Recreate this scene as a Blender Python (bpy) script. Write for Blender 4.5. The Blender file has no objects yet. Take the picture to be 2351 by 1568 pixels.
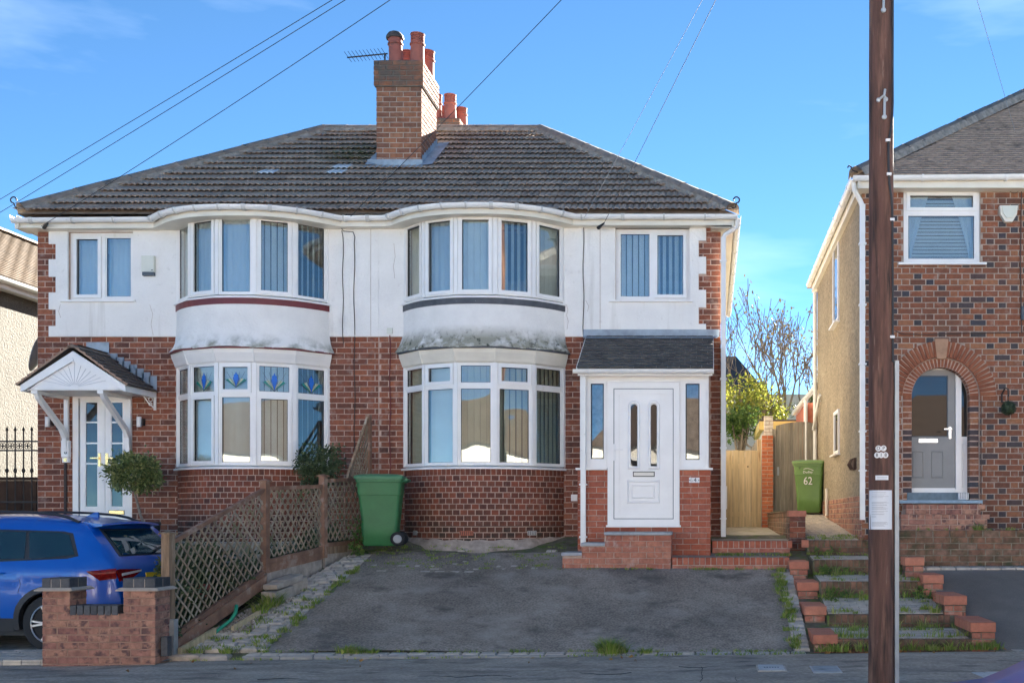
import bpy, bmesh, math, random
from mathutils import Vector, Matrix
random.seed(7)
R = math.radians
scene = bpy.context.scene
col = scene.collection

# ------------------------------------------------------------------ camera
ZC = 1.5
cam_d = bpy.data.cameras.new('camera')
cam = bpy.data.objects.new('camera', cam_d)
col.objects.link(cam)
cam.location = (0, 0, ZC)
cam.rotation_euler = (R(90), 0, 0)
cam_d.sensor_width = 36.0
cam_d.lens = 36.0 * 2550 / 2351
cam_d.shift_x = (1175.5 - 1630) / 2351
cam_d.shift_y = (1190 - 784) / 2351
cam_d.clip_end = 2000
scene.camera = cam

# ------------------------------------------------------------------ sky, sun, exposure
SUN_AZ, SUN_EL = 21.5, 23.0
w = bpy.data.worlds.new('World')
scene.world = w
w.use_nodes = True
nt = w.node_tree
nt.nodes.clear()
wo = nt.nodes.new('ShaderNodeOutputWorld')
bg = nt.nodes.new('ShaderNodeBackground')
sky = nt.nodes.new('ShaderNodeTexSky')
sky.sky_type = 'NISHITA'
sky.sun_disc = False
sky.sun_elevation = R(SUN_EL)
sky.sun_rotation = R(SUN_AZ)
sky.air_density = 0.36
sky.dust_density = 0.0
sky.ozone_density = 6.0
tc = nt.nodes.new('ShaderNodeTexCoord')
mp = nt.nodes.new('ShaderNodeMapping')
mp.inputs['Scale'].default_value = (1.2, 2.2, 6.0)
mp.inputs['Rotation'].default_value = (0.25, 0.3, 0.4)
cn = nt.nodes.new('ShaderNodeTexNoise')
cn.inputs['Scale'].default_value = 1.6
cn.inputs['Detail'].default_value = 6
cn.inputs['Roughness'].default_value = 0.55
cr = nt.nodes.new('ShaderNodeValToRGB')
cr.color_ramp.elements[0].position = 0.52
cr.color_ramp.elements[0].color = (0, 0, 0, 1)
cr.color_ramp.elements[1].position = 0.78
cr.color_ramp.elements[1].color = (0.2, 0.2, 0.2, 1)
cm = nt.nodes.new('ShaderNodeMixRGB')
cm.inputs['Color2'].default_value = (6.0, 7.0, 8.0, 1)
L_ = nt.links.new
L_(tc.outputs['Generated'], mp.inputs['Vector'])
L_(mp.outputs['Vector'], cn.inputs['Vector'])
L_(cn.outputs['Fac'], cr.inputs['Fac'])
L_(cr.outputs['Color'], cm.inputs['Fac'])
tint = nt.nodes.new('ShaderNodeMixRGB'); tint.blend_type = 'MULTIPLY'; tint.inputs['Fac'].default_value = 1.0
tint.inputs['Color2'].default_value = (0.88, 1.0, 0.82, 1)
L_(sky.outputs['Color'], tint.inputs['Color1'])
L_(tint.outputs['Color'], cm.inputs['Color1'])
L_(cm.outputs['Color'], bg.inputs['Color'])
bg.inputs['Strength'].default_value = 0.05
L_(bg.outputs['Background'], wo.inputs['Surface'])

sun_d = bpy.data.lights.new('sun', 'SUN')
sun_d.energy = 5.0
sun_d.angle = R(0.5)
sun_d.color = (1.0, 0.93, 0.82)
sun = bpy.data.objects.new('sun', sun_d)
col.objects.link(sun)
sdir = Vector((math.sin(R(SUN_AZ)) * math.cos(R(SUN_EL)), math.cos(R(SUN_AZ)) * math.cos(R(SUN_EL)), math.sin(R(SUN_EL))))
sun.rotation_euler = sdir.to_track_quat('Z', 'Y').to_euler()
sun.location = (0, 30, 30)

scene.view_settings.view_transform = 'Standard'
scene.view_settings.look = 'None'
scene.view_settings.gamma = 1.0
scene.view_settings.exposure = 3.1
scene.view_settings.use_curve_mapping = False
scene.render.engine = 'CYCLES'
scene.cycles.max_bounces = 8
scene.cycles.transparent_max_bounces = 16
try:
    scene.cycles.use_denoising = True
except Exception:
    pass

# ------------------------------------------------------------------ helpers
def X(u, Y):
    return (u - 1630.0) * Y / 2550.0
def Z(v, Y):
    return ZC + (1190.0 - v) * Y / 2550.0

def rgba(c):
    return (c[0], c[1], c[2], 1.0)

def M(name, cols, rough=0.7, nscale=6.0, namt=0.2, bump=0.0, bscale=60.0, metallic=0.0, spec=0.5,
      stain=None, fine=None, coat=0.0, detail=4.0, trans=0.0, stretch=None, moss=None, streak=None):
    """procedural material: per-piece random colour ramp x noise, optional stain mask and bump (world position)."""
    m = bpy.data.materials.new(name)
    m.use_nodes = True
    t = m.node_tree
    b = t.nodes['Principled BSDF']
    out = t.nodes['Material Output']
    lk = t.links.new
    geo = t.nodes.new('ShaderNodeNewGeometry')
    vec = geo.outputs['Position']
    if stretch:
        mpn = t.nodes.new('ShaderNodeMapping')
        mpn.inputs['Scale'].default_value = stretch
        lk(vec, mpn.inputs['Vector'])
        vec = mpn.outputs['Vector']
    if not isinstance(cols[0], (tuple, list)):
        cols = [cols]
    if len(cols) > 1:
        oi = t.nodes.new('ShaderNodeObjectInfo')
        ad = t.nodes.new('ShaderNodeMath'); ad.operation = 'ADD'
        lk(oi.outputs['Random'], ad.inputs[0]); lk(geo.outputs['Random Per Island'], ad.inputs[1])
        fr = t.nodes.new('ShaderNodeMath'); fr.operation = 'FRACT'
        lk(ad.outputs[0], fr.inputs[0])
        rp = t.nodes.new('ShaderNodeValToRGB')
        e = rp.color_ramp.elements
        n = len(cols)
        e[0].position = 0.0; e[0].color = rgba(cols[0])
        e[1].position = 1.0; e[1].color = rgba(cols[-1])
        for i in range(1, n - 1):
            q = e.new(i / (n - 1)); q.color = rgba(cols[i])
        lk(fr.outputs[0], rp.inputs['Fac'])
        c = rp.outputs['Color']
    else:
        rg = t.nodes.new('ShaderNodeRGB'); rg.outputs[0].default_value = rgba(cols[0])
        c = rg.outputs[0]
    def noise(sc, det=detail, rgh=0.6):
        nn = t.nodes.new('ShaderNodeTexNoise')
        nn.inputs['Scale'].default_value = sc
        nn.inputs['Detail'].default_value = det
        nn.inputs['Roughness'].default_value = rgh
        lk(vec, nn.inputs['Vector'])
        return nn.outputs['Fac']
    def mulnoise(c, sc, amt, lo=0.3, hi=0.7):
        mr = t.nodes.new('ShaderNodeMapRange')
        mr.inputs['From Min'].default_value = lo; mr.inputs['From Max'].default_value = hi
        mr.inputs['To Min'].default_value = 1 - amt; mr.inputs['To Max'].default_value = 1 + amt
        lk(noise(sc), mr.inputs['Value'])
        mx = t.nodes.new('ShaderNodeVectorMath'); mx.operation = 'SCALE'
        lk(c, mx.inputs[0]); lk(mr.outputs[0], mx.inputs['Scale'])
        return mx.outputs[0]
    if namt:
        c = mulnoise(c, nscale, namt)
    if fine:
        c = mulnoise(c, fine[0], fine[1])
    for st in (stain or []):
        rp2 = t.nodes.new('ShaderNodeMapRange')
        rp2.inputs['From Min'].default_value = st[2]; rp2.inputs['From Max'].default_value = st[3]
        lk(noise(st[1]), rp2.inputs['Value'])
        fac = rp2.outputs[0]
        if len(st) > 4 and st[4]:
            # limit the stain to a band of heights: (z0, z1) fades from none at z0 to full at z1
            sx = t.nodes.new('ShaderNodeSeparateXYZ'); lk(geo.outputs['Position'], sx.inputs[0])
            zr = t.nodes.new('ShaderNodeMapRange')
            zr.inputs['From Min'].default_value = st[4][0]; zr.inputs['From Max'].default_value = st[4][1]
            lk(sx.outputs['Z'], zr.inputs['Value'])
            mm = t.nodes.new('ShaderNodeMath'); mm.operation = 'MULTIPLY'
            lk(fac, mm.inputs[0]); lk(zr.outputs[0], mm.inputs[1]); fac = mm.outputs[0]
        mx = t.nodes.new('ShaderNodeMixRGB')
        mx.inputs['Color2'].default_value = rgba(st[0])
        lk(fac, mx.inputs['Fac']); lk(c, mx.inputs['Color1'])
        c = mx.outputs[0]
    if streak:
        # rain streaks: noise drawn out downwards (colour, scale, lo, hi)
        sm = t.nodes.new('ShaderNodeMapping'); sm.inputs['Scale'].default_value = (1.0, 1.0, 0.07)
        lk(geo.outputs['Position'], sm.inputs['Vector'])
        sn = t.nodes.new('ShaderNodeTexNoise'); sn.inputs['Scale'].default_value = streak[1]; sn.inputs['Detail'].default_value = 5
        lk(sm.outputs[0], sn.inputs['Vector'])
        mr = t.nodes.new('ShaderNodeMapRange')
        mr.inputs['From Min'].default_value = streak[2]; mr.inputs['From Max'].default_value = streak[3]
        lk(sn.outputs['Fac'], mr.inputs['Value'])
        mx = t.nodes.new('ShaderNodeMixRGB'); mx.inputs['Color2'].default_value = rgba(streak[0])
        lk(mr.outputs[0], mx.inputs['Fac']); lk(c, mx.inputs['Color1']); c = mx.outputs[0]
    if moss:
        # moss growing in one spot: (colour, centre, radius)
        dist = t.nodes.new('ShaderNodeVectorMath'); dist.operation = 'DISTANCE'
        lk(geo.outputs['Position'], dist.inputs[0]); dist.inputs[1].default_value = moss[1]
        mr = t.nodes.new('ShaderNodeMapRange')
        mr.inputs['From Min'].default_value = moss[2]; mr.inputs['From Max'].default_value = moss[2] * 0.3
        lk(dist.outputs['Value'], mr.inputs['Value'])
        mr2 = t.nodes.new('ShaderNodeMapRange')
        mr2.inputs['From Min'].default_value = 0.42; mr2.inputs['From Max'].default_value = 0.56
        lk(noise(14.0), mr2.inputs['Value'])
        mm = t.nodes.new('ShaderNodeMath'); mm.operation = 'MULTIPLY'
        lk(mr.outputs[0], mm.inputs[0]); lk(mr2.outputs[0], mm.inputs[1])
        mx = t.nodes.new('ShaderNodeMixRGB'); mx.inputs['Color2'].default_value = rgba(moss[0])
        lk(mm.outputs[0], mx.inputs['Fac']); lk(c, mx.inputs['Color1']); c = mx.outputs[0]
    lk(c, b.inputs['Base Color'])
    b.inputs['Roughness'].default_value = rough
    b.inputs['Metallic'].default_value = metallic
    b.inputs['Specular IOR Level'].default_value = spec
    if coat:
        b.inputs['Coat Weight'].default_value = coat
        b.inputs['Coat Roughness'].default_value = 0.03
    if bump:
        bp = t.nodes.new('ShaderNodeBump')
        bp.inputs['Strength'].default_value = 1.0
        bp.inputs['Distance'].default_value = bump
        lk(noise(bscale, 3.0), bp.inputs['Height'])
        lk(bp.outputs[0], b.inputs['Normal'])
    if trans:
        tr = t.nodes.new('ShaderNodeBsdfTranslucent')
        lk(c, tr.inputs['Color'])
        ms = t.nodes.new('ShaderNodeMixShader'); ms.inputs[0].default_value = trans
        lk(b.outputs[0], ms.inputs[1]); lk(tr.outputs[0], ms.inputs[2])
        lk(ms.outputs[0], out.inputs['Surface'])
    return m

def glass_mat(name, tint=(0.9, 0.95, 0.95), base=0.10, wob=0.0, wscale=2.5, dark=None):
    """window glass: mirror reflection over clear (or over a dark body) by viewing angle"""
    m = bpy.data.materials.new(name)
    m.use_nodes = True
    t = m.node_tree
    t.nodes.clear()
    lk = t.links.new
    out = t.nodes.new('ShaderNodeOutputMaterial')
    gl = t.nodes.new('ShaderNodeBsdfGlossy'); gl.inputs['Roughness'].default_value = 0.0
    if dark:
        tr = t.nodes.new('ShaderNodeBsdfDiffuse'); tr.inputs['Color'].default_value = rgba(dark)
    else:
        tr = t.nodes.new('ShaderNodeBsdfTransparent'); tr.inputs['Color'].default_value = rgba(tint)
    lw = t.nodes.new('ShaderNodeLayerWeight'); lw.inputs['Blend'].default_value = 0.5
    pw = t.nodes.new('ShaderNodeMath'); pw.operation = 'POWER'; pw.inputs[1].default_value = 4.0
    lk(lw.outputs['Facing'], pw.inputs[0])
    mr = t.nodes.new('ShaderNodeMapRange')
    mr.inputs['To Min'].default_value = base; mr.inputs['To Max'].default_value = 1.0
    lk(pw.outputs[0], mr.inputs['Value'])
    ms = t.nodes.new('ShaderNodeMixShader')
    lk(mr.outputs[0], ms.inputs[0]); lk(tr.outputs[0], ms.inputs[1]); lk(gl.outputs[0], ms.inputs[2])
    if wob:
        g = t.nodes.new('ShaderNodeNewGeometry')
        nn = t.nodes.new('ShaderNodeTexNoise'); nn.inputs['Scale'].default_value = wscale; nn.inputs['Detail'].default_value = 0.5
        lk(g.outputs['Position'], nn.inputs['Vector'])
        bp = t.nodes.new('ShaderNodeBump'); bp.inputs['Strength'].default_value = 1.0; bp.inputs['Distance'].default_value = wob
        lk(nn.outputs['Fac'], bp.inputs['Height'])
        lk(bp.outputs[0], gl.inputs['Normal'])
    lk(ms.outputs[0], out.inputs['Surface'])
    return m

def parent_to(o, p):
    o.parent = p
    if p is not None:
        o.matrix_parent_inverse = WM[p.name].inverted()
WM = {}

def tag(o, label=None, cat=None, group=None, kind=None):
    if label: o['label'] = label
    if cat: o['category'] = cat
    if group: o['group'] = group
    if kind: o['kind'] = kind
    return o

def thing(name, label, cat, loc, group=None):
    o = bpy.data.objects.new(name, None)
    o.empty_display_size = 0.2
    o.location = loc
    col.objects.link(o)
    WM[o.name] = Matrix.Translation(loc)
    return tag(o, label, cat, group)

class MB:
    def __init__(s):
        s.v = []; s.f = []; s.m = []
    def add(s, vs, fs, m=0):
        k = len(s.v)
        s.v.extend([tuple(p) for p in vs])
        for f in fs:
            s.f.append([k + i for i in f]); s.m.append(m)
    def box(s, x0, x1, y0, y1, z0, z1, m=0, T=None):
        vs = [Vector(p) for p in ((x0,y0,z0),(x1,y0,z0),(x1,y1,z0),(x0,y1,z0),(x0,y0,z1),(x1,y0,z1),(x1,y1,z1),(x0,y1,z1))]
        if T is not None: vs = [T @ p for p in vs]
        s.add(vs, [(3,2,1,0),(4,5,6,7),(0,1,5,4),(1,2,6,5),(2,3,7,6),(3,0,4,7)], m)
        return s
    def prism(s, poly, a, b, m=0, T=None):
        """poly: list of (x,z); extruded from y=a to y=b"""
        n = len(poly)
        vs = [Vector((p[0], a, p[1])) for p in poly] + [Vector((p[0], b, p[1])) for p in poly]
        if T is not None: vs = [T @ p for p in vs]
        fs = [tuple(range(n)), tuple(range(2*n-1, n-1, -1))]
        for i in range(n):
            j = (i + 1) % n
            fs.append((j, i, n + i, n + j))
        s.add(vs, fs, m)
        return s
    def tube(s, pts, r, n=6, m=0, cap=True):
        pts = [Vector(p) for p in pts]
        rs = r if isinstance(r, (list, tuple)) else [r] * len(pts)
        k = len(s.v)
        up = None
        for i, p in enumerate(pts):
            d = (pts[min(i+1, len(pts)-1)] - pts[max(i-1, 0)])
            if d.length < 1e-9: d = Vector((0,0,1))
            d.normalize()
            if up is None:
                up = Vector((0,0,1)) if abs(d.z) < 0.9 else Vector((1,0,0))
            a = d.cross(up)
            if a.length < 1e-6: a = d.cross(Vector((1,0,0)))
            a.normalize(); bb = a.cross(d).normalized(); up = bb
            for q in range(n):
                an = 2*math.pi*q/n
                s.v.append(tuple(p + (a*math.cos(an) + bb*math.sin(an))*rs[i]))
        for i in range(len(pts)-1):
            for q in range(n):
                q2 = (q+1) % n
                s.f.append([k+i*n+q, k+i*n+q2, k+(i+1)*n+q2, k+(i+1)*n+q]); s.m.append(m)
        if cap:
            s.f.append([k+q for q in range(n)][::-1]); s.m.append(m)
            e = k+(len(pts)-1)*n
            s.f.append([e+q for q in range(n)]); s.m.append(m)
        return s
    def lathe(s, prof, n=16, T=None, m=0):
        """prof: list of (r,z) round the z axis"""
        k = len(s.v)
        for r, z in prof:
            for q in range(n):
                an = 2*math.pi*q/n
                p = Vector((r*math.cos(an), r*math.sin(an), z))
                if T is not None: p = T @ p
                s.v.append(tuple(p))
        for i in range(len(prof)-1):
            for q in range(n):
                q2 = (q+1) % n
                s.f.append([k+i*n+q, k+i*n+q2, k+(i+1)*n+q2, k+(i+1)*n+q]); s.m.append(m)
        s.f.append([k+q for q in range(n)][::-1]); s.m.append(m)
        e = k+(len(prof)-1)*n
        s.f.append([e+q for q in range(n)]); s.m.append(m)
        return s
    def sweep(s, path, prof, m=0, dz=None, closed=True, jit=None):
        """path: (x,y) points left to right, outward is to the right hand side; prof: (offset outward, z) loop"""
        n = len(path); q = len(prof); k = len(s.v)
        for i in range(n):
            p = Vector(path[i])
            ta = (Vector(path[i]) - Vector(path[i-1])).normalized() if i > 0 else None
            tb = (Vector(path[i+1]) - Vector(path[i])).normalized() if i < n-1 else None
            if ta is None: ta = tb
            if tb is None: tb = ta
            na = Vector((ta.y, -ta.x)); nb = Vector((tb.y, -tb.x))
            nn = (na + nb)
            nn.normalize()
            nn /= max(0.4, nn.dot(na))
            for j, (o, z) in enumerate(prof):
                zz = z + (dz[i] if dz else 0)
                oo = o
                if jit: oo, zz = jit(i, j, oo, zz)
                s.v.append((p.x + nn.x*oo, p.y + nn.y*oo, zz))
        for i in range(n-1):
            for j in range(q if closed else q-1):
                j2 = (j+1) % q
                s.f.append([k+i*q+j, k+(i+1)*q+j, k+(i+1)*q+j2, k+i*q+j2]); s.m.append(m)
        if closed:
            s.f.append([k+j for j in range(q)]); s.m.append(m)
            e = k+(n-1)*q
            s.f.append([e+j for j in range(q)][::-1]); s.m.append(m)
        return s
    def build(s, name, mats, parent=None, smooth=False, label=None, cat=None, group=None, kind=None, weld=False):
        me = bpy.data.meshes.new(name)
        me.from_pydata(s.v, [], s.f)
        if not isinstance(mats, (list, tuple)): mats = [mats]
        for mm in mats: me.materials.append(mm)
        if len(mats) > 1: me.polygons.foreach_set('material_index', s.m)
        bm = bmesh.new(); bm.from_mesh(me)
        if weld: bmesh.ops.remove_doubles(bm, verts=bm.verts, dist=1e-4)
        bmesh.ops.recalc_face_normals(bm, faces=bm.faces)
        if smooth:
            for f in bm.faces: f.smooth = True
            for e in bm.edges:
                if len(e.link_faces) == 2 and e.calc_face_angle(0) > R(smooth if smooth is not True else 40):
                    e.smooth = False
        bm.to_mesh(me); bm.free()
        me.update()
        o = bpy.data.objects.new(name, me)
        col.objects.link(o)
        WM[o.name] = Matrix.Identity(4)
        if parent is not None: parent_to(o, parent)
        return tag(o, label, cat, group, kind)

def inst(name, me, T, parent=None, mat=None):
    o = bpy.data.objects.new(name, me)
    o.matrix_basis = T
    col.objects.link(o)
    WM[o.name] = T.copy()
    if parent is not None: parent_to(o, parent)
    if mat is not None:
        o.material_slots[0].link = 'OBJECT'
        o.material_slots[0].material = mat
    return o

def basis(O, ax, n):
    """matrix whose local x runs along ax, local -y points outward along n, local z up"""
    ax = Vector(ax).normalized(); n = Vector(n).normalized()
    T = Matrix.Identity(4)
    for i in range(3):
        T[i][0] = ax[i]; T[i][1] = -n[i]; T[i][2] = (0, 0, 1)[i]; T[i][3] = O[i]
    return T

def cells(x0, x1, z0, z1, holes):
    """rectangle minus rectangular holes -> list of rectangles (x0,x1,z0,z1)"""
    zs = sorted(set([z0, z1] + [min(max(h[2], z0), z1) for h in holes] + [min(max(h[3], z0), z1) for h in holes]))
    out = []
    for a, b in zip(zs, zs[1:]):
        if b - a < 1e-6: continue
        zc = (a + b) / 2
        iv = cut([(x0, x1)], [(h[0], h[1]) for h in holes if h[2] < zc < h[3]])
        for p, q in iv: out.append((p, q, a, b))
    return out

def cut(iv, holes):
    for h0, h1 in holes:
        nx = []
        for a, b in iv:
            if h1 <= a or h0 >= b: nx.append((a, b)); continue
            if h0 > a: nx.append((a, h0))
            if h1 < b: nx.append((h1, b))
        iv = nx
    return iv

# ---- brick pieces
_bm_cache = {}
def piece_mesh(wd, ht, d, ch=0.006, mat=None, name='brick'):
    key = (round(wd, 3), round(ht, 3), round(d, 3), ch, name)
    if key in _bm_cache: return _bm_cache[key]
    w2, h2, d2 = wd/2, ht/2, d/2
    c = min(ch, w2*0.4, h2*0.4)
    v = [(-w2,-d2+c,-h2),(w2,-d2+c,-h2),(w2,-d2+c,h2),(-w2,-d2+c,h2),
         (-w2+c,-d2,-h2+c),(w2-c,-d2,-h2+c),(w2-c,-d2,h2-c),(-w2+c,-d2,h2-c),
         (-w2,d2,-h2),(w2,d2,-h2),(w2,d2,h2),(-w2,d2,h2)]
    f = [(4,5,6,7),(0,1,5,4),(1,2,6,5),(2,3,7,6),(3,0,4,7),(1,0,8,9),(2,1,9,10),(3,2,10,11),(0,3,11,8),(9,8,11,10)]
    me = bpy.data.meshes.new(name)
    me.from_pydata(v, [], f)
    me.materials.append(mat)
    me.update()
    _bm_cache[key] = me
    return me

def q5(x):
    return max(0.02, round(x / 0.006) * 0.006)

class Pieces:
    """bricks, setts and the like: the largest in the picture as objects, the rest joined into one part"""
    def __init__(s): s.l = []
    def add(s, T, wd, ht, d, mat, parent):
        s.l.append((T, q5(wd), q5(ht), d, mat, parent))
    def emit(s, root, n=300, name='brick', rest='brickwork', ch=0.006, jit=0.0015, rot=0.006):
        out = []
        for T, wd, ht, d, mat, parent in s.l:
            T = T @ Matrix.Translation((0, 0.0035 + random.uniform(-jit, jit), 0)) @ Matrix.Rotation(random.gauss(0, rot), 4, 'Y') @ Matrix.Rotation(random.gauss(0, rot*0.7), 4, 'Z')
            c = T.translation - Vector((0, 0, ZC))
            nrm = -(T.col[1].to_3d())
            a = max(0.0, -nrm.dot(c.normalized())) * wd * ht / max(1.0, c.length_squared)
            u = 1630 + 2550 * c.x / max(0.5, c.y)
            vv = 1190 - 2550 * c.z / max(0.5, c.y)
            if not (-20 < u < 2370 and -20 < vv < 1590): a *= 0.01
            out.append((a, T, wd, ht, d, mat, parent))
        out.sort(key=lambda r: -r[0])
        for a, T, wd, ht, d, mat, parent in out[:n]:
            inst(name, piece_mesh(wd, ht, d, ch, mat, name), T, parent, mat)
        if out[n:]:
            mats = []
            mb = MB()
            for a, T, wd, ht, d, mat, parent in out[n:]:
                if mat not in mats: mats.append(mat)
                me = piece_mesh(wd, ht, d, ch, mat, name)
                mb.add([T @ v.co for v in me.vertices], [tuple(p.vertices) for p in me.polygons], mats.index(mat))
            mb.build(rest, mats, root, kind='stuff')

def lay(P, O, ax, n, L, z0, z1, mat, parent, blocked=None, bond='stretcher', c=0.0845, bl=0.235, hmat=None, d=0.06, proud=0.0, jt=0.014, off=0.0, flush_top=False):
    """lay courses of brick on a wall plane"""
    k = 0
    z = z0
    ax = Vector(ax); n = Vector(n); O = Vector(O)
    while z < z1 - 0.02:
        h = min(c, z1 - z)
        zc = z + h/2
        iv = cut([(0, L)], blocked(zc) if blocked else [])
        s = -bl + off - (k % 2) * (bl/2 if bond == 'stretcher' else 0)
        if bond == 'flemish': s = -bl*1.5 + (k % 2) * (bl*0.75) + off
        if bond == 'header': s = -bl + (k % 2) * bl/2 + off
        i = 0
        while s < L:
            ln = bl
            head = False
            if bond == 'flemish':
                head = (i % 2 == 1)
                ln = bl*0.5 if head else bl
            for a, b in iv:
                p, q = max(a, s), min(b, s + ln)
                if q - p > 0.035:
                    wd = q - p - jt + random.uniform(-0.002, 0.002)
                    pos = O + ax*((p+q)/2) + Vector((0,0,zc)) - n*(d/2 - proud)
                    pos.z = zc
                    T = basis(pos, ax, n)
                    mt = hmat if hmat and random.random() < (0.42 if head else 0.07) else mat
                    P.add(T, wd, h - jt, d, mt, parent)
            s += ln; i += 1
        z += c; k += 1
# ------------------------------------------------------------------ materials
m_brick = M('brick_red', [(0.19,0.062,0.042),(0.25,0.082,0.052),(0.145,0.052,0.042),(0.30,0.11,0.07),(0.215,0.076,0.056),(0.105,0.045,0.04),(0.26,0.10,0.075)], rough=0.85, nscale=22, namt=0.22, bump=0.004, bscale=120,
           stain=[((0.44,0.34,0.29), 7.0, 0.54, 0.92), ((0.05,0.03,0.028), 3.0, 0.58, 0.85), ((0.10,0.045,0.036), 1.2, 0.55, 0.85)])
m_brick_bay = M('brick_bay', [(0.17,0.055,0.04),(0.22,0.068,0.046),(0.125,0.045,0.038),(0.25,0.08,0.055),(0.09,0.037,0.035),(0.19,0.07,0.052)], rough=0.85, nscale=18, namt=0.22, bump=0.004, bscale=120,
           stain=[((0.38,0.31,0.28), 6.0, 0.60, 0.95), ((0.04,0.034,0.022), 4.0, 0.36, 0.62, (1.72, 1.2))])
m_brick_por = M('brick_porch', [(0.38,0.098,0.05),(0.44,0.12,0.06),(0.34,0.088,0.046),(0.41,0.13,0.078),(0.47,0.15,0.085)], rough=0.85, nscale=20, namt=0.16, bump=0.003, bscale=110,
           stain=[((0.50,0.36,0.30), 9.0, 0.60, 0.9)])
m_brick_old = M('brick_weathered', [(0.42,0.15,0.09),(0.46,0.19,0.12),(0.37,0.125,0.08),(0.50,0.23,0.15)], rough=0.9, nscale=14, namt=0.25, bump=0.006, bscale=70,
           stain=[((0.52,0.42,0.36), 9.0, 0.55, 0.85)])
m_mortar = M('mortar', (0.47,0.335,0.265), rough=0.95, nscale=9, namt=0.25, bump=0.004, bscale=90)
m_mortar_d = M('mortar_mossy', (0.22,0.19,0.14), rough=0.95, nscale=6, namt=0.5)
m_mortar_g = M('mortar_grey', (0.38,0.31,0.255), rough=0.95, nscale=9, namt=0.3, bump=0.004, bscale=90)
m_brick_nb = M('brick_multi', [(0.20,0.078,0.052),(0.25,0.095,0.06),(0.17,0.068,0.048),(0.29,0.135,0.085),(0.23,0.088,0.058),(0.12,0.055,0.045)], rough=0.85, nscale=20, namt=0.2, bump=0.004, bscale=110,
           stain=[((0.44,0.35,0.29), 6.0, 0.56, 0.92), ((0.09,0.05,0.04), 1.3, 0.54, 0.85)])
m_brick_blue = M('brick_blue', [(0.035,0.032,0.038),(0.055,0.045,0.048),(0.08,0.046,0.042),(0.04,0.042,0.055)], rough=0.7, nscale=20, namt=0.25, bump=0.004, bscale=110)
m_brick_moss = M('brick_mossy', [(0.24,0.115,0.07),(0.30,0.15,0.095),(0.19,0.095,0.062),(0.27,0.16,0.11)], rough=0.95, nscale=12, namt=0.3, bump=0.007, bscale=60,
           stain=[((0.06,0.06,0.028), 5.0, 0.42, 0.68), ((0.42,0.37,0.32), 13.0, 0.66, 0.9)])
m_brick_arch = M('brick_arch', [(0.25,0.09,0.055),(0.21,0.072,0.045),(0.28,0.11,0.068)], rough=0.85, nscale=20, namt=0.18, bump=0.003, bscale=110)
m_brick_buff = M('brick_rustic', [(0.42,0.215,0.14),(0.35,0.165,0.115),(0.47,0.25,0.165),(0.30,0.13,0.10),(0.39,0.19,0.13)], rough=0.9, nscale=11, namt=0.32, bump=0.007, bscale=60,
           stain=[((0.14,0.075,0.065), 9.0, 0.52, 0.64)])
m_brick_eng = M('brick_engineering', [(0.055,0.056,0.062),(0.075,0.076,0.082),(0.042,0.044,0.05)], rough=0.6, nscale=20, namt=0.25, bump=0.003, bscale=90)
m_brick_cap = M('brick_coping', [(0.52,0.19,0.115),(0.47,0.165,0.10),(0.56,0.225,0.14)], rough=0.85, nscale=14, namt=0.14, bump=0.003, bscale=120, stain=[((0.2,0.12,0.08), 7.0, 0.62, 0.9)])
m_brick_org = M('brick_orange', [(0.50,0.15,0.06),(0.42,0.12,0.055),(0.55,0.18,0.08)], rough=0.9, nscale=14, namt=0.25, bump=0.004, bscale=80)
m_brick_chim = M('brick_chimney', [(0.27,0.115,0.075),(0.30,0.135,0.09),(0.22,0.095,0.07),(0.18,0.088,0.07),(0.31,0.15,0.105)], rough=0.9, nscale=14, namt=0.25, bump=0.008, bscale=60,
           stain=[((0.10,0.085,0.07), 5.0, 0.40, 0.62, (8.62, 8.98))])
m_render = M('white_render', (0.84,0.825,0.79), rough=0.9, nscale=2.2, namt=0.05, bump=0.010, bscale=38, stain=[((0.60,0.585,0.55), 1.7, 0.60, 0.92), ((0.66,0.64,0.60), 9.0, 0.62, 0.8)], detail=6, streak=((0.58,0.555,0.50), 6.5, 0.60, 0.86))
m_flare_l = M('render_skirt', (0.84,0.825,0.79), rough=0.9, nscale=3, namt=0.06, bump=0.014, bscale=26, stain=[((0.30,0.31,0.25), 5.0, 0.44, 0.70, (4.24, 4.08))], detail=6)
m_flare_r = M('render_skirt_mouldy', (0.84,0.825,0.79), rough=0.92, nscale=3, namt=0.06, bump=0.02, bscale=24, stain=[((0.34,0.33,0.26), 4.5, 0.30, 0.52, (4.36, 4.14)), ((0.07,0.075,0.055), 13.0, 0.54, 0.68, (4.34, 4.12))], detail=6)
m_upvc = M('white_upvc', (0.85,0.84,0.815), rough=0.32, nscale=3, namt=0.04, spec=0.5, streak=((0.70,0.68,0.63), 9.0, 0.64, 0.85))
m_upvc_c = M('cream_upvc', (0.76,0.72,0.62), rough=0.4, nscale=2.5, namt=0.08)
m_gutter = M('white_gutter', (0.80,0.80,0.78), rough=0.3, nscale=5, namt=0.05, stain=[((0.42,0.40,0.34), 12, 0.66, 0.85)])
m_gasket = M('black_gasket', (0.02,0.02,0.02), rough=0.6, namt=0)
m_lead = M('lead_grey', (0.30,0.36,0.42), rough=0.55, nscale=5, namt=0.28, bump=0.002, bscale=25)
m_leadd = M('lead_dark', (0.075,0.082,0.095), rough=0.6, nscale=6, namt=0.3, stain=[((0.45,0.45,0.43), 30, 0.68, 0.75)])
m_maroon = M('maroon_paint', (0.16,0.025,0.028), rough=0.5, nscale=6, namt=0.15)
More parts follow.
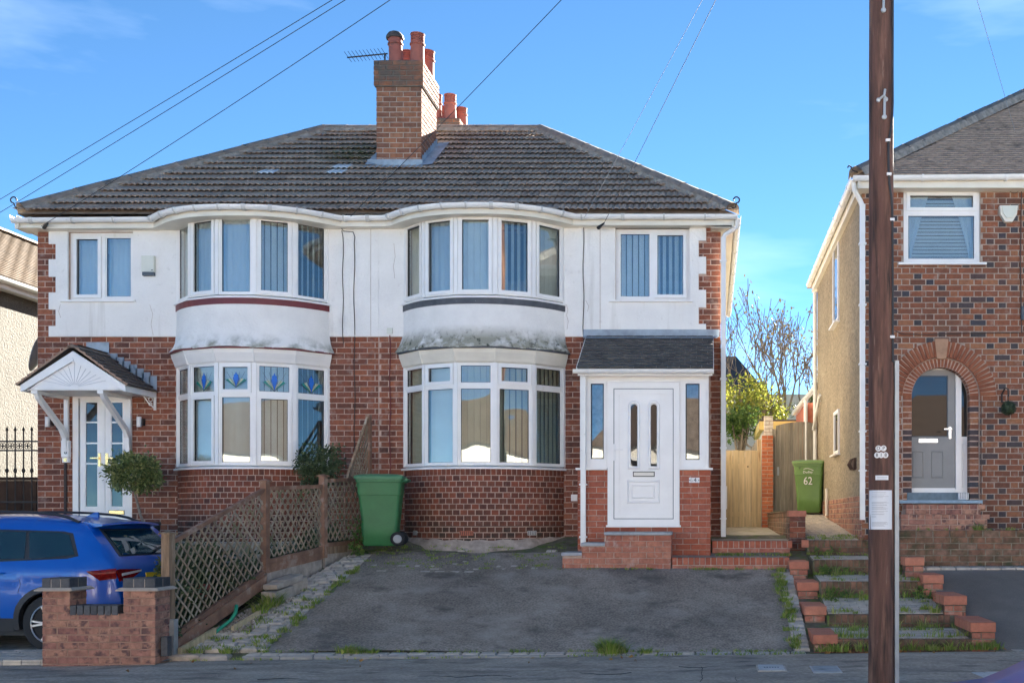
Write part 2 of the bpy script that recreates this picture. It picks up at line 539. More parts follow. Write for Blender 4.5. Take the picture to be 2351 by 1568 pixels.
m_tile = M('concrete_roof_tile', [(0.35,0.26,0.20),(0.41,0.31,0.24),(0.30,0.225,0.175),(0.385,0.30,0.235),(0.43,0.32,0.245),(0.335,0.26,0.21)], rough=0.85, nscale=9, namt=0.22, bump=0.004, bscale=70,
           stain=[((0.13,0.105,0.085), 4.0, 0.55, 0.78), ((0.78,0.75,0.68), 9.0, 0.71, 0.72)], moss=((0.085,0.088,0.022), (-6.15, 19.35, 7.95), 0.85))
m_hip = M('hip_tile', [(0.30,0.235,0.185),(0.26,0.205,0.165),(0.33,0.255,0.20)], rough=0.85, nscale=8, namt=0.2, bump=0.004, bscale=70, stain=[((0.05,0.05,0.045), 5, 0.58, 0.75), ((0.62,0.61,0.57), 15.0, 0.73, 0.745)])
m_bed = M('roof_mortar', (0.30,0.265,0.225), rough=0.95, nscale=10, namt=0.35, bump=0.012, bscale=30)
m_clear_tile = M('clear_roof_tile', (0.62,0.64,0.66), rough=0.25, nscale=20, namt=0.1)
m_ptile = M('plain_roof_tile', [(0.33,0.255,0.20),(0.39,0.30,0.235),(0.29,0.225,0.18),(0.36,0.28,0.22)], rough=0.85, nscale=14, namt=0.2, bump=0.003, bscale=70, stain=[((0.07,0.06,0.055), 4, 0.55, 0.8)])
m_dtile = M('dark_porch_tile', [(0.07,0.07,0.07),(0.09,0.088,0.086),(0.058,0.058,0.058),(0.105,0.10,0.095)], rough=0.6, nscale=12, namt=0.25, bump=0.003, bscale=60)
m_btile = M('brown_canopy_tile', [(0.11,0.088,0.075),(0.13,0.105,0.09),(0.09,0.075,0.066)], rough=0.8, nscale=12, namt=0.25, bump=0.003, bscale=60)
m_gtile = M('golden_roof_tile', [(0.13,0.094,0.062),(0.155,0.112,0.075),(0.105,0.077,0.052)], rough=0.85, nscale=9, namt=0.2)
m_edge_t = M('tile_edge_terracotta', (0.36,0.24,0.17), rough=0.85, nscale=10, namt=0.2)
m_pot = M('terracotta_pot', [(0.36,0.105,0.07),(0.32,0.10,0.075),(0.40,0.13,0.085)], rough=0.75, nscale=6, namt=0.18, stain=[((0.08,0.06,0.055), 5, 0.60, 0.8), ((0.5,0.42,0.36), 8, 0.68, 0.85)])
m_cowl = M('blackened_cowl', (0.07,0.055,0.05), rough=0.7, nscale=8, namt=0.3)
m_stack_cap = M('chimney_flaunching', (0.17,0.155,0.13), rough=0.95, nscale=8, namt=0.35, bump=0.02, bscale=18)
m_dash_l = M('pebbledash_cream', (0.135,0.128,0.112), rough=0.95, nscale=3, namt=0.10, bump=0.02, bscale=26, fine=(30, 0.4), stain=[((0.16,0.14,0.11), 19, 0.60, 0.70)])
m_dash_r = M('pebbledash_tan', (0.30,0.25,0.175), rough=0.95, nscale=1.2, namt=0.18, bump=0.02, bscale=26, fine=(30, 0.5), stain=[((0.16,0.115,0.07), 19, 0.58, 0.70), ((0.62,0.55,0.42), 17, 0.66, 0.74)])
m_side = M('side_wall_cream', (0.62,0.55,0.44), rough=0.9, nscale=2, namt=0.12, bump=0.008, bscale=40)
m_interior = M('interior_plaster', (0.42,0.38,0.33), rough=0.9, nscale=1, namt=0.1)
m_blind = M('blind_fabric', (0.82,0.80,0.74), rough=0.8, nscale=3, namt=0.06, trans=0.25)
m_blind_b = M('blind_fabric_beige', (0.66,0.58,0.42), rough=0.8, nscale=3, namt=0.08, trans=0.25)
m_net = M('net_curtain', (0.80,0.82,0.84), rough=0.9, nscale=3, namt=0.05, trans=0.4)
m_glass = glass_mat('window_glass', base=0.095, wob=0.006, wscale=1.6)
m_glass_flat = glass_mat('window_glass_flat', base=0.14, wob=0.0015, wscale=1.2)
m_glass_dark = glass_mat('door_glass', base=0.075, wob=0.004, wscale=3.0, dark=(0.03,0.028,0.025))
m_glass_car = glass_mat('car_glass', base=0.10, dark=(0.008,0.032,0.042))
m_blue_gl = M('blue_stained_glass', (0.02,0.13,0.55), rough=0.12, namt=0.1)
m_green_gl = M('green_stained_glass', (0.02,0.20,0.15), rough=0.12, namt=0.1)
m_cream_gl = M('cream_stained_glass', (0.52,0.55,0.36), rough=0.15, namt=0.1)
m_came = M('lead_came', (0.10,0.10,0.11), rough=0.5, namt=0.1)
m_brass = M('polished_brass', (0.72,0.50,0.22), rough=0.25, metallic=1.0, namt=0.05)
m_chrome = M('satin_chrome', (0.62,0.63,0.65), rough=0.25, metallic=1.0, namt=0.03)
m_black = M('black_plastic', (0.018,0.018,0.02), rough=0.5, namt=0.1)
m_iron = M('black_iron', (0.022,0.02,0.02), rough=0.55, nscale=12, namt=0.2)
m_whitemet = M('white_metal', (0.80,0.80,0.79), rough=0.4, namt=0.04)
m_wire = M('cable_black', (0.035,0.035,0.037), rough=0.6, namt=0)
m_wire_w = M('cable_pale', (0.30,0.32,0.34), rough=0.6, namt=0)
m_cable_b = M('cable_brown', (0.06,0.045,0.04), rough=0.7, namt=0)
m_tarmac = M('tarmac_drive', (0.285,0.242,0.198), rough=0.92, nscale=1.1, namt=0.36, bump=0.010, bscale=90, fine=(38, 0.5), stain=[((0.46,0.40,0.34), 1.5, 0.50, 0.80), ((0.12,0.105,0.09), 1.9, 0.56, 0.70), ((0.10,0.09,0.08), 11.0, 0.62, 0.75), ((0.5,0.46,0.4), 26.0, 0.69, 0.74)], detail=8)
m_tarmac_r = M('tarmac_blue', (0.185,0.168,0.148), rough=0.92, nscale=1.3, namt=0.22, bump=0.005, bscale=220, fine=(160, 0.35))
m_pave = M('pavement_asphalt', (0.40,0.335,0.265), rough=0.9, nscale=1.6, namt=0.30, bump=0.006, bscale=160, fine=(36, 0.45), stain=[((0.17,0.145,0.12), 2.4, 0.54, 0.68), ((0.50,0.44,0.37), 2.9, 0.58, 0.82), ((0.13,0.14,0.08), 5.0, 0.68, 0.85), ((0.10,0.095,0.09), 13.0, 0.63, 0.74)], detail=8, stretch=(0.7, 1.6, 1.0))
m_road = M('road_asphalt', (0.12,0.118,0.115), rough=0.9, nscale=1.6, namt=0.2, fine=(120, 0.3))
m_kerb = M('kerb_concrete', (0.30,0.29,0.27), rough=0.9, nscale=4, namt=0.2)
m_sett = M('concrete_sett', [(0.50,0.445,0.37),(0.43,0.39,0.345),(0.56,0.49,0.40),(0.46,0.42,0.38),(0.53,0.45,0.36)], rough=0.92, nscale=9, namt=0.25, bump=0.005, bscale=60, stain=[((0.14,0.145,0.07), 5, 0.62, 0.82)])
m_sett_b = M('buff_block', [(0.46,0.37,0.29),(0.42,0.36,0.30),(0.50,0.40,0.31)], rough=0.92, nscale=8, namt=0.2, bump=0.006, bscale=50)
m_joint = M('mossy_joint', (0.17,0.155,0.105), rough=1.0, nscale=7, namt=0.4, stain=[((0.11,0.16,0.03), 5, 0.50, 0.65)], bump=0.01, bscale=40)
m_path = M('path_concrete', (0.36,0.33,0.27), rough=0.92, nscale=4, namt=0.25, bump=0.004, bscale=60, stain=[((0.14,0.16,0.06), 3, 0.55, 0.75)])
m_pathg = M('step_tread', (0.30,0.285,0.25), rough=0.92, nscale=6, namt=0.3, bump=0.005, bscale=60, stain=[((0.09,0.12,0.035), 4, 0.52, 0.72)])
m_slab = M('grey_slab', (0.37,0.385,0.395), rough=0.85, nscale=7, namt=0.2, bump=0.004, bscale=60, stain=[((0.2,0.2,0.19), 6, 0.55, 0.8)])
m_slab_w = M('pale_slab', (0.56,0.55,0.53), rough=0.85, nscale=7, namt=0.15, stain=[((0.2,0.2,0.19), 14, 0.60, 0.72)])
m_bluepaint = M('blue_painted_step', (0.27,0.38,0.47), rough=0.6, nscale=9, namt=0.2, stain=[((0.20,0.12,0.09), 11, 0.70, 0.8)])
m_bluetile = M('blue_grey_riser', (0.13,0.185,0.215), rough=0.6, nscale=9, namt=0.25)
m_haunch = M('cement_haunch', (0.42,0.35,0.29), rough=0.95, nscale=8, namt=0.3, bump=0.012, bscale=30)
m_soil = M('garden_soil', (0.055,0.045,0.032), rough=1.0, nscale=6, namt=0.4, bump=0.02, bscale=30)
m_gravel = M('gravel_stone', [(0.30,0.25,0.20),(0.42,0.37,0.31),(0.22,0.17,0.13),(0.50,0.46,0.42)], rough=0.9, namt=0.1)
m_lawn = M('lawn', (0.06,0.09,0.03), rough=1.0, nscale=2, namt=0.35)
m_wood_n = M('new_timber', [(0.50,0.385,0.22),(0.57,0.445,0.27),(0.44,0.33,0.18)], rough=0.75, nscale=3, namt=0.22, bump=0.003, bscale=20, stretch=(8, 8, 0.6), stain=[((0.22,0.13,0.05), 2.2, 0.66, 0.74)])
m_wood_g = M('grey_timber', [(0.24,0.215,0.17),(0.28,0.25,0.20),(0.21,0.19,0.155)], rough=0.9, nscale=3, namt=0.3, bump=0.004, bscale=20, stretch=(8, 8, 0.6))
m_wood_r = M('stained_timber', [(0.25,0.13,0.08),(0.29,0.155,0.098),(0.21,0.11,0.07)], rough=0.85, nscale=5, namt=0.3, bump=0.004, bscale=30, stain=[((0.42,0.34,0.27), 5, 0.56, 0.76)])
m_wood_p = M('weathered_post', (0.27,0.175,0.105), rough=0.9, nscale=4, namt=0.35, bump=0.006, bscale=22, stretch=(6, 6, 0.8), stain=[((0.50,0.42,0.32), 1.6, 0.52, 0.72), ((0.09,0.06,0.04), 1.8, 0.60, 0.8)])
m_slat = M('lattice_timber', [(0.28,0.20,0.13),(0.34,0.26,0.175),(0.23,0.17,0.115),(0.42,0.35,0.26)], rough=0.9, nscale=6, namt=0.25, stain=[((0.13,0.135,0.06), 3, 0.52, 0.7)])
m_wood_d = M('dark_fence_timber', [(0.05,0.03,0.022),(0.065,0.04,0.028)], rough=0.85, nscale=4, namt=0.3)
m_pole = M('creosote_pole', (0.12,0.058,0.042), rough=0.8, nscale=2.5, namt=0.5, bump=0.007, bscale=16, stretch=(7, 7, 0.7), stain=[((0.26,0.135,0.09), 1.6, 0.52, 0.72), ((0.028,0.018,0.016), 2.3, 0.54, 0.70), ((0.30,0.21,0.16), 5.0, 0.64, 0.76)], detail=8)
m_galv = M('galvanised_steel', (0.42,0.45,0.47), rough=0.5, nscale=6, namt=0.12, metallic=0.3)
m_paper = M('white_paper', (0.78,0.80,0.83), rough=0.7, namt=0.03)
m_print = M('grey_print', (0.36,0.37,0.40), rough=0.8, namt=0)
m_bin1 = M('green_bin_plastic', (0.035,0.17,0.055), rough=0.5, nscale=5, namt=0.10, bump=0.001, bscale=200)
m_bin1l = M('green_bin_lid', (0.055,0.21,0.10), rough=0.45, nscale=5, namt=0.12)
m_bin2 = M('lime_bin_plastic', (0.115,0.225,0.055), rough=0.42, nscale=5, namt=0.10)
m_bin2l = M('lime_bin_lid', (0.17,0.29,0.095), rough=0.42, nscale=5, namt=0.1)
m_rubber = M('tyre_rubber', (0.02,0.02,0.021), rough=0.8, namt=0.1)
m_hub = M('grey_hub', (0.35,0.36,0.37), rough=0.5, namt=0.1)
m_white = M('white_paint', (0.80,0.80,0.80), rough=0.5, namt=0.02)
m_ink = M('black_ink', (0.02,0.02,0.02), rough=0.6, namt=0)
m_faded = M('faded_ink', (0.55,0.54,0.52), rough=0.6, namt=0)
m_carblue = M('car_paint_blue', (0.0,0.092,0.45), rough=0.3, namt=0.0, coat=0.6, spec=0.5, metallic=0.0)
m_trim = M('car_black_trim', (0.03,0.03,0.033), rough=0.5, namt=0.05)
m_alloy = M('car_alloy', (0.55,0.56,0.58), rough=0.3, metallic=0.8, namt=0.02)
m_red_l = M('car_tail_lens', (0.16,0.005,0.005), rough=0.25, nscale=30, namt=0.5, spec=0.2)
m_clear_l = M('car_clear_lens', (0.68,0.62,0.60), rough=0.1, namt=0.1, coat=1.0)
m_plate = M('yellow_plate', (0.70,0.47,0.02), rough=0.4, namt=0.02)
m_alarm = M('cream_alarm_plastic', (0.68,0.69,0.60), rough=0.45, namt=0.04)
m_grey_d = M('dark_grey_plastic', (0.07,0.09,0.11), rough=0.5, namt=0.05)
m_doorgrey = M('grey_door_paint', (0.255,0.255,0.25), rough=0.5, namt=0.05)
m_rust = M('rusty_iron', (0.10,0.055,0.035), rough=0.85, nscale=9, namt=0.4)
m_hose = M('green_hose', (0.03,0.30,0.16), rough=0.45, namt=0.08)
m_leaf_d = M('leaf_dark', [(0.07,0.11,0.035),(0.12,0.17,0.05),(0.18,0.22,0.07),(0.36,0.36,0.14)], rough=0.5, namt=0.1, trans=0.15)
m_leaf_b = M('leaf_bush', [(0.045,0.07,0.03),(0.07,0.105,0.04),(0.11,0.14,0.055)], rough=0.55, namt=0.1, trans=0.15)
m_leaf_y = M('leaf_yellow_green', [(0.30,0.30,0.04),(0.22,0.26,0.04),(0.38,0.34,0.06),(0.14,0.20,0.04)], rough=0.6, namt=0.1, trans=0.5)
m_leaf_o = M('leaf_autumn', [(0.10,0.075,0.03),(0.16,0.12,0.035),(0.07,0.055,0.03),(0.13,0.10,0.04)], rough=0.6, namt=0.1, trans=0.3)
m_leaf_g = M('leaf_mid_green', [(0.07,0.14,0.03),(0.12,0.20,0.04),(0.17,0.24,0.055)], rough=0.6, namt=0.1, trans=0.4)
m_grass = M('grass_blade', [(0.25,0.36,0.05),(0.18,0.29,0.04),(0.33,0.40,0.075),(0.40,0.39,0.14),(0.14,0.23,0.04)], rough=0.7, namt=0.1, trans=0.3)
m_dead = M('dead_leaf', [(0.36,0.19,0.04),(0.28,0.12,0.04),(0.42,0.26,0.07)], rough=0.8, namt=0.1, trans=0.2)
m_bark = M('tree_bark', (0.20,0.165,0.13), rough=0.95, nscale=9, namt=0.3, bump=0.01, bscale=25)
m_bark_p = M('pale_bark', (0.24,0.20,0.16), rough=0.9, nscale=9, namt=0.25)
m_orange_r = M('far_orange_roof', (0.42,0.14,0.06), rough=0.85, nscale=3, namt=0.2)
m_darkroof = M('far_dark_roof', (0.06,0.052,0.05), rough=0.9, nscale=3, namt=0.2)
m_yellow = M('yellow_fascia', (0.62,0.48,0.16), rough=0.7, nscale=2, namt=0.1)
m_whitebrick = M('whitewashed_brick', [(0.62,0.57,0.50),(0.55,0.50,0.43),(0.68,0.63,0.56)], rough=0.9, nscale=9, namt=0.2)

m_far_bounce = M('far_bounce_paving', (0.36,0.34,0.31), rough=0.9, nscale=2, namt=0.15)  # pale tone picked so the unseen far ground bounces sunlight back
m_gutter_j = M('gutter_joint', (0.58,0.58,0.56), rough=0.4, nscale=5, namt=0.1)
m_line = M('panel_line', (0.68,0.69,0.71), rough=0.6, namt=0)
m_crack = M('asphalt_crack', (0.04,0.04,0.038), rough=1.0, namt=0.2)
for mm in (m_brick, m_brick_bay, m_brick_nb, m_brick_chim, m_brick_arch):
    for nd in mm.node_tree.nodes:
        if nd.type == 'VALTORGB':
            for el in nd.color_ramp.elements: el.color = (el.color[0]*1.08, el.color[1]*1.0, el.color[2]*0.78, 1)
# ------------------------------------------------------------------ setting: ground, road, pavement, drives
GR = 0.271                                   # slope of the front drives
def drive_z(y): return max(0.0, (y - 12.3) * GR)
def slope_x(x): return 0.011 * x
def sheet(name, pts, mat, nx=1, ny=1, thick=None, fn=None, label=None):
    """pts: 4 corners (x,y,z) front-left, front-right, back-right, back-left; subdivided grid with optional height function"""
    mb = MB()
    a, b, c, d = [Vector(p) for p in pts]
    for j in range(ny+1):
        for i in range(nx+1):
            s, t = i/nx, j/ny
            p = (a*(1-s)+b*s)*(1-t) + (d*(1-s)+c*s)*t
            if fn: p.z += fn(p.x, p.y)
            mb.v.append(tuple(p))
    for j in range(ny):
        for i in range(nx):
            k = j*(nx+1)+i
            mb.f.append([k, k+1, k+nx+2, k+nx+1]); mb.m.append(0)
    o = mb.build(name, mat, kind='structure', smooth=True)
    if label: o['label'] = label
    return o

def wob(x, y):
    return 0.012*math.sin(x*2.1+1.3*math.sin(y*1.7)) + 0.008*math.sin(y*3.3+x*0.9)
sheet('ground', [(-260,-200,-1.6),(260,-200,-1.6),(260,300,-0.45),(-260,300,-0.45)], m_soil)
sheet('road', [(-60,1.9,-0.13),(60,1.9,-0.13),(60,9.05,-0.13),(-60,9.05,-0.13)], m_road)
sheet('far_pavement', [(-60,-0.6,0.0),(60,-0.6,0.0),(60,1.8,0.0),(-60,1.8,0.0)], m_far_bounce)  # pavement across the road, pale to return sunlight
sheet('far_bounce_drives', [(-60,-16.0,-1.5),(60,-16.0,-1.5),(60,-9.0,-1.48),(-60,-9.0,-1.48)], m_far_bounce)  # unseen front gardens, paved pale to throw sunlight onto the house fronts
sheet('far_bounce_drives', [(-60,-9.0,-1.48),(60,-9.0,-1.48),(60,-0.65,0.02),(-60,-0.65,0.02)], m_far_bounce)  # sloping part of the same added light-bouncing paving
sheet('pavement', [(-40,9.2,slope_x(-40)),(40,9.2,slope_x(40)),(40,12.24,slope_x(40)),(-40,12.24,slope_x(-40))], m_pave, 60, 6, fn=lambda x, y: 0.006*math.sin(x*3+y*2))
kb = MB()
for i in range(-44, 44):
    x = i*0.915
    kb.box(x, x+0.905, 9.06, 9.19, -0.2, slope_x(x)+0.01)
kb.build('kerb', m_kerb, kind='structure')
kb = MB()
kb.box(-60, 60, 1.8, 1.9, -0.2, 0.02)
kb.build('far_kerb', m_kerb, kind='structure')

# right-hand house's share of the front: the tarmac drive
def drive_bump(x, y): return 0.010*math.sin(x*1.9+0.7*y) + 0.007*math.sin(y*2.9-x) - 0.02*math.exp(-((x+1.6)**2+(y-12.9)**2)/0.25)
sheet('tarmac_drive', [(-5.0,12.40,0.016),(0.93,12.40,0.016),(1.0,16.05,1.016),(-4.83,16.05,1.016)], m_tarmac, 40, 30, fn=drive_bump)
# underlying ground for setts, borders, strips
sheet('drive_bed', [(-6.1,12.22,-0.055),(1.55,12.22,-0.055),(1.55,17.1,1.245),(-5.3,17.1,1.245)], m_joint, 30, 20, fn=lambda x, y: 0.006*math.sin(x*9)*math.sin(y*7))
# left drive (block paved, near level) and the raised terrace before the door
sheet('left_drive', [(-13.0,12.0,-0.10),(-5.9,12.0,-0.04),(-5.62,15.7,0.0),(-13.0,15.7,-0.06)], m_pathg, 4, 4)
sheet('garden_bed', [(-6.55,12.4,-0.02),(-6.0,12.4,-0.02),(-5.2,16.9,1.2),(-5.8,16.9,1.2)], m_soil, 8, 20, fn=lambda x, y: 0.02*math.sin(x*11+y*9))
tb = MB()
tb.box(-13.0, -5.75, 15.75, 17.0, -0.3, 1.16)
tb.build('front_terrace', m_path, kind='structure')
# herringbone-ish blocks on the left drive, near rows that show by the wall
P = Pieces()
ld = bpy.data.objects['left_drive']
for j in range(9):
    for i in range(16):
        px, py = -9.6 + i*0.205 + (j % 2)*0.1, 12.06 + j*0.105
        T = Matrix.Translation((px, py, -0.066 + 0.008*(px+9) + 0.011*(py-12))) @ Matrix.Rotation(R(-90), 4, 'X')
        P.add(T, 0.198, 0.098, 0.06, m_sett, ld)
P.emit(ld, 300, 'paver', 'paving', jit=0.002, rot=0.003)

# setts beside the fence and the strip along the pavement
def ground_T(x, y, z, slope=GR, rz=0.0):
    return Matrix.Translation((x, y, z)) @ Matrix.Rotation(math.atan(slope), 4, 'X') @ Matrix.Rotation(rz, 4, 'Z') @ Matrix.Rotation(R(-90), 4, 'X') @ Matrix.Translation((0, 0.03, 0))
sp = MB()
sp.box(-5.9, -5.0, 12.3, 12.31, -0.2, -0.1)
path = sp.build('sett_path', m_sett, kind='structure')
P = Pieces()
def fence_x(y): return -6.0 + 0.198*(y - 12.3)
y = 12.46; j = 0
while y < 15.95:
    edge = -5.0 + 0.047*(y-12.4)
    x0 = max(fence_x(y) + 0.08, -5.86) + random.uniform(0, 0.02)
    if 13.0 < y < 13.75: x0 += 0.17 - 0.18*abs(y-13.4)
    if 13.75 <= y < 14.6: x0 += 0.24
    x = x0 + (j % 2)*0.09
    if (j % 2): P.add(ground_T(x0+0.045, y, drive_z(y)+0.012), 0.085, 0.100, 0.07, m_sett, path)
    while x < edge-0.03:
        wd = min(0.2, edge+0.01 - x)
        if wd > 0.05 and random.random() > 0.02:
            P.add(ground_T(x+wd/2, y, drive_z(y) + 0.012 + random.uniform(-0.010, 0.006), rz=random.gauss(0, 0.02)), wd-0.014, 0.100, 0.07, m_sett, path)
        x += 0.2
    y += 0.114; j += 1
P.emit(path, 300, 'sett', 'setts', ch=0.016, rot=0.012)
sp = MB()
sp.box(-5.9, 0.9, 12.30, 12.31, -0.2, -0.1)
strip = sp.build('sett_edging', m_sett, kind='structure')
P = Pieces()
x = -5.15
while x < 1.05:
    wd = random.uniform(0.17, 0.235)
    P.add(ground_T(x+wd/2, 12.335 + 0.006*math.sin(x*2), 0.012 + 0.008*x*0.3, 0.1), wd-0.012, 0.13, 0.07, m_sett, strip)
    x += wd
x = -5.15
while x < 1.05:
    wd = random.uniform(0.28, 0.42)
    P.add(ground_T(x+wd/2, 12.235, 0.0 + 0.006*x*0.3, 0.0), wd-0.008, 0.055, 0.07, m_kerb, strip)
    x += wd
P.emit(strip, 300, 'sett', 'setts', ch=0.012, rot=0.01)
# two large buff stones at the fence foot
for k, (sx, sy, sw) in enumerate([(-5.83, 12.27, 0.42), (-5.45, 12.25, 0.30)]):
    inst('buff_block', piece_mesh(sw, 0.15, 0.09, 0.02, m_sett_b, 'buff_block'), ground_T(sx, sy, -0.01, 0.05, 0.05), strip)
# mossy patchwork of small setts and tarmac before the bay
P = Pieces()
y = 15.2; j = 0
while y < 16.3:
    x = -4.7 + (j % 2)*0.1
    while x < -2.1:
        if random.random() < (0.5 if y < 15.7 else 0.15):
            P.add(ground_T(x, y, drive_z(y) + 0.006 + drive_bump(x, y), rz=random.gauss(0, 0.05)), 0.17, 0.10, 0.05, m_sett, strip)
        x += 0.2
    y += 0.118; j += 1
P.emit(strip, 300, 'sett', 'setts', ch=0.02, rot=0.02)
# cement haunch round the foot of the bay is built with the house

# right-hand neighbour's drive
sheet('tarmac_drive', [(3.1,12.35,0.03),(12,12.35,0.12),(12,14.95,0.9),(2.75,14.95,0.86)], m_tarmac_r, 10, 10)
bpy.data.objects['tarmac_drive.001']['label'] = 'blue-grey tarmac drive sloping up to the mossy wall'
bpy.data.objects['tarmac_drive']['label'] = 'worn grey tarmac drive before the bay and porch'
P = Pieces()
gp = MB(); gp.box(2.7, 6.2, 14.9, 14.91, 0.5, 0.6)
gutter_row = gp.build('sett_row', m_sett, kind='structure')
x = 2.78
while x < 6.0:
    P.add(ground_T(x, 14.86, 0.862, 0.1), 0.185, 0.13, 0.05, m_sett, gutter_row); x += 0.2
P.emit(gutter_row, 300, 'sett', 'setts')
# sides: a light slab by the parked car, pale corner stone
P = Pieces()
x = 3.18
for k in range(3):
    P.add(ground_T(3.34 + 0.12*k, 12.52 - 0.10*k, 0.05, 0.1, 0.7), 0.22, 0.12, 0.06, m_sett, gutter_row)
P.emit(gutter_row, 300, 'sett', 'setts')
# ------------------------------------------------------------------ the pair of houses
YW = 17.0                 # brick face of the front wall
XL, XR, XP = -10.3, 0.167, -5.07
ZR = 4.28                 # render starts
ZT = 5.97                 # wall top
house_l = thing('semi_detached_house', 'white rendered half-house with gabled door canopy and maroon trim under its bay', 'house', (-7.7, 17.0, 1.1))
house_r = thing('semi_detached_house', 'white rendered half-house with red brick porch, white door and mouldy bay skirt', 'house', (-2.4, 17.0, 1.1))

BAY_R = dict(xc=-3.455, c=1.225, s=0.66)
BAY_L = dict(xc=-6.995, c=1.16, s=0.65)
for b in (BAY_R, BAY_L):
    b['R'] = (b['c']**2 + b['s']**2) / (2*b['s'])
    b['h'] = math.asin(b['c']/b['R'])
    b['yc'] = YW - b['s'] + b['R']
def bay_path(b, n, extra=0.0):
    """points round the bay, left to right; extra widens the radius"""
    Rr = b['R'] + extra
    hh = math.acos(min(1, (b['yc']-YW)/Rr)) if extra else b['h']
    return [(b['xc'] + Rr*math.sin(-hh + 2*hh*i/n), b['yc'] - Rr*math.cos(-hh + 2*hh*i/n)) for i in range(n+1)]

# openings in the front wall (x0,x1,z0,z1)
def rz_(v): return Z(v, YW)
WIN_R = (X(1413,YW), X(1583,YW), rz_(690), rz_(524))
WIN_L = (X(157,YW), X(306,YW), rz_(690), rz_(533))
DOOR_L = (X(166,YW), X(302,YW), 1.3, rz_(902))
BZ = dict(u0=4.80, u1=5.965, l0=2.285, l1=3.80)       # glazing levels of the bays
def bay_hole(b): return [(b['xc']-b['c']+0.06, b['xc']+b['c']-0.06, BZ['l0'], BZ['l1']), (b['xc']-b['c']+0.06, b['xc']+b['c']-0.06, BZ['u0'], BZ['u1'])]
PORCH = (-1.90, 0.012)
holes_l = [WIN_L, DOOR_L] + bay_hole(BAY_L)
holes_r = [WIN_R, (-1.35, -0.45, 1.3, 3.4)] + bay_hole(BAY_R)

def wall_mesh(name, parent, x0, x1, z0, z1, holes, y0, y1, mat):
    mb = MB()
    for a, b, c, d in cells(x0, x1, z0, z1, holes): mb.box(a, b, y0, y1, c, d)
    return mb.build(name, mat, parent)
wall_l = wall_mesh('front_wall', house_l, XL+0.004, XP, 0.0, ZT, holes_l, YW+0.010, YW+0.22, m_mortar)
wall_r = wall_mesh('front_wall', house_r, XP, XR-0.004, 0.0, ZT, holes_r, YW+0.010, YW+0.22, m_mortar)

# side, back, inside
def shell(parent, xo, xi, sgn):
    mb = MB()
    a, b = (xo+0.01, xo+0.22) if sgn < 0 else (xo-0.22, xo-0.01)
    mb.box(a, b, YW+0.23, 24.5, 0.0, ZT)
    mb.box(min(xo, xi)+0.02, max(xo, xi)-0.02, 24.28, 24.5, 0.0, ZT-0.01)
    mb.build('side_wall', m_side if sgn > 0 else m_brick, parent)
    ib = MB()
    lo, hi = (a if sgn > 0 else b), (xi if sgn > 0 else xi)
    x0, x1 = (min(b if sgn < 0 else a, xi), max(b if sgn < 0 else a, xi))
    ib.box(x0, x1, YW+0.25, 24.2, 1.18, 1.28)
    ib.box(x0, x1, YW+0.25, 24.2, 3.95, 4.30)
    ib.box(x0, x1, 20.6, 20.7, 1.3, 5.9)
    ib.box(x0, x1, YW+0.25, 24.2, 5.93, 5.96)
    ib.box(xi-0.05, xi+0.05, YW+0.25, 20.5, 1.3, 5.9)
    ib.box((x0+x1)/2-0.05 + (1.0 if sgn > 0 else -0.9), (x0+x1)/2+0.05 + (1.0 if sgn > 0 else -0.9), YW+0.25, 20.5, 1.3, 5.9)
    ib.build('interior', m_interior, parent)
shell(house_l, XL, XP, -1)
shell(house_r, XR, XP, 1)

# render coat, toothed against the brick quoins
def teeth(narrow, wide, levels, top):
    return levels
def render_coat(parent, x0, x1, holes, z0, notch, notch_x):
    mb = MB()
    hs = list(holes) + notch
    for a, b, c, d in cells(x0, x1, z0, ZT-0.005, hs): mb.box(a, b, YW-0.016, YW+0.012, c, d)
    return mb.build('render_coat', m_render, parent)
def render_pair(parent, x0, x1, xc, holes, z0, notch, nx_):
    render_coat(parent, x0, xc, holes, z0, notch, nx_)
    return render_coat(parent, xc, x1, holes, z0, notch, nx_)
ql = [rz_(v) for v in (533, 561, 596, 636, 672, 711, 749, 773)]
qr = [rz_(v) for v in (515, 553, 590, 629, 666, 706, 744, 757)]
nl, wl_ = X(113, YW), X(129, YW)
nr, wr_ = X(1621, YW), X(1604, YW)
notch_l = []
notch_r = []
for i in range(7):
    if i % 2 == 1:
        notch_l.append((nl-0.01, wl_, ql[i+1], ql[i])); notch_r.append((wr_, nr+0.01, qr[i+1], qr[i]))
bh_l = [(BAY_L['xc']-BAY_L['c']+0.02, BAY_L['xc']+BAY_L['c']-0.02, 0, 6)]
bh_r = [(BAY_R['xc']-BAY_R['c']+0.02, BAY_R['xc']+BAY_R['c']-0.02, 0, 6)]
render_l = render_pair(house_l, nl, XP-0.001, BAY_L['xc'], [WIN_L] + bh_l, ZR, notch_l, nl)
render_r = render_pair(house_r, XP+0.001, nr, BAY_R['xc'], [WIN_R] + bh_r + [(-1.885, 0.06, 0, rz_(757))], ZR, notch_r, nr)

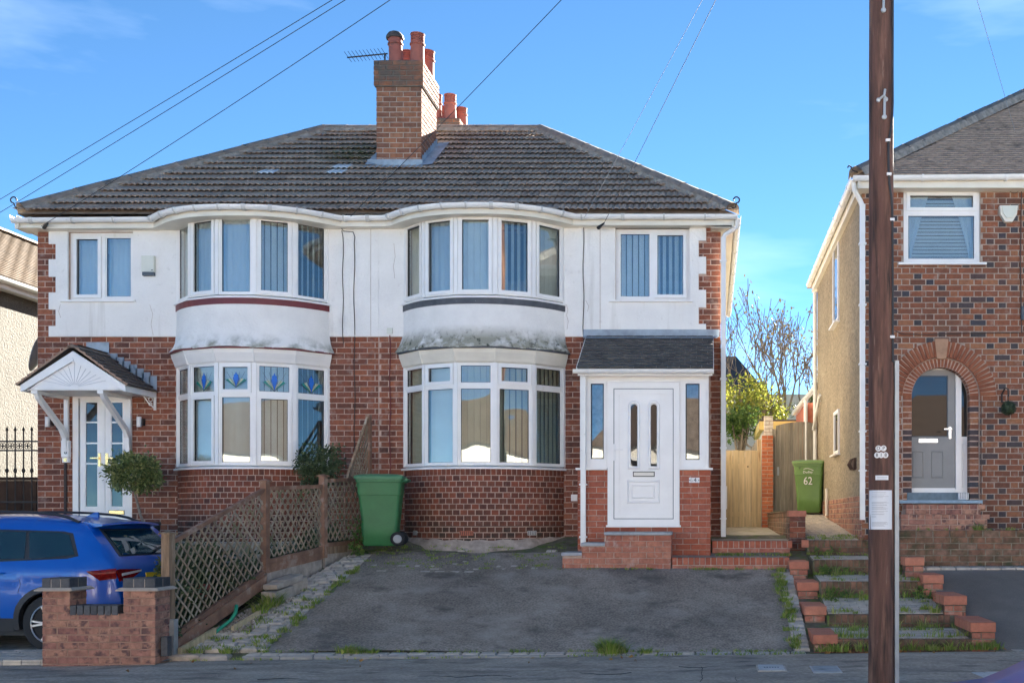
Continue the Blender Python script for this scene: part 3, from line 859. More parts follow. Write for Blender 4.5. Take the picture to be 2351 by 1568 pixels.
PL, PR = Pieces(), Pieces()
def blk_l(zc):
    h = [(BAY_L['xc']-BAY_L['c']+0.03 - XL, BAY_L['xc']+BAY_L['c']-0.03 - XL)]
    if zc < DOOR_L[3]: h.append((DOOR_L[0]-XL, DOOR_L[1]-XL))
    if zc > ZR:
        i = next((k for k in range(7) if ql[k] >= zc >= ql[k+1]), 0)
        h.append(((wl_ if i % 2 == 1 else nl) - XL, 20))
    return h
def blk_r(zc):
    h = [(BAY_R['xc']-BAY_R['c']+0.03 - XP, BAY_R['xc']+BAY_R['c']-0.03 - XP)]
    if zc < rz_(757): h.append((-1.86 - XP, 0.0 - XP))
    if zc > ZR:
        i = next((k for k in range(7) if qr[k] >= zc >= qr[k+1]), 0)
        h.append((-0.1, (wr_ if i % 2 == 1 else nr) - XP))
    return h
CO = 0.0845
base_z = ZR - CO*38
lay(PL, (XL, YW, 0), (1,0,0), (0,-1,0), XP-XL, base_z, ZT-0.01, m_brick, wall_l, blk_l, c=CO)
lay(PR, (XP, YW, 0), (1,0,0), (0,-1,0), XR-XP, base_z, ZT-0.01, m_brick, wall_r, blk_r, c=CO, off=0.03)
# right hand return of the corner
lay(PR, (XR, YW, 0), (0,1,0), (1,0,0), 0.6, base_z, ZT-0.01, m_brick, wall_r, None, c=CO, off=0.06)

# ---- curved brick plinths under the lower bays
def bay_plinth(b, parent, Pp, name_mat):
    mb = MB()
    mb.sweep(bay_path(b, 24), [(-0.010, 0.0), (-0.010, BZ['l0']-0.03), (-0.15, BZ['l0']-0.03), (-0.15, 0.0)])
    part = mb.build('bay_plinth', m_mortar, parent)
    Rr = b['R']; tot = 2*b['h']
    n = int(round(tot*Rr/0.117)); da = tot/n
    zt = BZ['l0'] - 0.035
    k = 0
    z = zt
    while z > 0.75:
        hgt = 0.112 if k == 0 else CO
        nn = n if k else int(n*1.55)
        dd = tot/nn
        for i in range(nn + (k % 2)):
            a = -b['h'] + (i + 0.5 - (0.5 if k % 2 else 0))*dd
            wd = dd*Rr - 0.012
            if k % 2 and i == 0: a += dd*0.25; wd = dd*Rr/2 - 0.012
            if k % 2 and i == nn: a -= dd*0.25; wd = dd*Rr/2 - 0.012
            nrm = Vector((math.sin(a), -math.cos(a), 0))
            pos = Vector((b['xc'], b['yc'], 0)) + nrm*(Rr - 0.03)
            pos.z = z - hgt/2
            Pp.add(basis(pos, (math.cos(a), math.sin(a), 0), nrm), wd, hgt-0.012, 0.06, name_mat, part)
        z -= hgt; k += 1
    return part
plinth_r = bay_plinth(BAY_R, house_r, PR, m_brick_bay)
plinth_l = bay_plinth(BAY_L, house_l, PL, m_brick_bay)

# ---- window building
def ring(mb, x0, x1, z0, z1, wd, y0, y1, T, m=0):
    mb.box(x0, x1, y0, y1, z0, z0+wd, m, T); mb.box(x0, x1, y0, y1, z1-wd, z1, m, T)
    mb.box(x0, x0+wd, y0, y1, z0+wd, z1-wd, m, T); mb.box(x1-wd, x1, y0, y1, z0+wd, z1-wd, m, T)

def facet(part, T, w, z0, z1, lights, glass=None, frame_mat=None, blind=None):
    """one flat run of window. T: local x along, -y outward, z world height. lights: (x0,x1,z0,z1,opening,blind)"""
    fm = frame_mat or m_upvc
    mb = MB()
    for a, b, c, d in cells(0, w, z0, z1, [l[:4] for l in lights]): mb.box(a, b, -0.0, 0.07, c, d, 0, T)
    mb.build('frame', fm, part)
    for l in lights:
        x0, x1, a, b, op = l[:5]
        if op:
            mb = MB(); ring(mb, x0-0.012, x1+0.012, a-0.012, b+0.012, 0.050, -0.022, 0.05, T)
            mb.build('casement', fm, part)
            i = 0.038
        else:
            mb = MB(); ring(mb, x0-0.001, x1+0.001, a-0.001, b+0.001, 0.017, 0.012, 0.05, T)
            mb.build('bead', fm, part)
            i = 0.016
        mb = MB(); ring(mb, x0+i-0.002, x1-i+0.002, a+i-0.002, b-i+0.002, 0.007, 0.008 if op else 0.018, 0.04, T)
        mb.build('gasket', m_gasket, part)
        mb = MB(); mb.box(x0+i, x1-i, 0.022, 0.030, a+i, b-i, 0, T)
        mb.build('pane', glass or m_glass, part)
        bl = l[5] if len(l) > 5 else blind
        if bl: slats(part, T, x0, x1, a, b, *bl)

def slats(part, T, x0, x1, z0, z1, mat, ang, pitch=0.085, wd=0.089, depth=0.12):
    if mat is m_net:
        mb = MB()
        n = int((x1-x0)/0.02)
        k = len(mb.v)
        for i in range(n+1):
            x = x0 + (x1-x0)*i/n
            yy = depth + 0.015*math.sin(i*1.3+0.6*math.sin(i*0.37))
            mb.v.append(tuple(T @ Vector((x, yy, z0)))); mb.v.append(tuple(T @ Vector((x, yy, z1))))
        for i in range(n): mb.f.append([2*i, 2*i+2, 2*i+3, 2*i+1]); mb.m.append(0)
        mb.build('net_curtain', m_net, part, smooth=60)
        return
    n = max(1, int((x1-x0)/pitch))
    me = piece_mesh(wd, round(z1-z0, 2), 0.0015, 0.0002, mat, 'blind_slat')
    for i in range(n+1):
        x = x0 + (x1-x0)*(i+0.5)/(n+1)
        a = R(ang) + random.gauss(0, 0.05)
        inst('blind_slat', me, T @ Matrix.Translation((x, depth, (z0+z1)/2)) @ Matrix.Rotation(a, 4, 'Z'), part, mat)

def bay_facets(b, off=0.0):
    pts = bay_path(b, 5)
    out = []
    for i in range(5):
        p, q = Vector(pts[i]), Vector(pts[i+1])
        d = (q-p); L = d.length; d.normalize()
        n = Vector((d.y, -d.x))
        out.append((basis((p.x+n.x*off, p.y+n.y*off, 0), (d.x, d.y, 0), (n.x, n.y, 0)), L))
    return out

def bay_posts(b, part, z0, z1):
    pts = bay_path(b, 5)
    mb = MB()
    for i, p in enumerate(pts):
        a = -b['h'] + 2*b['h']*i/5
        nrm = Vector((math.sin(a), -math.cos(a), 0))
        T = basis((p[0], p[1], 0), (math.cos(a), math.sin(a), 0), nrm)
        mb.box(-0.028, 0.028, -0.012, 0.09, z0, z1, 0, T)
    mb.build('bay_post', m_upvc, part)

A, N = True, False
BL_W, BL_B = m_blind, m_blind_b
# upper right bay
bu = thing  # (no alias use)
def make_bay_window(parent, b, z0, z1, spec, label, sill_mat, transom=None):
    part = MB()
    part.sweep(bay_path(b, 5, 0.0), [(0.055, z0-0.055), (0.055, z0-0.03), (-0.06, z0), (-0.12, z0), (-0.12, z0-0.055)])
    w = part.build('bay_window', m_upvc, parent, label=label)
    bay_posts(b, w, z0, z1)
    for i, (T, L) in enumerate(bay_facets(b)):
        e = 0.024; f = 0.030
        sp = spec[i]
        lights = []
        if transom:
            lights.append((e+f, L-e-f, z0+f, transom-0.03, sp[0], sp[1]))
            lights.append((e+f, L-e-f, transom+0.03, z1-f, sp[2], sp[1]))
        else:
            lights.append((e+f, L-e-f, z0+f, z1-f, sp[0], sp[1]))
        sub = [(l[0]-e, l[1]-e, l[2], l[3], l[4], l[5]) for l in lights]
        T2 = T @ Matrix.Translation((e, 0, 0))
        facet(w, T2, L-2*e, z0, z1, sub, glass=m_glass_flat if not transom else m_glass)
    return w
bw_ru = make_bay_window(house_r, BAY_R, BZ['u0'], BZ['u1'],
    [(A, (BL_B, 12)), (A, (m_net, 0)), (A, (BL_W, 14, 0.10)), (A, (BL_W, 48, 0.10)), (A, (BL_W, 10))], 'upper bay window with vertical blinds over a dark lead apron', None)
bw_rl = make_bay_window(house_r, BAY_R, BZ['l0'], BZ['l1'],
    [(N, (BL_B, 8), N), (N, (BL_W, 5), A), (N, (BL_B, 22, 0.095), N), (N, (BL_B, 26, 0.095), A), (N, (BL_B, 24, 0.09), N)], 'lower bay window with beige vertical blinds', None, transom=3.46)
bw_lu = make_bay_window(house_l, BAY_L, BZ['u0'], BZ['u1'],
    [(N, (BL_W, 20)), (A, (m_net, 0)), (N, (m_net, 0)), (A, (BL_W, 34, 0.10)), (N, (BL_W, 48, 0.10))], 'upper bay window with vertical blinds over a maroon band', None)
bw_ll = make_bay_window(house_l, BAY_L, BZ['l0'], BZ['l1'],
    [(N, (BL_W, 60), N), (A, (BL_W, 10), N), (N, (BL_W, 35, 0.1), A), (A, (BL_W, 30, 0.1), N), (N, (BL_W, 70, 0.1), N)], 'lower bay window with blue stained glass tulips in its top lights', None, transom=3.335)

# stained glass fans in the top lights of the left lower bay
def fan(part, T, cx, z0, h, wd):
    def poly(pts, m, nm, y=0.012):
        mb = MB(); mb.prism([(cx+p[0]*wd, z0+p[1]*h) for p in pts], y, y+0.006, 0, T); return mb.build(nm, m, part)
    poly([(0,0.05),(0.17,0.52),(0.12,0.62),(0.12,0.74),(0.05,0.76),(0,0.9),(-0.05,0.76),(-0.12,0.74),(-0.12,0.62),(-0.17,0.52)], m_blue_gl, 'blue_tulip')
    for s in (-1, 1):
        poly([(s*0.02,0.04),(s*0.55,0.42),(s*0.44,0.50),(s*0.05,0.10)], m_green_gl, 'green_leaf')
        poly([(s*0.03,0.10),(s*0.40,0.48),(s*0.27,0.54),(s*0.05,0.16)], m_cream_gl, 'cream_leaf')
    mb = MB()
    for a in (-52, -30, -14, 14, 30, 52):
        L2 = h*0.9/math.cos(R(a)) if abs(a) < 40 else wd*0.62/abs(math.sin(R(a)))
        p0 = Vector((cx, 0.010, z0)); p1 = p0 + Vector((math.sin(R(a))*L2, 0, math.cos(R(a))*L2))
        mb.tube([T @ p0, T @ p1], 0.0022, 4)
    mb.build('lead_came', m_came, part)
for i, (T, L) in enumerate(bay_facets(BAY_L)):
    if i: fan(bw_ll, T, L/2, 3.335+0.05+(0.045 if i == 2 else 0), 0.31 - (0.05 if i == 2 else 0), 0.28)

# ---- skirts between the bays: apron strip, render drum, flared bottom, cornice boards
def bay_skirt(b, parent, strip_mat, flare_mat, corn_mat, seed):
    rnd = random.Random(seed)
    mb = MB()
    mb.sweep(bay_path(b, 20, 0.012), [(0.0, 4.655), (0.012, 4.655), (0.012, 4.746), (0.0, 4.746)])
    mb.build('apron_strip', strip_mat, parent)
    ph = [rnd.uniform(0, 6) for _ in range(4)]
    def jit(i, j, o, z):
        if 3 <= j <= 6:
            o += 0.012*math.sin(i*0.7+ph[0]) + 0.008*math.sin(i*1.9+ph[1]) + rnd.uniform(-0.004, 0.004)
            z += 0.010*math.sin(i*0.5+ph[2]) + rnd.uniform(-0.005, 0.005)
        return o, z
    mb = MB()
    prof = [(0.012, 4.745), (0.012, 4.45), (0.018, 4.30), (0.045, 4.18), (0.085, 4.09), (0.125, 4.04), (0.125, 4.015), (0.0, 4.02), (-0.1, 4.02), (-0.1, 4.745)]
    mb.sweep(bay_path(b, 40), prof, jit=jit)
    mb.build('bay_skirt', flare_mat, parent, smooth=50)
    mb = MB()
    mb.sweep(bay_path(b, 40, 0.0), [(0.118, 3.995), (0.118, 4.016), (0.0, 4.02), (0.0, 3.995)])
    mb.build('skirt_drip_edge', strip_mat, parent)
    mb = MB()
    mb.sweep(bay_path(b, 5), [(0.015, BZ['l1']-0.005), (0.035, BZ['l1']+0.015), (0.05, BZ['l1']+0.06), (0.085, BZ['l1']+0.14), (0.095, 3.994), (-0.1, 3.994), (-0.1, BZ['l1']-0.005)])
    c = mb.build('bay_cornice', corn_mat, parent)
    for i, p in enumerate(bay_path(b, 5)):
        if 0 < i < 5:
            a = -b['h'] + 2*b['h']*i/5
            T = basis((p[0], p[1], 0), (math.cos(a), math.sin(a), 0), (math.sin(a), -math.cos(a), 0))
            mb = MB(); mb.prism([(-0.105, 3.995), (-0.065, BZ['l1']+0.06), (-0.045, BZ['l1']), (-0.02, BZ['l1']), (-0.02, 3.995)], -0.012, 0.012, 0, T @ Matrix.Rotation(R(90), 4, 'Z'))
            mb.build('joint_cover', corn_mat, c)
bay_skirt(BAY_R, house_r, m_leadd, m_flare_r, m_upvc_c, 3)
bay_skirt(BAY_L, house_l, m_maroon, m_flare_l, m_upvc, 5)
# cement haunching at the foot of the right bay
mb = MB()
mb.sweep(bay_path(BAY_R, 30), [(0.0, 1.24), (0.05, 1.17), (0.13, 1.09), (0.17, 0.95), (0.0, 0.95)], jit=lambda i, j, o, z: (o*(1+0.35*math.sin(i*0.9)), z - 0.06*math.cos((i-15)/15*1.4) + 0.012*math.sin(i*1.7)))
mb.build('cement_haunch', m_haunch, house_r, smooth=60)
# damp course and air bricks
mb = MB()
mb.sweep(bay_path(BAY_R, 24), [(0.004, 1.385), (0.004, 1.392), (-0.02, 1.392), (-0.02, 1.385)])
mb.build('damp_course', m_gasket, house_r)
for k, (aa, mt, wd) in enumerate([(-5, m_brick_por, 0.20), (-42, m_slab_w, 0.10), (33, m_slab_w, 0.14)]):
    a = R(aa)
    nrm = Vector((math.sin(a), -math.cos(a), 0))
    pos = Vector((BAY_R['xc'], BAY_R['yc'], 1.285)) + nrm*(BAY_R['R']+0.002)
    T = basis(pos, (math.cos(a), math.sin(a), 0), nrm)
    mb = MB(); mb.box(-wd/2, wd/2, -0.004, 0.03, -0.033, 0.033, 0, T)
    ab = mb.build('air_brick', mt, house_r)
    mb = MB()
    nh = int(wd/0.026)
    for i in range(nh):
        for j in (-1, 0, 1):
            xx = -wd/2 + (i+0.5)*wd/nh
            mb.box(xx-0.007, xx+0.007, -0.006, 0.0, j*0.019-0.006, j*0.019+0.006, 0, T)
    mb.build('vent_hole', m_black, ab)

# ---- flat windows
def flat_window(parent, rect, split, opens, blinds, label, sill=True):
    x0, x1, z0, z1 = rect
    T = basis((x0, YW-0.002+0.06, 0), (1,0,0), (0,-1,0))
    mb = MB()
    mb.box(x0-0.10, x1+0.05, YW-0.07, YW+0.1, z0-0.028, z0+0.0)
    wpart = mb.build('window', m_upvc, parent, label=label)
    f = 0.06
    w = x1-x0
    ls = [(f, split-0.035, z0+f, z1-f, opens[0], blinds[0]), (split+0.035, w-f, z0+f, z1-f, opens[1], blinds[1])]
    facet(wpart, T, w, z0+0.001, z1, ls, glass=m_glass_flat)
    return wpart
flat_window(house_r, WIN_R, X(1498,YW)-WIN_R[0], (N, A), ((BL_W, 38, 0.11), (BL_W, 52, 0.11)), 'small upper window with open vertical blinds')
flat_window(house_l, WIN_L, X(232,YW)-WIN_L[0], (A, N), ((m_net, 0), (m_net, 0)), 'small upper window with net curtains')

# ---- eaves: gutter, fascia, soffit
def eave_path():
    pts = []
    x = XL - 0.22
    def p_at(x):
        v = 0
        for b in (BAY_L, BAY_R):
            t = abs(x-b['xc'])/1.42
            if t < 1: v = max(v, b['s']*(1-t**2.5))
        return v
    x = XL-0.22
    while x < XR+0.25:
        pts.append((x, 16.74 - p_at(x)))
        near = any(abs(x-b['xc']) < 1.6 for b in (BAY_L, BAY_R))
        x += 0.08 if near else 0.4
    pts.append((XR+0.25, 16.74))
    pts.append((XP, 16.74 - p_at(XP)))
    return sorted(pts)
EP = eave_path()
def gz(x): return 0.0 - 0.055*max(0.0, (-x-2.0)/8.5)
def split_path(x0, x1):
    pp = [p for p in EP if x0 <= p[0] <= x1]
    return pp
gut_prof = [(-0.056*math.cos(t) , 6.075-0.062*math.sin(t)) for t in [math.pi*i/8 for i in range(9)]]
gut_prof = [(0.056*math.cos(math.pi*i/8)+0.0, 6.07-0.068*math.sin(math.pi*i/8)) for i in range(9)] + [(-0.050, 6.07)] + [(-0.050*math.cos(math.pi*i/8), 6.07-0.060*math.sin(math.pi*i/8)) for i in range(1, 8)] + [(0.050, 6.07)]
for parent, x0, x1, lb in ((house_l, -20, XP, 'l'), (house_r, XP, 20, 'r')):
    pp = split_path(x0, x1)
    dz = [gz(p[0]) for p in pp]
    mb = MB(); mb.sweep(pp, gut_prof, dz=dz)
    g = mb.build('gutter', m_gutter, parent, smooth=50)
    mb = MB(); mb.sweep(pp, [(-0.062, 5.935), (-0.062, 6.06), (-0.085, 6.06), (-0.085, 5.935)], dz=dz); mb.build('fascia', m_upvc_c, parent)
    mb = MB(); mb.sweep(pp, [(-0.07, 5.94), (-0.07, 5.948), (-0.40, 5.948), (-0.40, 5.94)], dz=dz); mb.build('soffit', m_upvc_c, parent)
    # brackets and joints
    acc = 0; step = 0.62; nxt = 0.3
    for p, q in zip(pp, pp[1:]):
        d = Vector(q)-Vector(p); L = d.length
        while nxt < acc + L:
            t = (nxt-acc)/L
            c = Vector(p)+d*t
            dn = d.normalized()
            br = MB()
            aa = 0.012 if int(nxt/step) % 3 else 0.028
            br.sweep([(c.x-dn.x*aa, c.y-dn.y*aa), (c.x+dn.x*aa, c.y+dn.y*aa)], [(o*1.2, 6.07+(z-6.07)*1.2) for o, z in gut_prof[:9]] + [(-0.05, 6.082), (0.05, 6.082)], dz=[gz(c.x)]*2)
            br.build('gutter_bracket', m_gutter_j, g)
            nxt += step if not any(abs(c.x-b['xc']) < 1.5 for b in (BAY_L, BAY_R)) else 0.36
        acc += L
# flat roofs over the bays behind the gutter
for b, parent in ((BAY_L, house_l), (BAY_R, house_r)):
    mb = MB()
    pts = [p for p in EP if abs(p[0]-b['xc']) < 1.45]
    n = len(pts)
    vs = [(p[0], p[1]+0.06, 6.05) for p in pts] + [(p[0], 17.05, 6.14) for p in pts]
    mb.add(vs, [(i, i+1, n+i+1, n+i) for i in range(n-1)])
    mb.build('bay_roof', m_leadd, parent)
# side eaves
for parent, sx, s in ((house_r, XR+0.25, 1), (house_l, XL-0.22, -1)):
    pth = [(sx, 16.76), (sx, 24.9)] if s > 0 else [(sx, 24.9), (sx, 16.76)]
    # outward must be away from the house: run so that the right-hand side faces out
    mb = MB(); mb.sweep(pth, gut_prof); mb.build('side_gutter', m_gutter, parent, smooth=50)
    mb = MB(); mb.sweep(pth, [(-0.062, 5.88), (-0.062, 6.06), (-0.085, 6.06), (-0.085, 5.88)]); mb.build('side_fascia', m_upvc_c, parent)
    mb = MB(); mb.sweep(pth, [(-0.07, 5.885), (-0.07, 5.893), (-0.40, 5.893), (-0.40, 5.885)]); mb.build('side_soffit', m_upvc_c, parent)
    if s > 0:
        for k in range(9):
            br = MB(); yy = 17.2 + k*0.85
            br.sweep([(sx, yy-0.015), (sx, yy+0.015)], [(o*1.15, 6.07+(z-6.07)*1.15) for o, z in gut_prof[:9]] + [(-0.05, 6.076), (0.05, 6.076)])
            br.build('gutter_bracket', m_gutter, parent)

# ---- roof
PT = 0.635; PA = math.atan(PT)
EY, EZ = 16.70, 6.105
RY = 20.85; RZ = EZ + (RY-EY)*PT
EXL, EXR = XL-0.12, XR+0.21
RXL, RXR = -7.25, -3.18
def roof_deck(parent, left):
    mb = MB()
    mid = XP
    dz = -0.03
    if left:
        vs = [(EXL, EY, EZ), (mid, EY, EZ), (mid, RY, RZ), (RXL, RY, RZ), (EXL, 2*RY-EY, EZ), (mid, 2*RY-EY, EZ)]
        fs = [(0,1,2,3), (0,3,4), (4,3,2,5)]
    else:
        vs = [(mid, EY, EZ), (EXR, EY, EZ), (RXR, RY, RZ), (mid, RY, RZ), (EXR, 2*RY-EY, EZ), (mid, 2*RY-EY, EZ)]
        fs = [(0,1,2,3), (1,4,2), (2,4,5,3)]
    mb.add([(a, b, c+dz) for a, b, c in vs], fs)
    return mb.build('roof', m_tile, parent)
roof_l = roof_deck(house_l, True)
roof_r = roof_deck(house_r, False)

TW, TG, TLN = 0.283, 0.325, 0.40
def tile_mesh():
    mb = MB()
    nseg = 15
    prof = []
    for i in range(nseg+1):
        t = i/nseg*3
        fpart = t - math.floor(t) if i < nseg else 0.0
        # a steep left flank and a long right flank
        hgt = 0.024*math.sin(math.pi*fpart**0.9)**0.75 if fpart > 1e-6 else 0.0
        prof.append((TW*i/nseg, hgt))
    rows = [(0.0, 0.044), (0.06, 0.041), (TLN, 0.0)]
    for s, r in rows:
        for x, h in prof: mb.v.append((x, s, h + r))
    n = nseg+1
    for j in range(2):
        for i in range(nseg): mb.f.append([j*n+i, j*n+i+1, (j+1)*n+i+1, (j+1)*n+i]); mb.m.append(0)
    k = len(mb.v)
    for x, h in prof: mb.v.append((x, 0.003, h + 0.0405))
    for x, h in prof: mb.v.append((x, 0.09, h*0.9 + 0.022))
    for q in (k, k+n):
        o_ = 0 if q == k else k
        for i in range(nseg): mb.f.append([q+i, q+i+1, o_+i+1, o_+i]); mb.m.append(0)
    me = bpy.data.meshes.new('roof_tile')
    me.from_pydata(mb.v, [], mb.f)
    for p in me.polygons: p.use_smooth = p.index < 2*nseg
    me.materials.append(m_tile)
    return me
TM = tile_mesh()
SL = (RY-EY)/math.cos(PA)
slope_T = Matrix.Translation((0, EY, EZ)) @ Matrix.Rotation(PA, 4, 'X')
def hip_x(y, left):
    t = (y-EY)/(RY-EY)
    return EXL + (RXL-EXL)*t if left else EXR + (RXR-EXR)*t
CHX0, CHX1, CHY = X(863, 18.8), X(968, 18.8), 18.8
nrow = int(SL/TG)+1
TRl = []; 
for r in range(nrow):
    s = r*TG - 0.03
    x = XP - 0.15 - 30*TW + (0.0 if r % 2 == 0 else 0.0)
    while x < EXR:
        y0 = EY + s*math.cos(PA); y1 = EY + min(SL, s+TLN)*math.cos(PA)
        xa, xb = x, x+TW
        lo0, hi0 = hip_x(y0, True), hip_x(y0, False)
        lo1, hi1 = hip_x(y1, True), hip_x(y1, False)
        if xb > lo0 and xa < hi0:
            T = slope_T @ Matrix.Translation((x, s, random.uniform(-0.002, 0.003))) @ Matrix.Rotation(random.gauss(0, 0.004), 4, 'Z')
            parent = roof_l if (x+TW/2) < XP else roof_r
            clip = xa < lo1 or xb > hi1 or s + TLN > SL
            if not clip:
                o = inst('roof_tile', TM, T, parent)
            else:
                bm = bmesh.new(); bm.from_mesh(TM); bm.transform(T)
                for left in (True, False):
                    a = Vector((EXL if left else EXR, EY, 0)); b2 = Vector((RXL if left else RXR, RY, 0))
                    d = b2-a
                    nrm = Vector((-d.y, d.x, 0)) if left else Vector((d.y, -d.x, 0))
                    bmesh.ops.bisect_plane(bm, geom=bm.verts[:]+bm.edges[:]+bm.faces[:], plane_co=a, plane_no=nrm, clear_outer=True)
                bmesh.ops.bisect_plane(bm, geom=bm.verts[:]+bm.edges[:]+bm.faces[:], plane_co=Vector((0, RY, 0)), plane_no=Vector((0, 1, 0)), clear_outer=True)
                if bm.faces:
                    me = bpy.data.meshes.new('roof_tile'); bm.to_mesh(me); me.materials.append(m_tile)
                    o = inst('roof_tile', me, Matrix.Identity(4), parent)
                else: o = None
                bm.free()
            if o is not None and not clip:
                c = T @ Vector((TW/2, TG/2, 0))
                uu = 1630+2550*c.x/c.y; vv = 1190-2550*(c.z-ZC)/c.y
                if (abs(uu-628) < 22 and abs(vv-396) < 8) or (abs(uu-778) < 22 and abs(vv-392) < 8):
                    o.material_slots[0].link = 'OBJECT'; o.material_slots[0].material = m_clear_tile
                    o['label'] = 'clear plastic roof tile'
        x += TW

# hip and ridge tiles, bedded in mortar
def ridge_piece(L, r=0.125):
    mb = MB()
    n = 8
    for yy, rr in ((0, r*1.03), (0.03, r*1.03), (0.035, r), (L, r)):
        for i in range(n+1):
            a = math.pi*(0.08 + 0.84*i/n)
            mb.v.append((math.cos(a)*rr, yy, math.sin(a)*rr*0.85 - 0.02))
    for j in range(3):
        for i in range(n): mb.f.append([j*(n+1)+i, j*(n+1)+i+1, (j+1)*(n+1)+i+1, (j+1)*(n+1)+i]); mb.m.append(0)
    mb.f.append(list(range(n+1))); mb.m.append(0)
    me = bpy.data.meshes.new('hip_tile'); me.from_pydata(mb.v, [], mb.f); me.materials.append(m_hip)
    for p in me.polygons: p.use_smooth = True
    return me
RM = ridge_piece(0.45)
def ridge_run(a, b, parent, name, bed=True, me=None, mat_bed=None):
    a, b = Vector(a), Vector(b)
    d = b-a; L = d.length; d.normalize()
    xax = d.cross(Vector((0,0,1))).normalized(); zax = xax.cross(d)
    n = max(1, int(round(L/0.44)))
    for i in range(n):
        T = Matrix.Identity(4)
        p = a + d*(L*i/n)
        for k in range(3): T[k][0] = xax[k]; T[k][1] = d[k]; T[k][2] = zax[k]; T[k][3] = p[k]
        T = T @ Matrix.Translation((0,0,random.uniform(-0.004,0.004))) @ Matrix.Diagonal((1, L/n/0.44, 1, 1))
        inst(name, me or RM, T, parent)
    if bed:
        mb = MB()
        rr = random.Random(5)
        m = int(L/0.06)
        T = Matrix.Identity(4)
        for k in range(3): T[k][0] = xax[k]; T[k][1] = d[k]; T[k][2] = zax[k]; T[k][3] = a[k]
        for i in range(m+1):
            t = L*i/m
            for sx in (-1, 1):
                w1 = 0.145 + rr.uniform(-0.012, 0.022)
                for ox, oz in ((w1*sx, -0.07), (0.10*sx, 0.035)):
                    mb.v.append(tuple(T @ Vector((ox, t, oz))))
        for i in range(m):
            for q in (0, 2):
                mb.f.append([4*i+q, 4*i+q+1, 4*i+q+5, 4*i+q+4]); mb.m.append(0)
        mb.build('mortar_bed', mat_bed or m_bed, parent)
zo = 0.06
ridge_run((EXL+0.03, EY+0.03, EZ+zo), (RXL, RY, RZ+zo), roof_l, 'hip_tile')
ridge_run((EXR-0.03, EY+0.03, EZ+zo), (RXR, RY, RZ+zo), roof_r, 'hip_tile')
ridge_run((RXL, RY, RZ+zo-0.01), (XP, RY, RZ+zo-0.01), roof_l, 'ridge_tile')
ridge_run((XP, RY, RZ+zo-0.01), (RXR, RY, RZ+zo-0.01), roof_r, 'ridge_tile')
# scrolled hip irons
for parent, x, s in ((house_l, EXL, -1), (house_r, EXR, 1)):
    mb = MB()
    mb.tube([(x-0.15*s, EY+0.02, EZ+0.05), (x, EY-0.03, EZ+0.05), (x+0.02*s, EY-0.05, EZ+0.12)] + [(x+0.02*s+0.045*s*math.sin(t), EY-0.05, EZ+0.165-0.045*math.cos(t)) for t in [0.5*k for k in range(1, 11)]], 0.011, 6)
    mb.build('hip_iron', m_iron, parent)

# ---- chimneys
def chimney(parent, x0, x1, y0, y1, zb, zt, pots, name='chimney', lead=True, n=200):
    mb = MB()
    mb.box(x0+0.012, x1-0.012, y0+0.012, y1-0.012, zb-1.2, zt-0.02)
    ch = mb.build(name, m_mortar_g, parent)
    P = Pieces()
    nc = int((zt-zb)/0.0866)+9
    for face, (O, ax, nn, L) in enumerate((((x0, y0, 0), (1,0,0), (0,-1,0), x1-x0), ((x1, y0, 0), (0,1,0), (1,0,0), y1-y0), ((x0, y1, 0), (0,-1,0), (-1,0,0), y1-y0))):
        lay(P, O, ax, nn, L, zt-0.0866*nc, zt-5*0.0866, m_brick_chim, ch, c=0.0866, bl=0.23, off=0.0 if face == 0 else 0.115)
        # oversailing top courses
        e = 0.035
        O2 = Vector(O) - Vector(ax)*e
        lay(P, O2, ax, nn, L+2*e, zt-5*0.0866, zt, m_brick_chim, ch, c=0.0866, bl=0.23, proud=e, d=0.09, off=0.1)
    P.emit(ch, n)
    mb = MB(); mb.box(x0-0.02, x1+0.02, y0-0.02, y1+0.02, zt-0.44, zt-0.006)
    rnd = random.Random(2)
    cx, cy = (x0+x1)/2, (y0+y1)/2
    mb.add([(x0-0.02,y0-0.02,zt-0.006),(x1+0.02,y0-0.02,zt-0.006),(x1+0.02,y1+0.02,zt-0.006),(x0-0.02,y1+0.02,zt-0.006),(x0+0.12,y0+0.12,zt+0.06),(x1-0.12,y0+0.12,zt+0.06),(x1-0.12,y1-0.12,zt+0.06),(x0+0.12,y1-0.12,zt+0.06)],
           [(0,1,5,4),(1,2,6,5),(2,3,7,6),(3,0,4,7),(4,5,6,7)])
    mb.build('flaunching', m_stack_cap, ch)
    for px, py, h, cowl, tilt in pots:
        T = Matrix.Translation((px, py, zt+0.02)) @ Matrix.Rotation(R(tilt), 4, 'Y')
        r = 0.118
        prof = [(r*1.10,0),(r*1.06,0.05),(r,0.10),(r*0.95,h*0.62),(r*1.10,h*0.63),(r*1.10,h*0.67),(r*0.95,h*0.68)]
        if cowl == 'vent':
            prof += [(r*0.90,h*0.72)]
            for k in range(4):
                zz = h*(0.74+0.055*k)
                prof += [(r*0.98,zz),(r*0.98,zz+h*0.028),(r*0.84,zz+h*0.032),(r*0.84,zz+h*0.05)]
            prof += [(r*1.04,h*0.965),(r*1.04,h),(r*0.80,h+0.004),(r*0.6,h-0.03)]
        else:
            prof += [(r*0.98,h*0.78),(r*1.02,h*0.86)]
        mb = MB(); mb.lathe(prof, 18, T)
        pt = mb.build('chimney_pot', m_pot, ch, smooth=45)
        if cowl == 'hood':
            mb = MB(); mb.lathe([(r*1.22,h*0.82),(r*1.28,h*0.86),(r*1.20,h*0.93),(r*0.9,h*1.02),(r*0.45,h*1.07),(0.01,h*1.085)], 18, T)
            mb.build('cowl', m_cowl, pt, smooth=50)
    return ch
cw = CHX1-CHX0
CZT = Z(140, 18.8)
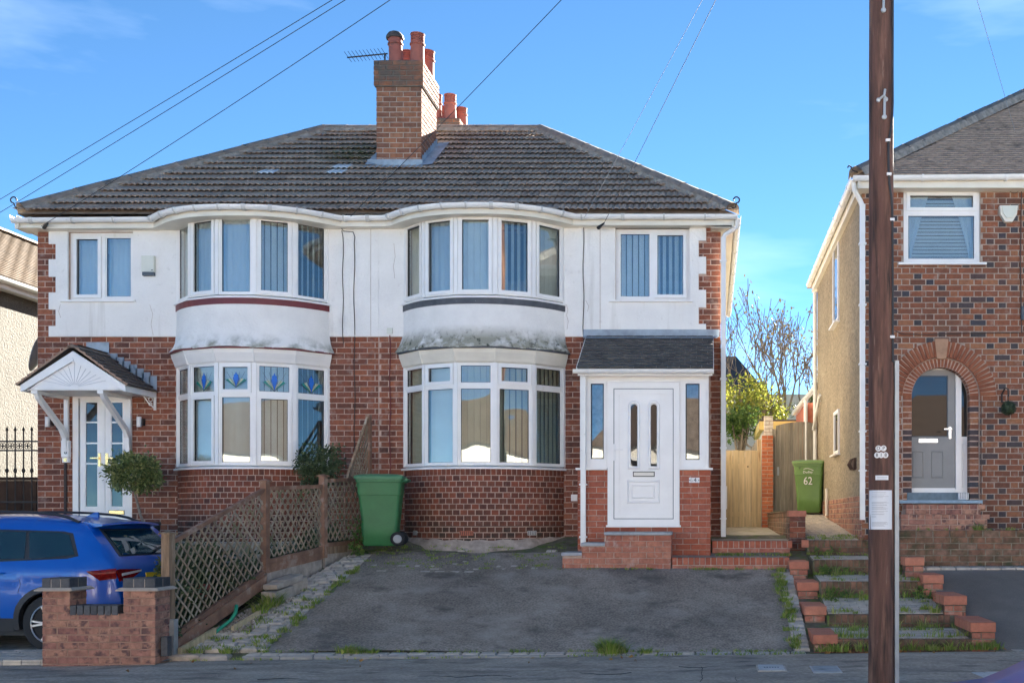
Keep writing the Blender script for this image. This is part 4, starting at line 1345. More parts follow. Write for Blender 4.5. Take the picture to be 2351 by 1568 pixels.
ch_main = chimney(house_r, CHX0, CHX1, 18.8, 19.86, 7.5, CZT,
    [(CHX0+0.29, 19.0, 0.52, 'hood', -3), (CHX0+0.64, 19.02, 0.52, 'vent', 1), (CHX0+0.32, 19.62, 0.47, 'vent', 0), (CHX0+0.66, 19.6, 0.47, 'vent', 2)], n=200)
# lead flashing round its foot
def roof_z(y): return EZ + (y-EY)*PT
mb = MB()
yb = 18.8
mb.add([(CHX0-0.14, yb-0.012, roof_z(yb)+0.13), (CHX1+0.02, yb-0.012, roof_z(yb)+0.13), (CHX1+0.02, yb-0.02, roof_z(yb)+0.03), (CHX0-0.14, yb-0.02, roof_z(yb)+0.03),
        (CHX0-0.16, yb-0.22, roof_z(yb-0.22)+0.075), (CHX1+0.08, yb-0.22, roof_z(yb-0.22)+0.075), (CHX0-0.14, yb+0.01, roof_z(yb)+0.03), (CHX1+0.02, yb+0.01, roof_z(yb)+0.03)],
       [(0,1,2,3), (3,2,5,4)])
mb.build('lead_apron', m_lead, ch_main)
mb = MB()
n = 8
for i in range(n):
    ya = yb + 1.05*i/n; yc = yb + 1.05*(i+1)/n
    zt_ = roof_z(ya) + 0.235
    mb.add([(CHX1+0.006, ya, roof_z(ya)+0.05), (CHX1+0.006, yc, roof_z(yc)+0.05), (CHX1+0.008, yc, zt_+0.02), (CHX1+0.008, ya, zt_-0.03)], [(0,1,2,3)])
mb.add([(CHX1+0.005, yb-0.1, roof_z(yb-0.1)+0.075), (CHX1+0.20, yb-0.1, roof_z(yb-0.1)+0.085), (CHX1+0.20, yb+1.15, roof_z(yb+1.15)+0.085), (CHX1+0.005, yb+1.15, roof_z(yb+1.15)+0.075)], [(0,1,2,3)])
mb.build('lead_soaker', m_lead, ch_main); mb = MB()
mb.add([(CHX0-0.16, yb-0.1, roof_z(yb-0.1)+0.085), (CHX0-0.004, yb-0.1, roof_z(yb-0.1)+0.075), (CHX0-0.004, yb+1.15, roof_z(yb+1.15)+0.075), (CHX0-0.16, yb+1.15, roof_z(yb+1.15)+0.085)], [(0,1,2,3)])
mb.build('lead_soaker', m_lead, ch_main)
# rear chimney of the same roof
ch2x = X(1038, 22.4)
ch_rear = chimney(house_r, ch2x-0.42, ch2x+0.22, 22.0, 22.8, 8.3, Z(281, 22.2),
    [(ch2x-0.27, 22.15, 0.50, 'vent', 1), (ch2x+0.02, 22.15, 0.50, 'vent', 0), (ch2x-0.16, 22.6, 0.42, 'vent', 0), (ch2x+0.14, 22.6, 0.40, 'vent', 0)], n=20)
# television aerial
ae = thing('television_aerial', 'thin black comb-like television aerial beside the chimney pots', 'aerial', (CHX0-0.02, 19.0, CZT))
mb = MB()
a0 = Vector((X(797, 19.1), 19.1, Z(133, 19.1))); a1 = Vector((X(890, 19.1), 19.1, Z(124, 19.1)))
mb.tube([a0, a1], 0.012, 6); mb.build('boom', m_black, ae)
for i in range(11):
    p = a0.lerp(a1, (i+0.3)/11)
    mb = MB(); mb.tube([p+Vector((-0.03,-0.12,0.05)), p+Vector((0.02,0.12,-0.03))], 0.005, 4); mb.build('element', m_black, ae)
mb = MB(); mb.tube([a1+Vector((-0.05,0,0)), (CHX0+0.05, 19.15, Z(124,19.1)), (CHX0+0.05, 19.15, CZT-0.5)], 0.014, 6); mb.build('mast', m_black, ae)
# ------------------------------------------------------------------ brick porch of the right half
YP = 15.9
def px(u): return X(u, YP)
def pz(v): return Z(v, YP)
por_b = MB()
PX0, PX1 = PORCH
dx0, dx1 = px(1395), px(1560)
zs = pz(1074)                                   # sill height of the side lights
# mortar core: dwarf walls left and right of the door, threshold, returns
por_b.box(PX0+0.01, dx0-0.002, YP+0.01, YP+0.11, 0.6, zs-0.03)
por_b.box(dx1+0.002, PX1-0.01, YP+0.01, YP+0.11, 0.6, zs-0.03)
por_b.box(dx0-0.002, dx1+0.002, YP+0.01, YP+0.11, 0.6, pz(1207))
por_b.box(PX0+0.01, PX0+0.11, YP+0.11, YW, 0.6, zs-0.03)
por_b.box(PX1-0.11, PX1-0.01, YP+0.11, YW, 0.6, zs-0.03)
por_b.box(PX0+0.12, PX1-0.12, YP+0.12, YW, 1.2, 1.38)
porch = por_b.build('porch', m_mortar, house_r, label='red brick porch with white frames and dark tiled lean-to roof')
CP = 0.0815
def blk_p(zc):
    return [(dx0-PX0, dx1-PX0)] if zc > pz(1209) else []
lay(PR, (PX0, YP, 0), (1,0,0), (0,-1,0), PX1-PX0, zs-0.03-CP*22, zs-0.03, m_brick_por, porch, blk_p, c=CP, bl=0.225, jt=0.009, off=0.05)
lay(PR, (PX0, YW, 0), (0,-1,0), (-1,0,0), YW-YP, zs-0.03-CP*22, zs-0.03, m_brick_por, porch, None, c=CP, bl=0.225, jt=0.009)
lay(PR, (PX1, YP, 0), (0,1,0), (1,0,0), YW-YP, zs-0.03-CP*22, zs-0.03, m_brick_por, porch, None, c=CP, bl=0.225, jt=0.009)
# white frame
ztop = pz(857)
T = basis((px(1340), YP+0.02, 0), (1,0,0), (0,-1,0))
def lx(u): return px(u)-px(1340)
W = lx(1626)
side_l = (lx(1356), lx(1386), pz(1053), pz(880))
side_r = (lx(1574), lx(1606), pz(1055), pz(880))
mb = MB()
door_h = (lx(1395)-0.0, lx(1560)+0.0, zs-0.2, pz(877))
for a, b, c, d in cells(0, W, zs, ztop, [side_l, side_r, door_h]): mb.box(a, b, 0, 0.07, c, d, 0, T)
mb.build('porch_frame', m_upvc, porch)
for l in (side_l, side_r):
    mb = MB(); ring(mb, l[0], l[1], l[2], l[3], 0.014, 0.015, 0.05, T); mb.build('gasket', m_gasket, porch)
    mb = MB(); mb.box(l[0]+0.012, l[1]-0.012, 0.022, 0.03, l[2]+0.012, l[3]-0.012, 0, T); mb.build('pane', m_glass, porch)
# beads around the panels of the front: thin raised borders
for (a, b) in ((lx(1344), lx(1392)), (lx(1563), lx(1622))):
    mb = MB(); ring(mb, a, b, zs+0.012, pz(866), 0.018, -0.012, 0.0, T); mb.build('frame_bead', m_upvc, porch)
# head board, side frames, sills
mb = MB(); mb.box(px(1338), px(1628), YP-0.015, YP+0.08, ztop, pz(853)+0.04); mb.build('head_board', m_upvc, porch)
for a, b in ((PX0-0.02, dx0-0.004), (dx1+0.004, PX1+0.03)):
    mb = MB(); mb.box(a, b, YP-0.045, YP+0.1, zs-0.028, zs); mb.build('sill', m_upvc, porch)
for xx in (PX0+0.06, PX1-0.06):
    mb = MB()
    for a, b, c, d in cells(YP+0.09, YW-0.01, zs, ztop, [(YP+0.18, YW-0.12, zs+0.1, ztop-0.1)]): mb.box(xx-0.03, xx+0.03, a, b, c, d)
    mb.build('side_frame', m_upvc, porch)
    mb = MB(); mb.box(xx-0.004, xx+0.004, YP+0.18, YW-0.12, zs+0.1, ztop-0.1); mb.build('pane', m_glass, porch)
# front door
dT = basis((dx0, YP+0.012, 0), (1,0,0), (0,-1,0))
dw = dx1-dx0
def ddx(u): return px(u)-dx0
zb, zt_ = pz(1205), pz(878)
mb = MB(); ring(mb, 0, dw, zb, zt_, 0.085, -0.015, 0.07, dT); door = mb.build('front_door', m_upvc, porch, label='white panelled front door with two arched glass slots')
mb = MB(); ring(mb, 0.083, dw-0.083, zb+0.083, zt_-0.083, 0.012, -0.004, 0.04, dT); mb.build('door_gap', m_grey_d, door)
mb = MB(); mb.box(0.09, dw-0.09, 0.006, 0.06, zb+0.09, zt_-0.09, 0, dT); mb.build('door_leaf', m_upvc, door)
mb = MB(); ring(mb, 0.095, dw-0.095, zb+0.095, zt_-0.095, 0.075, -0.008, 0.01, dT); mb.build('door_stile', m_upvc, door)
mb = MB(); mb.box(-0.02, dw+0.02, -0.05, 0.02, zb-0.03, zb, 0, dT); mb.build('threshold', m_upvc, door)
def arch_pts(x0, x1, z0, z1, n=10):
    r = (x1-x0)/2; c = (x0+x1)/2
    return [(x0, z0), (x1, z0)] + [(c+r*math.cos(math.pi*i/n), z1-r+r*math.sin(math.pi*i/n)) for i in range(n+1)]
def loop_bead(name, pts, wd, y0, y1, T, mat, parent):
    """raised bead following a closed outline"""
    cx = sum(p[0] for p in pts)/len(pts); cz = sum(p[1] for p in pts)/len(pts)
    mb = MB(); n = len(pts)
    ins = []
    for i, p in enumerate(pts):
        a = Vector((pts[i-1][0]-p[0], pts[i-1][1]-p[1])); b = Vector((pts[(i+1) % n][0]-p[0], pts[(i+1) % n][1]-p[1]))
        if a.length < 1e-6 or b.length < 1e-6: ins.append(p); continue
        a.normalize(); b.normalize()
        nb = Vector((-b.y, b.x)); na = Vector((a.y, -a.x))
        m = (na+nb)
        if m.length < 1e-6: m = nb
        m.normalize(); m /= max(0.35, m.dot(nb))
        ins.append((p[0]+m.x*wd, p[1]+m.y*wd))
    vs = [(p[0], y1, p[1]) for p in pts] + [(p[0]*0.7+q[0]*0.3, y0, p[1]*0.7+q[1]*0.3) for p, q in zip(pts, ins)] + [(p[0]*0.3+q[0]*0.7, y0, p[1]*0.3+q[1]*0.7) for p, q in zip(pts, ins)] + [(q[0], y1, q[1]) for q in ins]
    fs = []
    for k in range(3):
        for i in range(n):
            j = (i+1) % n
            fs.append((k*n+i, k*n+j, (k+1)*n+j, (k+1)*n+i))
    mb.add([T @ Vector(v) for v in vs], fs)
    return mb.build(name, mat, parent)
for u0, u1 in ((1441, 1470), (1487, 1515)):
    pts = arch_pts(ddx(u0), ddx(u1), pz(1077), pz(919))
    loop_bead('arch_moulding', pts, 0.05, -0.014, 0.007, dT, m_upvc, door)
    a = arch_pts(ddx(u0+7), ddx(u1-7), pz(1070), pz(928))
    mb = MB(); mb.prism(a, -0.001, 0.008, 0, dT); mb.build('arched_pane', m_glass_dark, door)
pts = [(ddx(1439), pz(1155)), (ddx(1515), pz(1155)), (ddx(1515), pz(1102)), (ddx(1439), pz(1102))]
loop_bead('panel_moulding', pts, 0.03, -0.010, 0.007, dT, m_upvc, door)
pts = [(ddx(1450), pz(1144)), (ddx(1503), pz(1144)), (ddx(1503), pz(1113)), (ddx(1450), pz(1113))]
loop_bead('panel_moulding', pts, 0.02, -0.006, 0.007, dT, m_upvc, door)
mb = MB(); mb.box(ddx(1453), ddx(1503), -0.006, 0.012, pz(1094), pz(1082), 0, dT); lb = mb.build('letterbox', m_black, door)
mb = MB(); mb.box(ddx(1455), ddx(1501), -0.014, -0.004, pz(1092), pz(1084), 0, dT); mb.build('flap', m_upvc_c, lb)
mb = MB(); mb.box(ddx(1408), ddx(1414), -0.012, 0.02, pz(1057), pz(1019), 0, dT); mb.box(ddx(1410), ddx(1430), -0.05, -0.032, pz(1034), pz(1031), 0, dT); mb.box(ddx(1409), ddx(1413), -0.045, 0.0, pz(1034.5), pz(1030.5), 0, dT)
mb.build('door_handle', m_whitemet, door)
# number plate 64, the first digit worn away
npx0, npx1 = px(1582), px(1606)
mb = MB(); mb.box(npx0, npx1, YP-0.018, YP, pz(1108), pz(1096)); plate = mb.build('number_plate', m_white, porch, label='white number plate with a worn first digit')
def text(name, s, size, T, mat, parent=None, ext=0.001, align='CENTER', sx=1.0):
    cu = bpy.data.curves.new(name, 'FONT')
    cu.body = s; cu.size = size; cu.extrude = ext; cu.align_x = align; cu.align_y = 'CENTER'
    cu.resolution_u = 3
    cu.materials.append(mat)
    o = bpy.data.objects.new(name, cu)
    col.objects.link(o)
    o.matrix_basis = T @ Matrix.Diagonal((sx, 1, 1, 1))
    WM[o.name] = o.matrix_basis.copy()
    me = bpy.data.meshes.new_from_object(o)
    o2 = bpy.data.objects.new(name, me); o2.matrix_basis = o.matrix_basis.copy()
    bpy.data.objects.remove(o); col.objects.link(o2)
    WM[o2.name] = o2.matrix_basis.copy()
    if parent is not None: parent_to(o2, parent)
    return o2
def face_T(x, y, z, rz=0.0):
    """text facing -y"""
    return Matrix.Translation((x, y, z)) @ Matrix.Rotation(rz, 4, 'Z') @ Matrix.Rotation(R(90), 4, 'X')
text('numeral', '4', 0.085, face_T((npx0+npx1)/2+0.012, YP-0.0195, pz(1102)), m_ink, plate)
text('numeral', '6', 0.085, face_T((npx0+npx1)/2-0.04, YP-0.0195, pz(1102)), m_faded, plate)
for s in (-1, 1):
    mb = MB(); mb.lathe([(0.007, 0), (0.007, 0.003), (0.001, 0.004)], 8, face_T((npx0+npx1)/2+s*0.064, YP-0.018, pz(1102))); mb.build('screw', m_cowl, plate)
# lean-to roof
RYF, RZF = 15.72, Z(846, 15.72); RZB = Z(772, YW)
ra = math.atan2(RZB-RZF, YW-RYF); rl = math.hypot(RZB-RZF, YW-RYF)
rx0, rx1 = -1.885, 0.045
mb = MB(); mb.add([(rx0+0.01, RYF+0.02, RZF-0.03), (rx1-0.01, RYF+0.02, RZF-0.03), (rx1-0.01, YW, RZB-0.02), (rx0+0.01, YW, RZB-0.02), (rx0+0.01, RYF+0.02, RZF-0.10), (rx1-0.01, RYF+0.02, RZF-0.10), (rx1-0.01, YW, RZB-0.10), (rx0+0.01, YW, RZB-0.10)], [(0,1,2,3),(4,7,6,5),(0,4,5,1),(1,5,6,2),(3,2,6,7),(0,3,7,4)])
mb.build('porch_roof_deck', m_upvc, porch)
rT = Matrix.Translation((0, RYF, RZF)) @ Matrix.Rotation(ra, 4, 'X')
def plain_tile(wd, ln, th, mat, name):
    mb = MB()
    mb.add([(0.002,0,0.0),(wd-0.002,0,0.0),(wd-0.002,0,th),(0.002,0,th),(0.002,ln,-0.004),(wd-0.002,ln,-0.004),(wd/2,0,th*1.25),(wd/2,ln,-0.002)],
           [(0,1,2,6,3),(3,6,7,4),(6,2,5,7),(0,3,4),(1,5,2)])
    me = bpy.data.meshes.new(name); me.from_pydata(mb.v, [], mb.f); me.materials.append(mat); me.update()
    return me
PTM = plain_tile(0.1608, 0.2, 0.024, m_dtile, 'roof_tile')
nr_ = 12; g_ = rl/nr_
for r in range(nr_):
    x = rx0 - (0.08 if r % 2 else 0)
    for i in range(13):
        x2 = x + i*0.1608
        if x2 < rx0-0.001 or x2+0.1608 > rx1+0.03: 
            if r % 2 == 0: continue
            wd = 0.08
            xs = rx0 if x2 < rx0-0.001 else x2
            if xs > rx1-0.03: continue
            inst('roof_tile', PTM, rT @ Matrix.Translation((xs, r*g_, 0.005)) @ Matrix.Diagonal((0.5,1,1,1)), porch)
            continue
        inst('roof_tile', PTM, rT @ Matrix.Translation((x2, r*g_, 0.005+random.uniform(0, 0.003))), porch)
mb = MB(); mb.add([(rx0-0.03, YW-0.2, RZB-0.2*math.tan(ra)+0.045), (rx1+0.06, YW-0.2, RZB-0.2*math.tan(ra)+0.045), (rx1+0.10, YW-0.03, RZB+0.0), (rx0-0.05, YW-0.03, RZB+0.0), (rx1+0.10, YW-0.028, RZB+0.10), (rx0-0.05, YW-0.028, RZB+0.10)], [(0,1,2,3),(3,2,4,5)])
mb.build('lead_flashing', m_lead, porch)
# white verge, gutter
for xx in (rx0-0.006, rx1+0.006):
    mb = MB(); mb.add([(xx-0.004, RYF, RZF-0.07),(xx-0.004, YW, RZB-0.07),(xx-0.004, YW, RZB+0.02),(xx-0.004, RYF, RZF+0.02),(xx+0.004, RYF, RZF-0.07),(xx+0.004, YW, RZB-0.07),(xx+0.004, YW, RZB+0.02),(xx+0.004, RYF, RZF+0.02)], [(0,1,2,3),(7,6,5,4),(0,4,5,1),(3,2,6,7),(0,3,7,4),(1,5,6,2)])
    mb.build('verge_board', m_upvc, porch)
gp2 = [(o*0.9, z-6.07+RZF-0.02) for o, z in gut_prof]
gp2 = [(o*0.9, (z-6.07)*0.9+RZF-0.015) for o, z in gut_prof]
mb = MB(); mb.sweep([(rx0-0.05, RYF-0.02), (rx1+0.01, RYF-0.02)], gp2); g = mb.build('porch_gutter', m_gutter, porch, smooth=50)
for u in (1352, 1430, 1527, 1618):
    xx = X(u, RYF); br = MB(); br.sweep([(xx-0.014, RYF-0.02), (xx+0.014, RYF-0.02)], [(o*1.15, RZF-0.015+(z-RZF+0.015)*1.15) for o, z in gp2[:9]] + [(-0.04, RZF-0.01), (0.04, RZF-0.01)])
    br.build('gutter_bracket', m_gutter, porch)
# down pipe of the porch
xq = px(1340)
mb = MB()
mb.box(xq-0.036, xq+0.036, YP-0.085, YP-0.020, pz(1253), RZF-0.10)
mb.box(xq-0.03, xq+0.03, YP-0.13, YP-0.02, RZF-0.10, RZF-0.04)
dpz = mb.build('downpipe', m_gutter, porch)
for v in (1112, 1232):
    mb = MB(); mb.box(xq-0.055, xq+0.055, YP-0.09, YP-0.005, pz(v)-0.012, pz(v)+0.012); mb.build('pipe_clip', m_gutter, porch)
PR.emit(house_r, 300)
PL.emit(house_l, 300)

# ---- steps before the porch (brick platform, two lower steps to the side)
YS = 15.28
def sxx(u): return X(u, YS)
def szz(v): return Z(v, YS)
steps = thing('porch_steps', 'red brick entrance steps with grey slab treads before the porch', 'steps', (sxx(1440), YS, 0.8))
P = Pieces()
blocks = [(sxx(1388), sxx(1541), szz(1221)), (sxx(1335), sxx(1388), szz(1246)), (sxx(1290), sxx(1335), szz(1268))]
mb = MB()
for a, b, zt0 in blocks: mb.box(a+(0.01 if a < sxx(1300) else 0), b-(0.01 if b > sxx(1400) else 0), YS+0.01, YP-0.02, 0.4, zt0-0.045)
core = mb.build('step_core', m_mortar, steps)
def blk_s(zc):
    h = []
    for a, b, zt0 in blocks:
        if zc > zt0-0.045: h.append((a-blocks[2][0], b-blocks[2][0]))
    return h
zb0 = blocks[0][2]-0.045
lay(P, (blocks[2][0], YS, 0), (1,0,0), (0,-1,0), blocks[0][1]-blocks[2][0], zb0-0.0785*8, zb0, m_brick_old, core, blk_s, c=0.0785, bl=0.225, jt=0.009, off=0.04)
lay(P, (blocks[0][1], YS, 0), (0,1,0), (1,0,0), YP-YS, zb0-0.0785*8, zb0, m_brick_old, core, None, c=0.0785, bl=0.225, jt=0.009, off=0.1)
for (a, b, zt0), nn in zip(blocks, (2, 1, 1)):
    for i in range(nn):
        p, q = a+(b-a)*i/nn, a+(b-a)*(i+1)/nn
        wd = q-p+0.015
        me = piece_mesh(wd-0.005, YP-YS+0.02, 0.042, 0.006, m_slab, 'tread_slab')
        inst('tread_slab', me, Matrix.Translation(((p+q)/2, (YS+YP)/2-0.02, zt0-0.02)) @ Matrix.Rotation(R(-90), 4, 'X') @ Matrix.Rotation(R(random.uniform(-0.6,0.6)), 4, 'Z'), steps)
P.emit(steps, 300)

# ---- retaining edges right of the steps: lower ledge and the path front
def soldier_wall(name, label, x0, x1, y, ztop, zbot, depth, top_mat):
    t = thing(name, label, 'low wall', ((x0+x1)/2, y, zbot))
    mb = MB(); mb.box(x0+0.008, x1-0.008, y+0.01, y+depth, zbot-0.3, ztop-0.012); core = mb.build('core', m_mortar, t)
    mb = MB(); mb.box(x0, x1, y+0.10, y+depth, ztop-0.011, ztop-0.004); mb.build('top_slab', top_mat, t)
    P = Pieces()
    x = x0
    while x < x1-0.03:
        P.add(basis((x+0.0375, y+0.05, ztop-0.053), (1,0,0), (0,-1,0)), 0.066, 0.104, 0.10, m_brick_por, core); x += 0.0775
    lay(P, (x0, y, 0), (1,0,0), (0,-1,0), x1-x0, ztop-0.108-0.0785*3, ztop-0.108, m_brick_old, core, None, c=0.0785, bl=0.225, jt=0.010)
    P.emit(t, 300)
    return t
soldier_wall('brick_ledge', 'low red brick ledge with soldier course beside the entrance steps', sxx(1541)+0.005, X(1812, 15.3), 15.3, Z(1279, 15.3), Z(1312, 15.3), 0.72, m_path)
soldier_wall('brick_edging', 'upper red brick edge of the side path right of the porch', 0.03, X(1815, 16.0), 16.0, Z(1241, 16.0), Z(1272, 16.0), 0.4, m_path)
# side path up to the timber gate
zf = Z(1241, 16.0)
sheet('side_path', [(0.03,16.35,zf-0.002),(1.16,16.35,zf-0.002),(1.16,22.7,1.33),(0.03,22.7,1.33)], m_path, 4, 12)

# meter box on the side wall, downpipe at the corner
mb = MB(); mb.box(XR+0.002, XR+0.10, 17.25, 17.62, Z(1168,17.2), Z(1115,17.2))
mtb = mb.build('meter_box', m_upvc_c, house_r)
mb = MB()
xd = X(1661, 16.86)
mb.box(xd-0.036, xd+0.036, 16.83, 16.90, Z(1232,16.86), Z(545,16.86))
mb.tube([(xd, 16.865, Z(548,16.86)), (xd+0.02, 16.86, Z(540,16.86)), (XR+0.24, 16.80, Z(522,16.8)), (XR+0.25, 16.76, 6.03)], 0.036, 8)
dpm = mb.build('downpipe', m_gutter, house_r)
for v in (600, 870, 1028, 1190):
    mb = MB(); mb.box(xd-0.055, xd+0.05, 16.82, 16.93, Z(v,16.86)-0.012, Z(v,16.86)+0.012); mb.build('pipe_clip', m_gutter, house_r)
mb = MB(); mb.box(X(1312,YW), X(1326,YW), YW-0.06, YW, rz_(1150), rz_(1135)); mb.build('socket_box', m_upvc, house_r)
# movement joints and cables down the render
def cable(name, pts, parent, r=0.006, mat=None):
    mb = MB(); mb.tube(pts, r, 5); return mb.build(name, mat or m_cable_b, parent)
yc_ = YW-0.024
for u, v0, v1 in ((1378, 520, 756),):
    mb = MB(); mb.box(X(u,YW)-0.004, X(u,YW)+0.004, YW-0.0175, YW-0.01, rz_(v1), rz_(v0)); mb.build('render_joint', m_haunch, house_r)
mb = MB(); mb.box(X(852,YW)-0.003, X(852,YW)+0.003, YW-0.0175, YW-0.01, rz_(772), rz_(520)); mb.build('render_joint', m_haunch, house_r)
def down(us, v0, v1, n=14):
    return [(X(us + 1.2*math.sin(i*1.1), YW), yc_ if rz_(v0+(v1-v0)*i/n) > ZR-0.01 else YW-0.008, rz_(v0+(v1-v0)*i/n)) for i in range(n+1)]
cable('wall_cable', down(1340, 512, 850), house_r, 0.0065)
cable('wall_cable', [(X(810,YW), 16.76, rz_(497)), (X(786,YW), 16.9, rz_(524)), (X(790,YW), yc_, rz_(532)), (X(812,YW), yc_, rz_(534)), (X(816,YW), yc_, rz_(545))] + down(814.5, 560, 1050, 18), house_l, 0.0065)
cable('wall_cable', [(X(786,YW), yc_, rz_(530))] + down(788.5, 545, 790, 12), house_l, 0.006)
cable('wall_cable', down(896, 770, 1092), house_r, 0.0075, m_maroon)
mb = MB(); mb.box(X(890,YW), X(902,YW), YW-0.045, YW-0.014, rz_(767), rz_(754)); mb.build('junction_box', m_alarm, house_r)
# hairline cracks in the render
for parent, pts in ((house_r, ((1301,700),(1304,712),(1301,724),(1305,738),(1302,757))), (house_r, ((1345,690),(1352,704),(1349,716))), (house_r, ((905,560),(908,590),(904,612),(907,640))), (house_l, ((345,700),(352,722),(348,745),(353,770))), (house_l, ((140,700),(136,716),(141,730)))):
    cable('render_crack', [(X(u,YW), YW-0.0165, rz_(v)) for u, v in pts], parent, 0.0028, m_haunch)
# alarm box of the left house
mb = MB(); mb.box(X(331,YW), X(359,YW), YW-0.085, YW-0.014, rz_(627), rz_(590)); al = mb.build('alarm_box', m_alarm, house_l)
mb = MB(); mb.box(X(332,YW), X(358,YW), YW-0.078, YW-0.014, rz_(635), rz_(627)); mb.build('lamp_base', m_grey_d, al)
mb = MB(); mb.box(X(354,YW), X(357,YW), YW-0.088, YW-0.08, rz_(624), rz_(622)); mb.build('lens', m_black, al)

# ------------------------------------------------------------------ canopy and door of the left half
YC = 16.1
cx_ = -9.23
zl = Z(893, YC); za = Z(806, YC)
hw = 0.76
can = MB()
can.box(cx_-hw+0.04, cx_+hw-0.04, YC+0.05, YW, zl-0.012, zl+0.01)
canopy = can.build('door_canopy', m_upvc, house_l, label='white gabled door canopy with brown tiles')
mb = MB(); mb.prism([(cx_-hw+0.1, zl), (cx_+hw-0.1, zl), (cx_, za-0.07)], YC+0.035, YC+0.06); mb.build('gable_panel', m_upvc, canopy)
for i in range(-6, 7):
    a = R(i*12)
    p0 = Vector((cx_, YC+0.033, zl+0.03)); L2 = min(0.62, 0.42/max(0.2, math.cos(a)) if abs(i) < 4 else 0.5)
    p1 = p0 + Vector((math.sin(a)*0.56*(1 if abs(i) > 3 else 0.9), 0, math.cos(a)*0.36))
    mb = MB(); mb.tube([p0 + (p1-p0)*0.12, p1], 0.004, 4); mb.build('panel_groove', m_line, canopy)
bw_ = 0.105
for s in (-1, 1):
    mb = MB(); mb.prism([(cx_, za), (cx_, za-bw_*1.35), (cx_+s*(hw-0.02), zl-0.035), (cx_+s*hw, zl-0.035), (cx_+s*hw, zl+0.055)], YC-0.01, YC+0.03)
    mb.build('bargeboard', m_upvc, canopy)
    mb = MB(); mb.box(min(cx_+s*hw, cx_+s*(hw-0.025)), max(cx_+s*hw, cx_+s*(hw-0.025)), YC+0.03, YW-0.002, zl-0.035, zl+0.055); mb.build('side_fascia', m_upvc, canopy)
mb = MB(); mb.prism([(cx_-0.02, za-0.16), (cx_+0.02, za-0.16), (cx_, za-0.10)], YC-0.02, YC-0.01); mb.build('finial', m_upvc, canopy)
# tiles: two slopes
sl = math.atan2(za-zl, hw); slen = math.hypot(za-zl, hw) + 0.03
CTM = plain_tile(0.165, 0.17, 0.024, m_btile, 'roof_tile')
for s in (-1, 1):
    # slope frame: local x along depth, local y up the slope
    yax = Vector((-s*math.cos(sl), 0, math.sin(sl)))
    xax = Vector((0, s*1.0, 0))
    zax = xax.cross(yax)
    O = Vector((cx_+s*(hw+0.035), (YC-0.04) if s > 0 else YW, zl+0.045))
    T = Matrix.Identity(4)
    for k in range(3): T[k][0] = xax[k]; T[k][1] = yax[k]; T[k][2] = zax[k]; T[k][3] = O[k]
    nrw = 9
    for r in range(nrw):
        for i in range(6 if r % 2 else 6):
            sx0 = i*0.165 - (0.08 if r % 2 else 0)
            if sx0 + 0.165 > 0.96: continue
            if sx0 < 0: continue
            inst('roof_tile', CTM, T @ Matrix.Translation((sx0, r*slen/nrw, 0.012)), canopy)
        if r % 2:
            inst('roof_tile', CTM, T @ Matrix.Translation((0, r*slen/nrw, 0.012)) @ Matrix.Diagonal((0.5,1,1,1)), canopy)
            inst('roof_tile', CTM, T @ Matrix.Translation((0.83, r*slen/nrw, 0.012)) @ Matrix.Diagonal((0.5,1,1,1)), canopy)
    mb = MB(); mb.add([T @ Vector(v) for v in ((0,0,0.004),(0.94,0,0.004),(0.94,slen,0.004),(0,slen,0.004))], [(0,1,2,3)]); mb.build('roof_felt', m_btile, canopy)
    # pale tile edge showing along the front
    mb = MB()
    xf = -0.004 if s > 0 else 0.944
    for r in range(nrw):
        a0, a1 = r*slen/nrw, (r+1)*slen/nrw
        mb.add([T @ Vector(v) for v in ((xf-0.004,a0,0.0),(xf-0.004,a1,0.0),(xf-0.004,a1,0.018),(xf-0.004,a0,0.038),(xf+0.006,a0,0.0),(xf+0.006,a1,0.0),(xf+0.006,a1,0.018),(xf+0.006,a0,0.038))], [(0,1,2,3),(7,6,5,4),(3,2,6,7),(0,3,7,4),(1,5,6,2)])
    mb.build('tile_verge', m_edge_t, canopy)
crm = ridge_piece(0.45, 0.075); 
ridge_run((cx_, YC-0.05, za+0.045), (cx_, YW-0.02, za+0.045), canopy, 'ridge_tile', bed=False, me=crm)
# lead: square at the ridge and stepped flashing down the right slope
mb = MB(); mb.box(X(199,YW), X(251,YW), YW-0.012, YW-0.006, rz_(815), rz_(786)); mb.build('lead_saddle', m_lead, canopy)
mb = MB()
for i in range(7):
    f0 = i/7.0; f1 = (i+1)/7.0
    u0 = 252 + (358-252)*f0; u1 = 252 + (358-252)*f1
    v0 = 812 + (872-812)*f0; v1 = 812+(872-812)*f1
    mb.box(X(u0,YW), X(u1+3,YW), YW-0.013, YW-0.006-0.0005*i, rz_(v1+24), rz_(v0))
mb.build('stepped_flashing', m_lead, canopy)
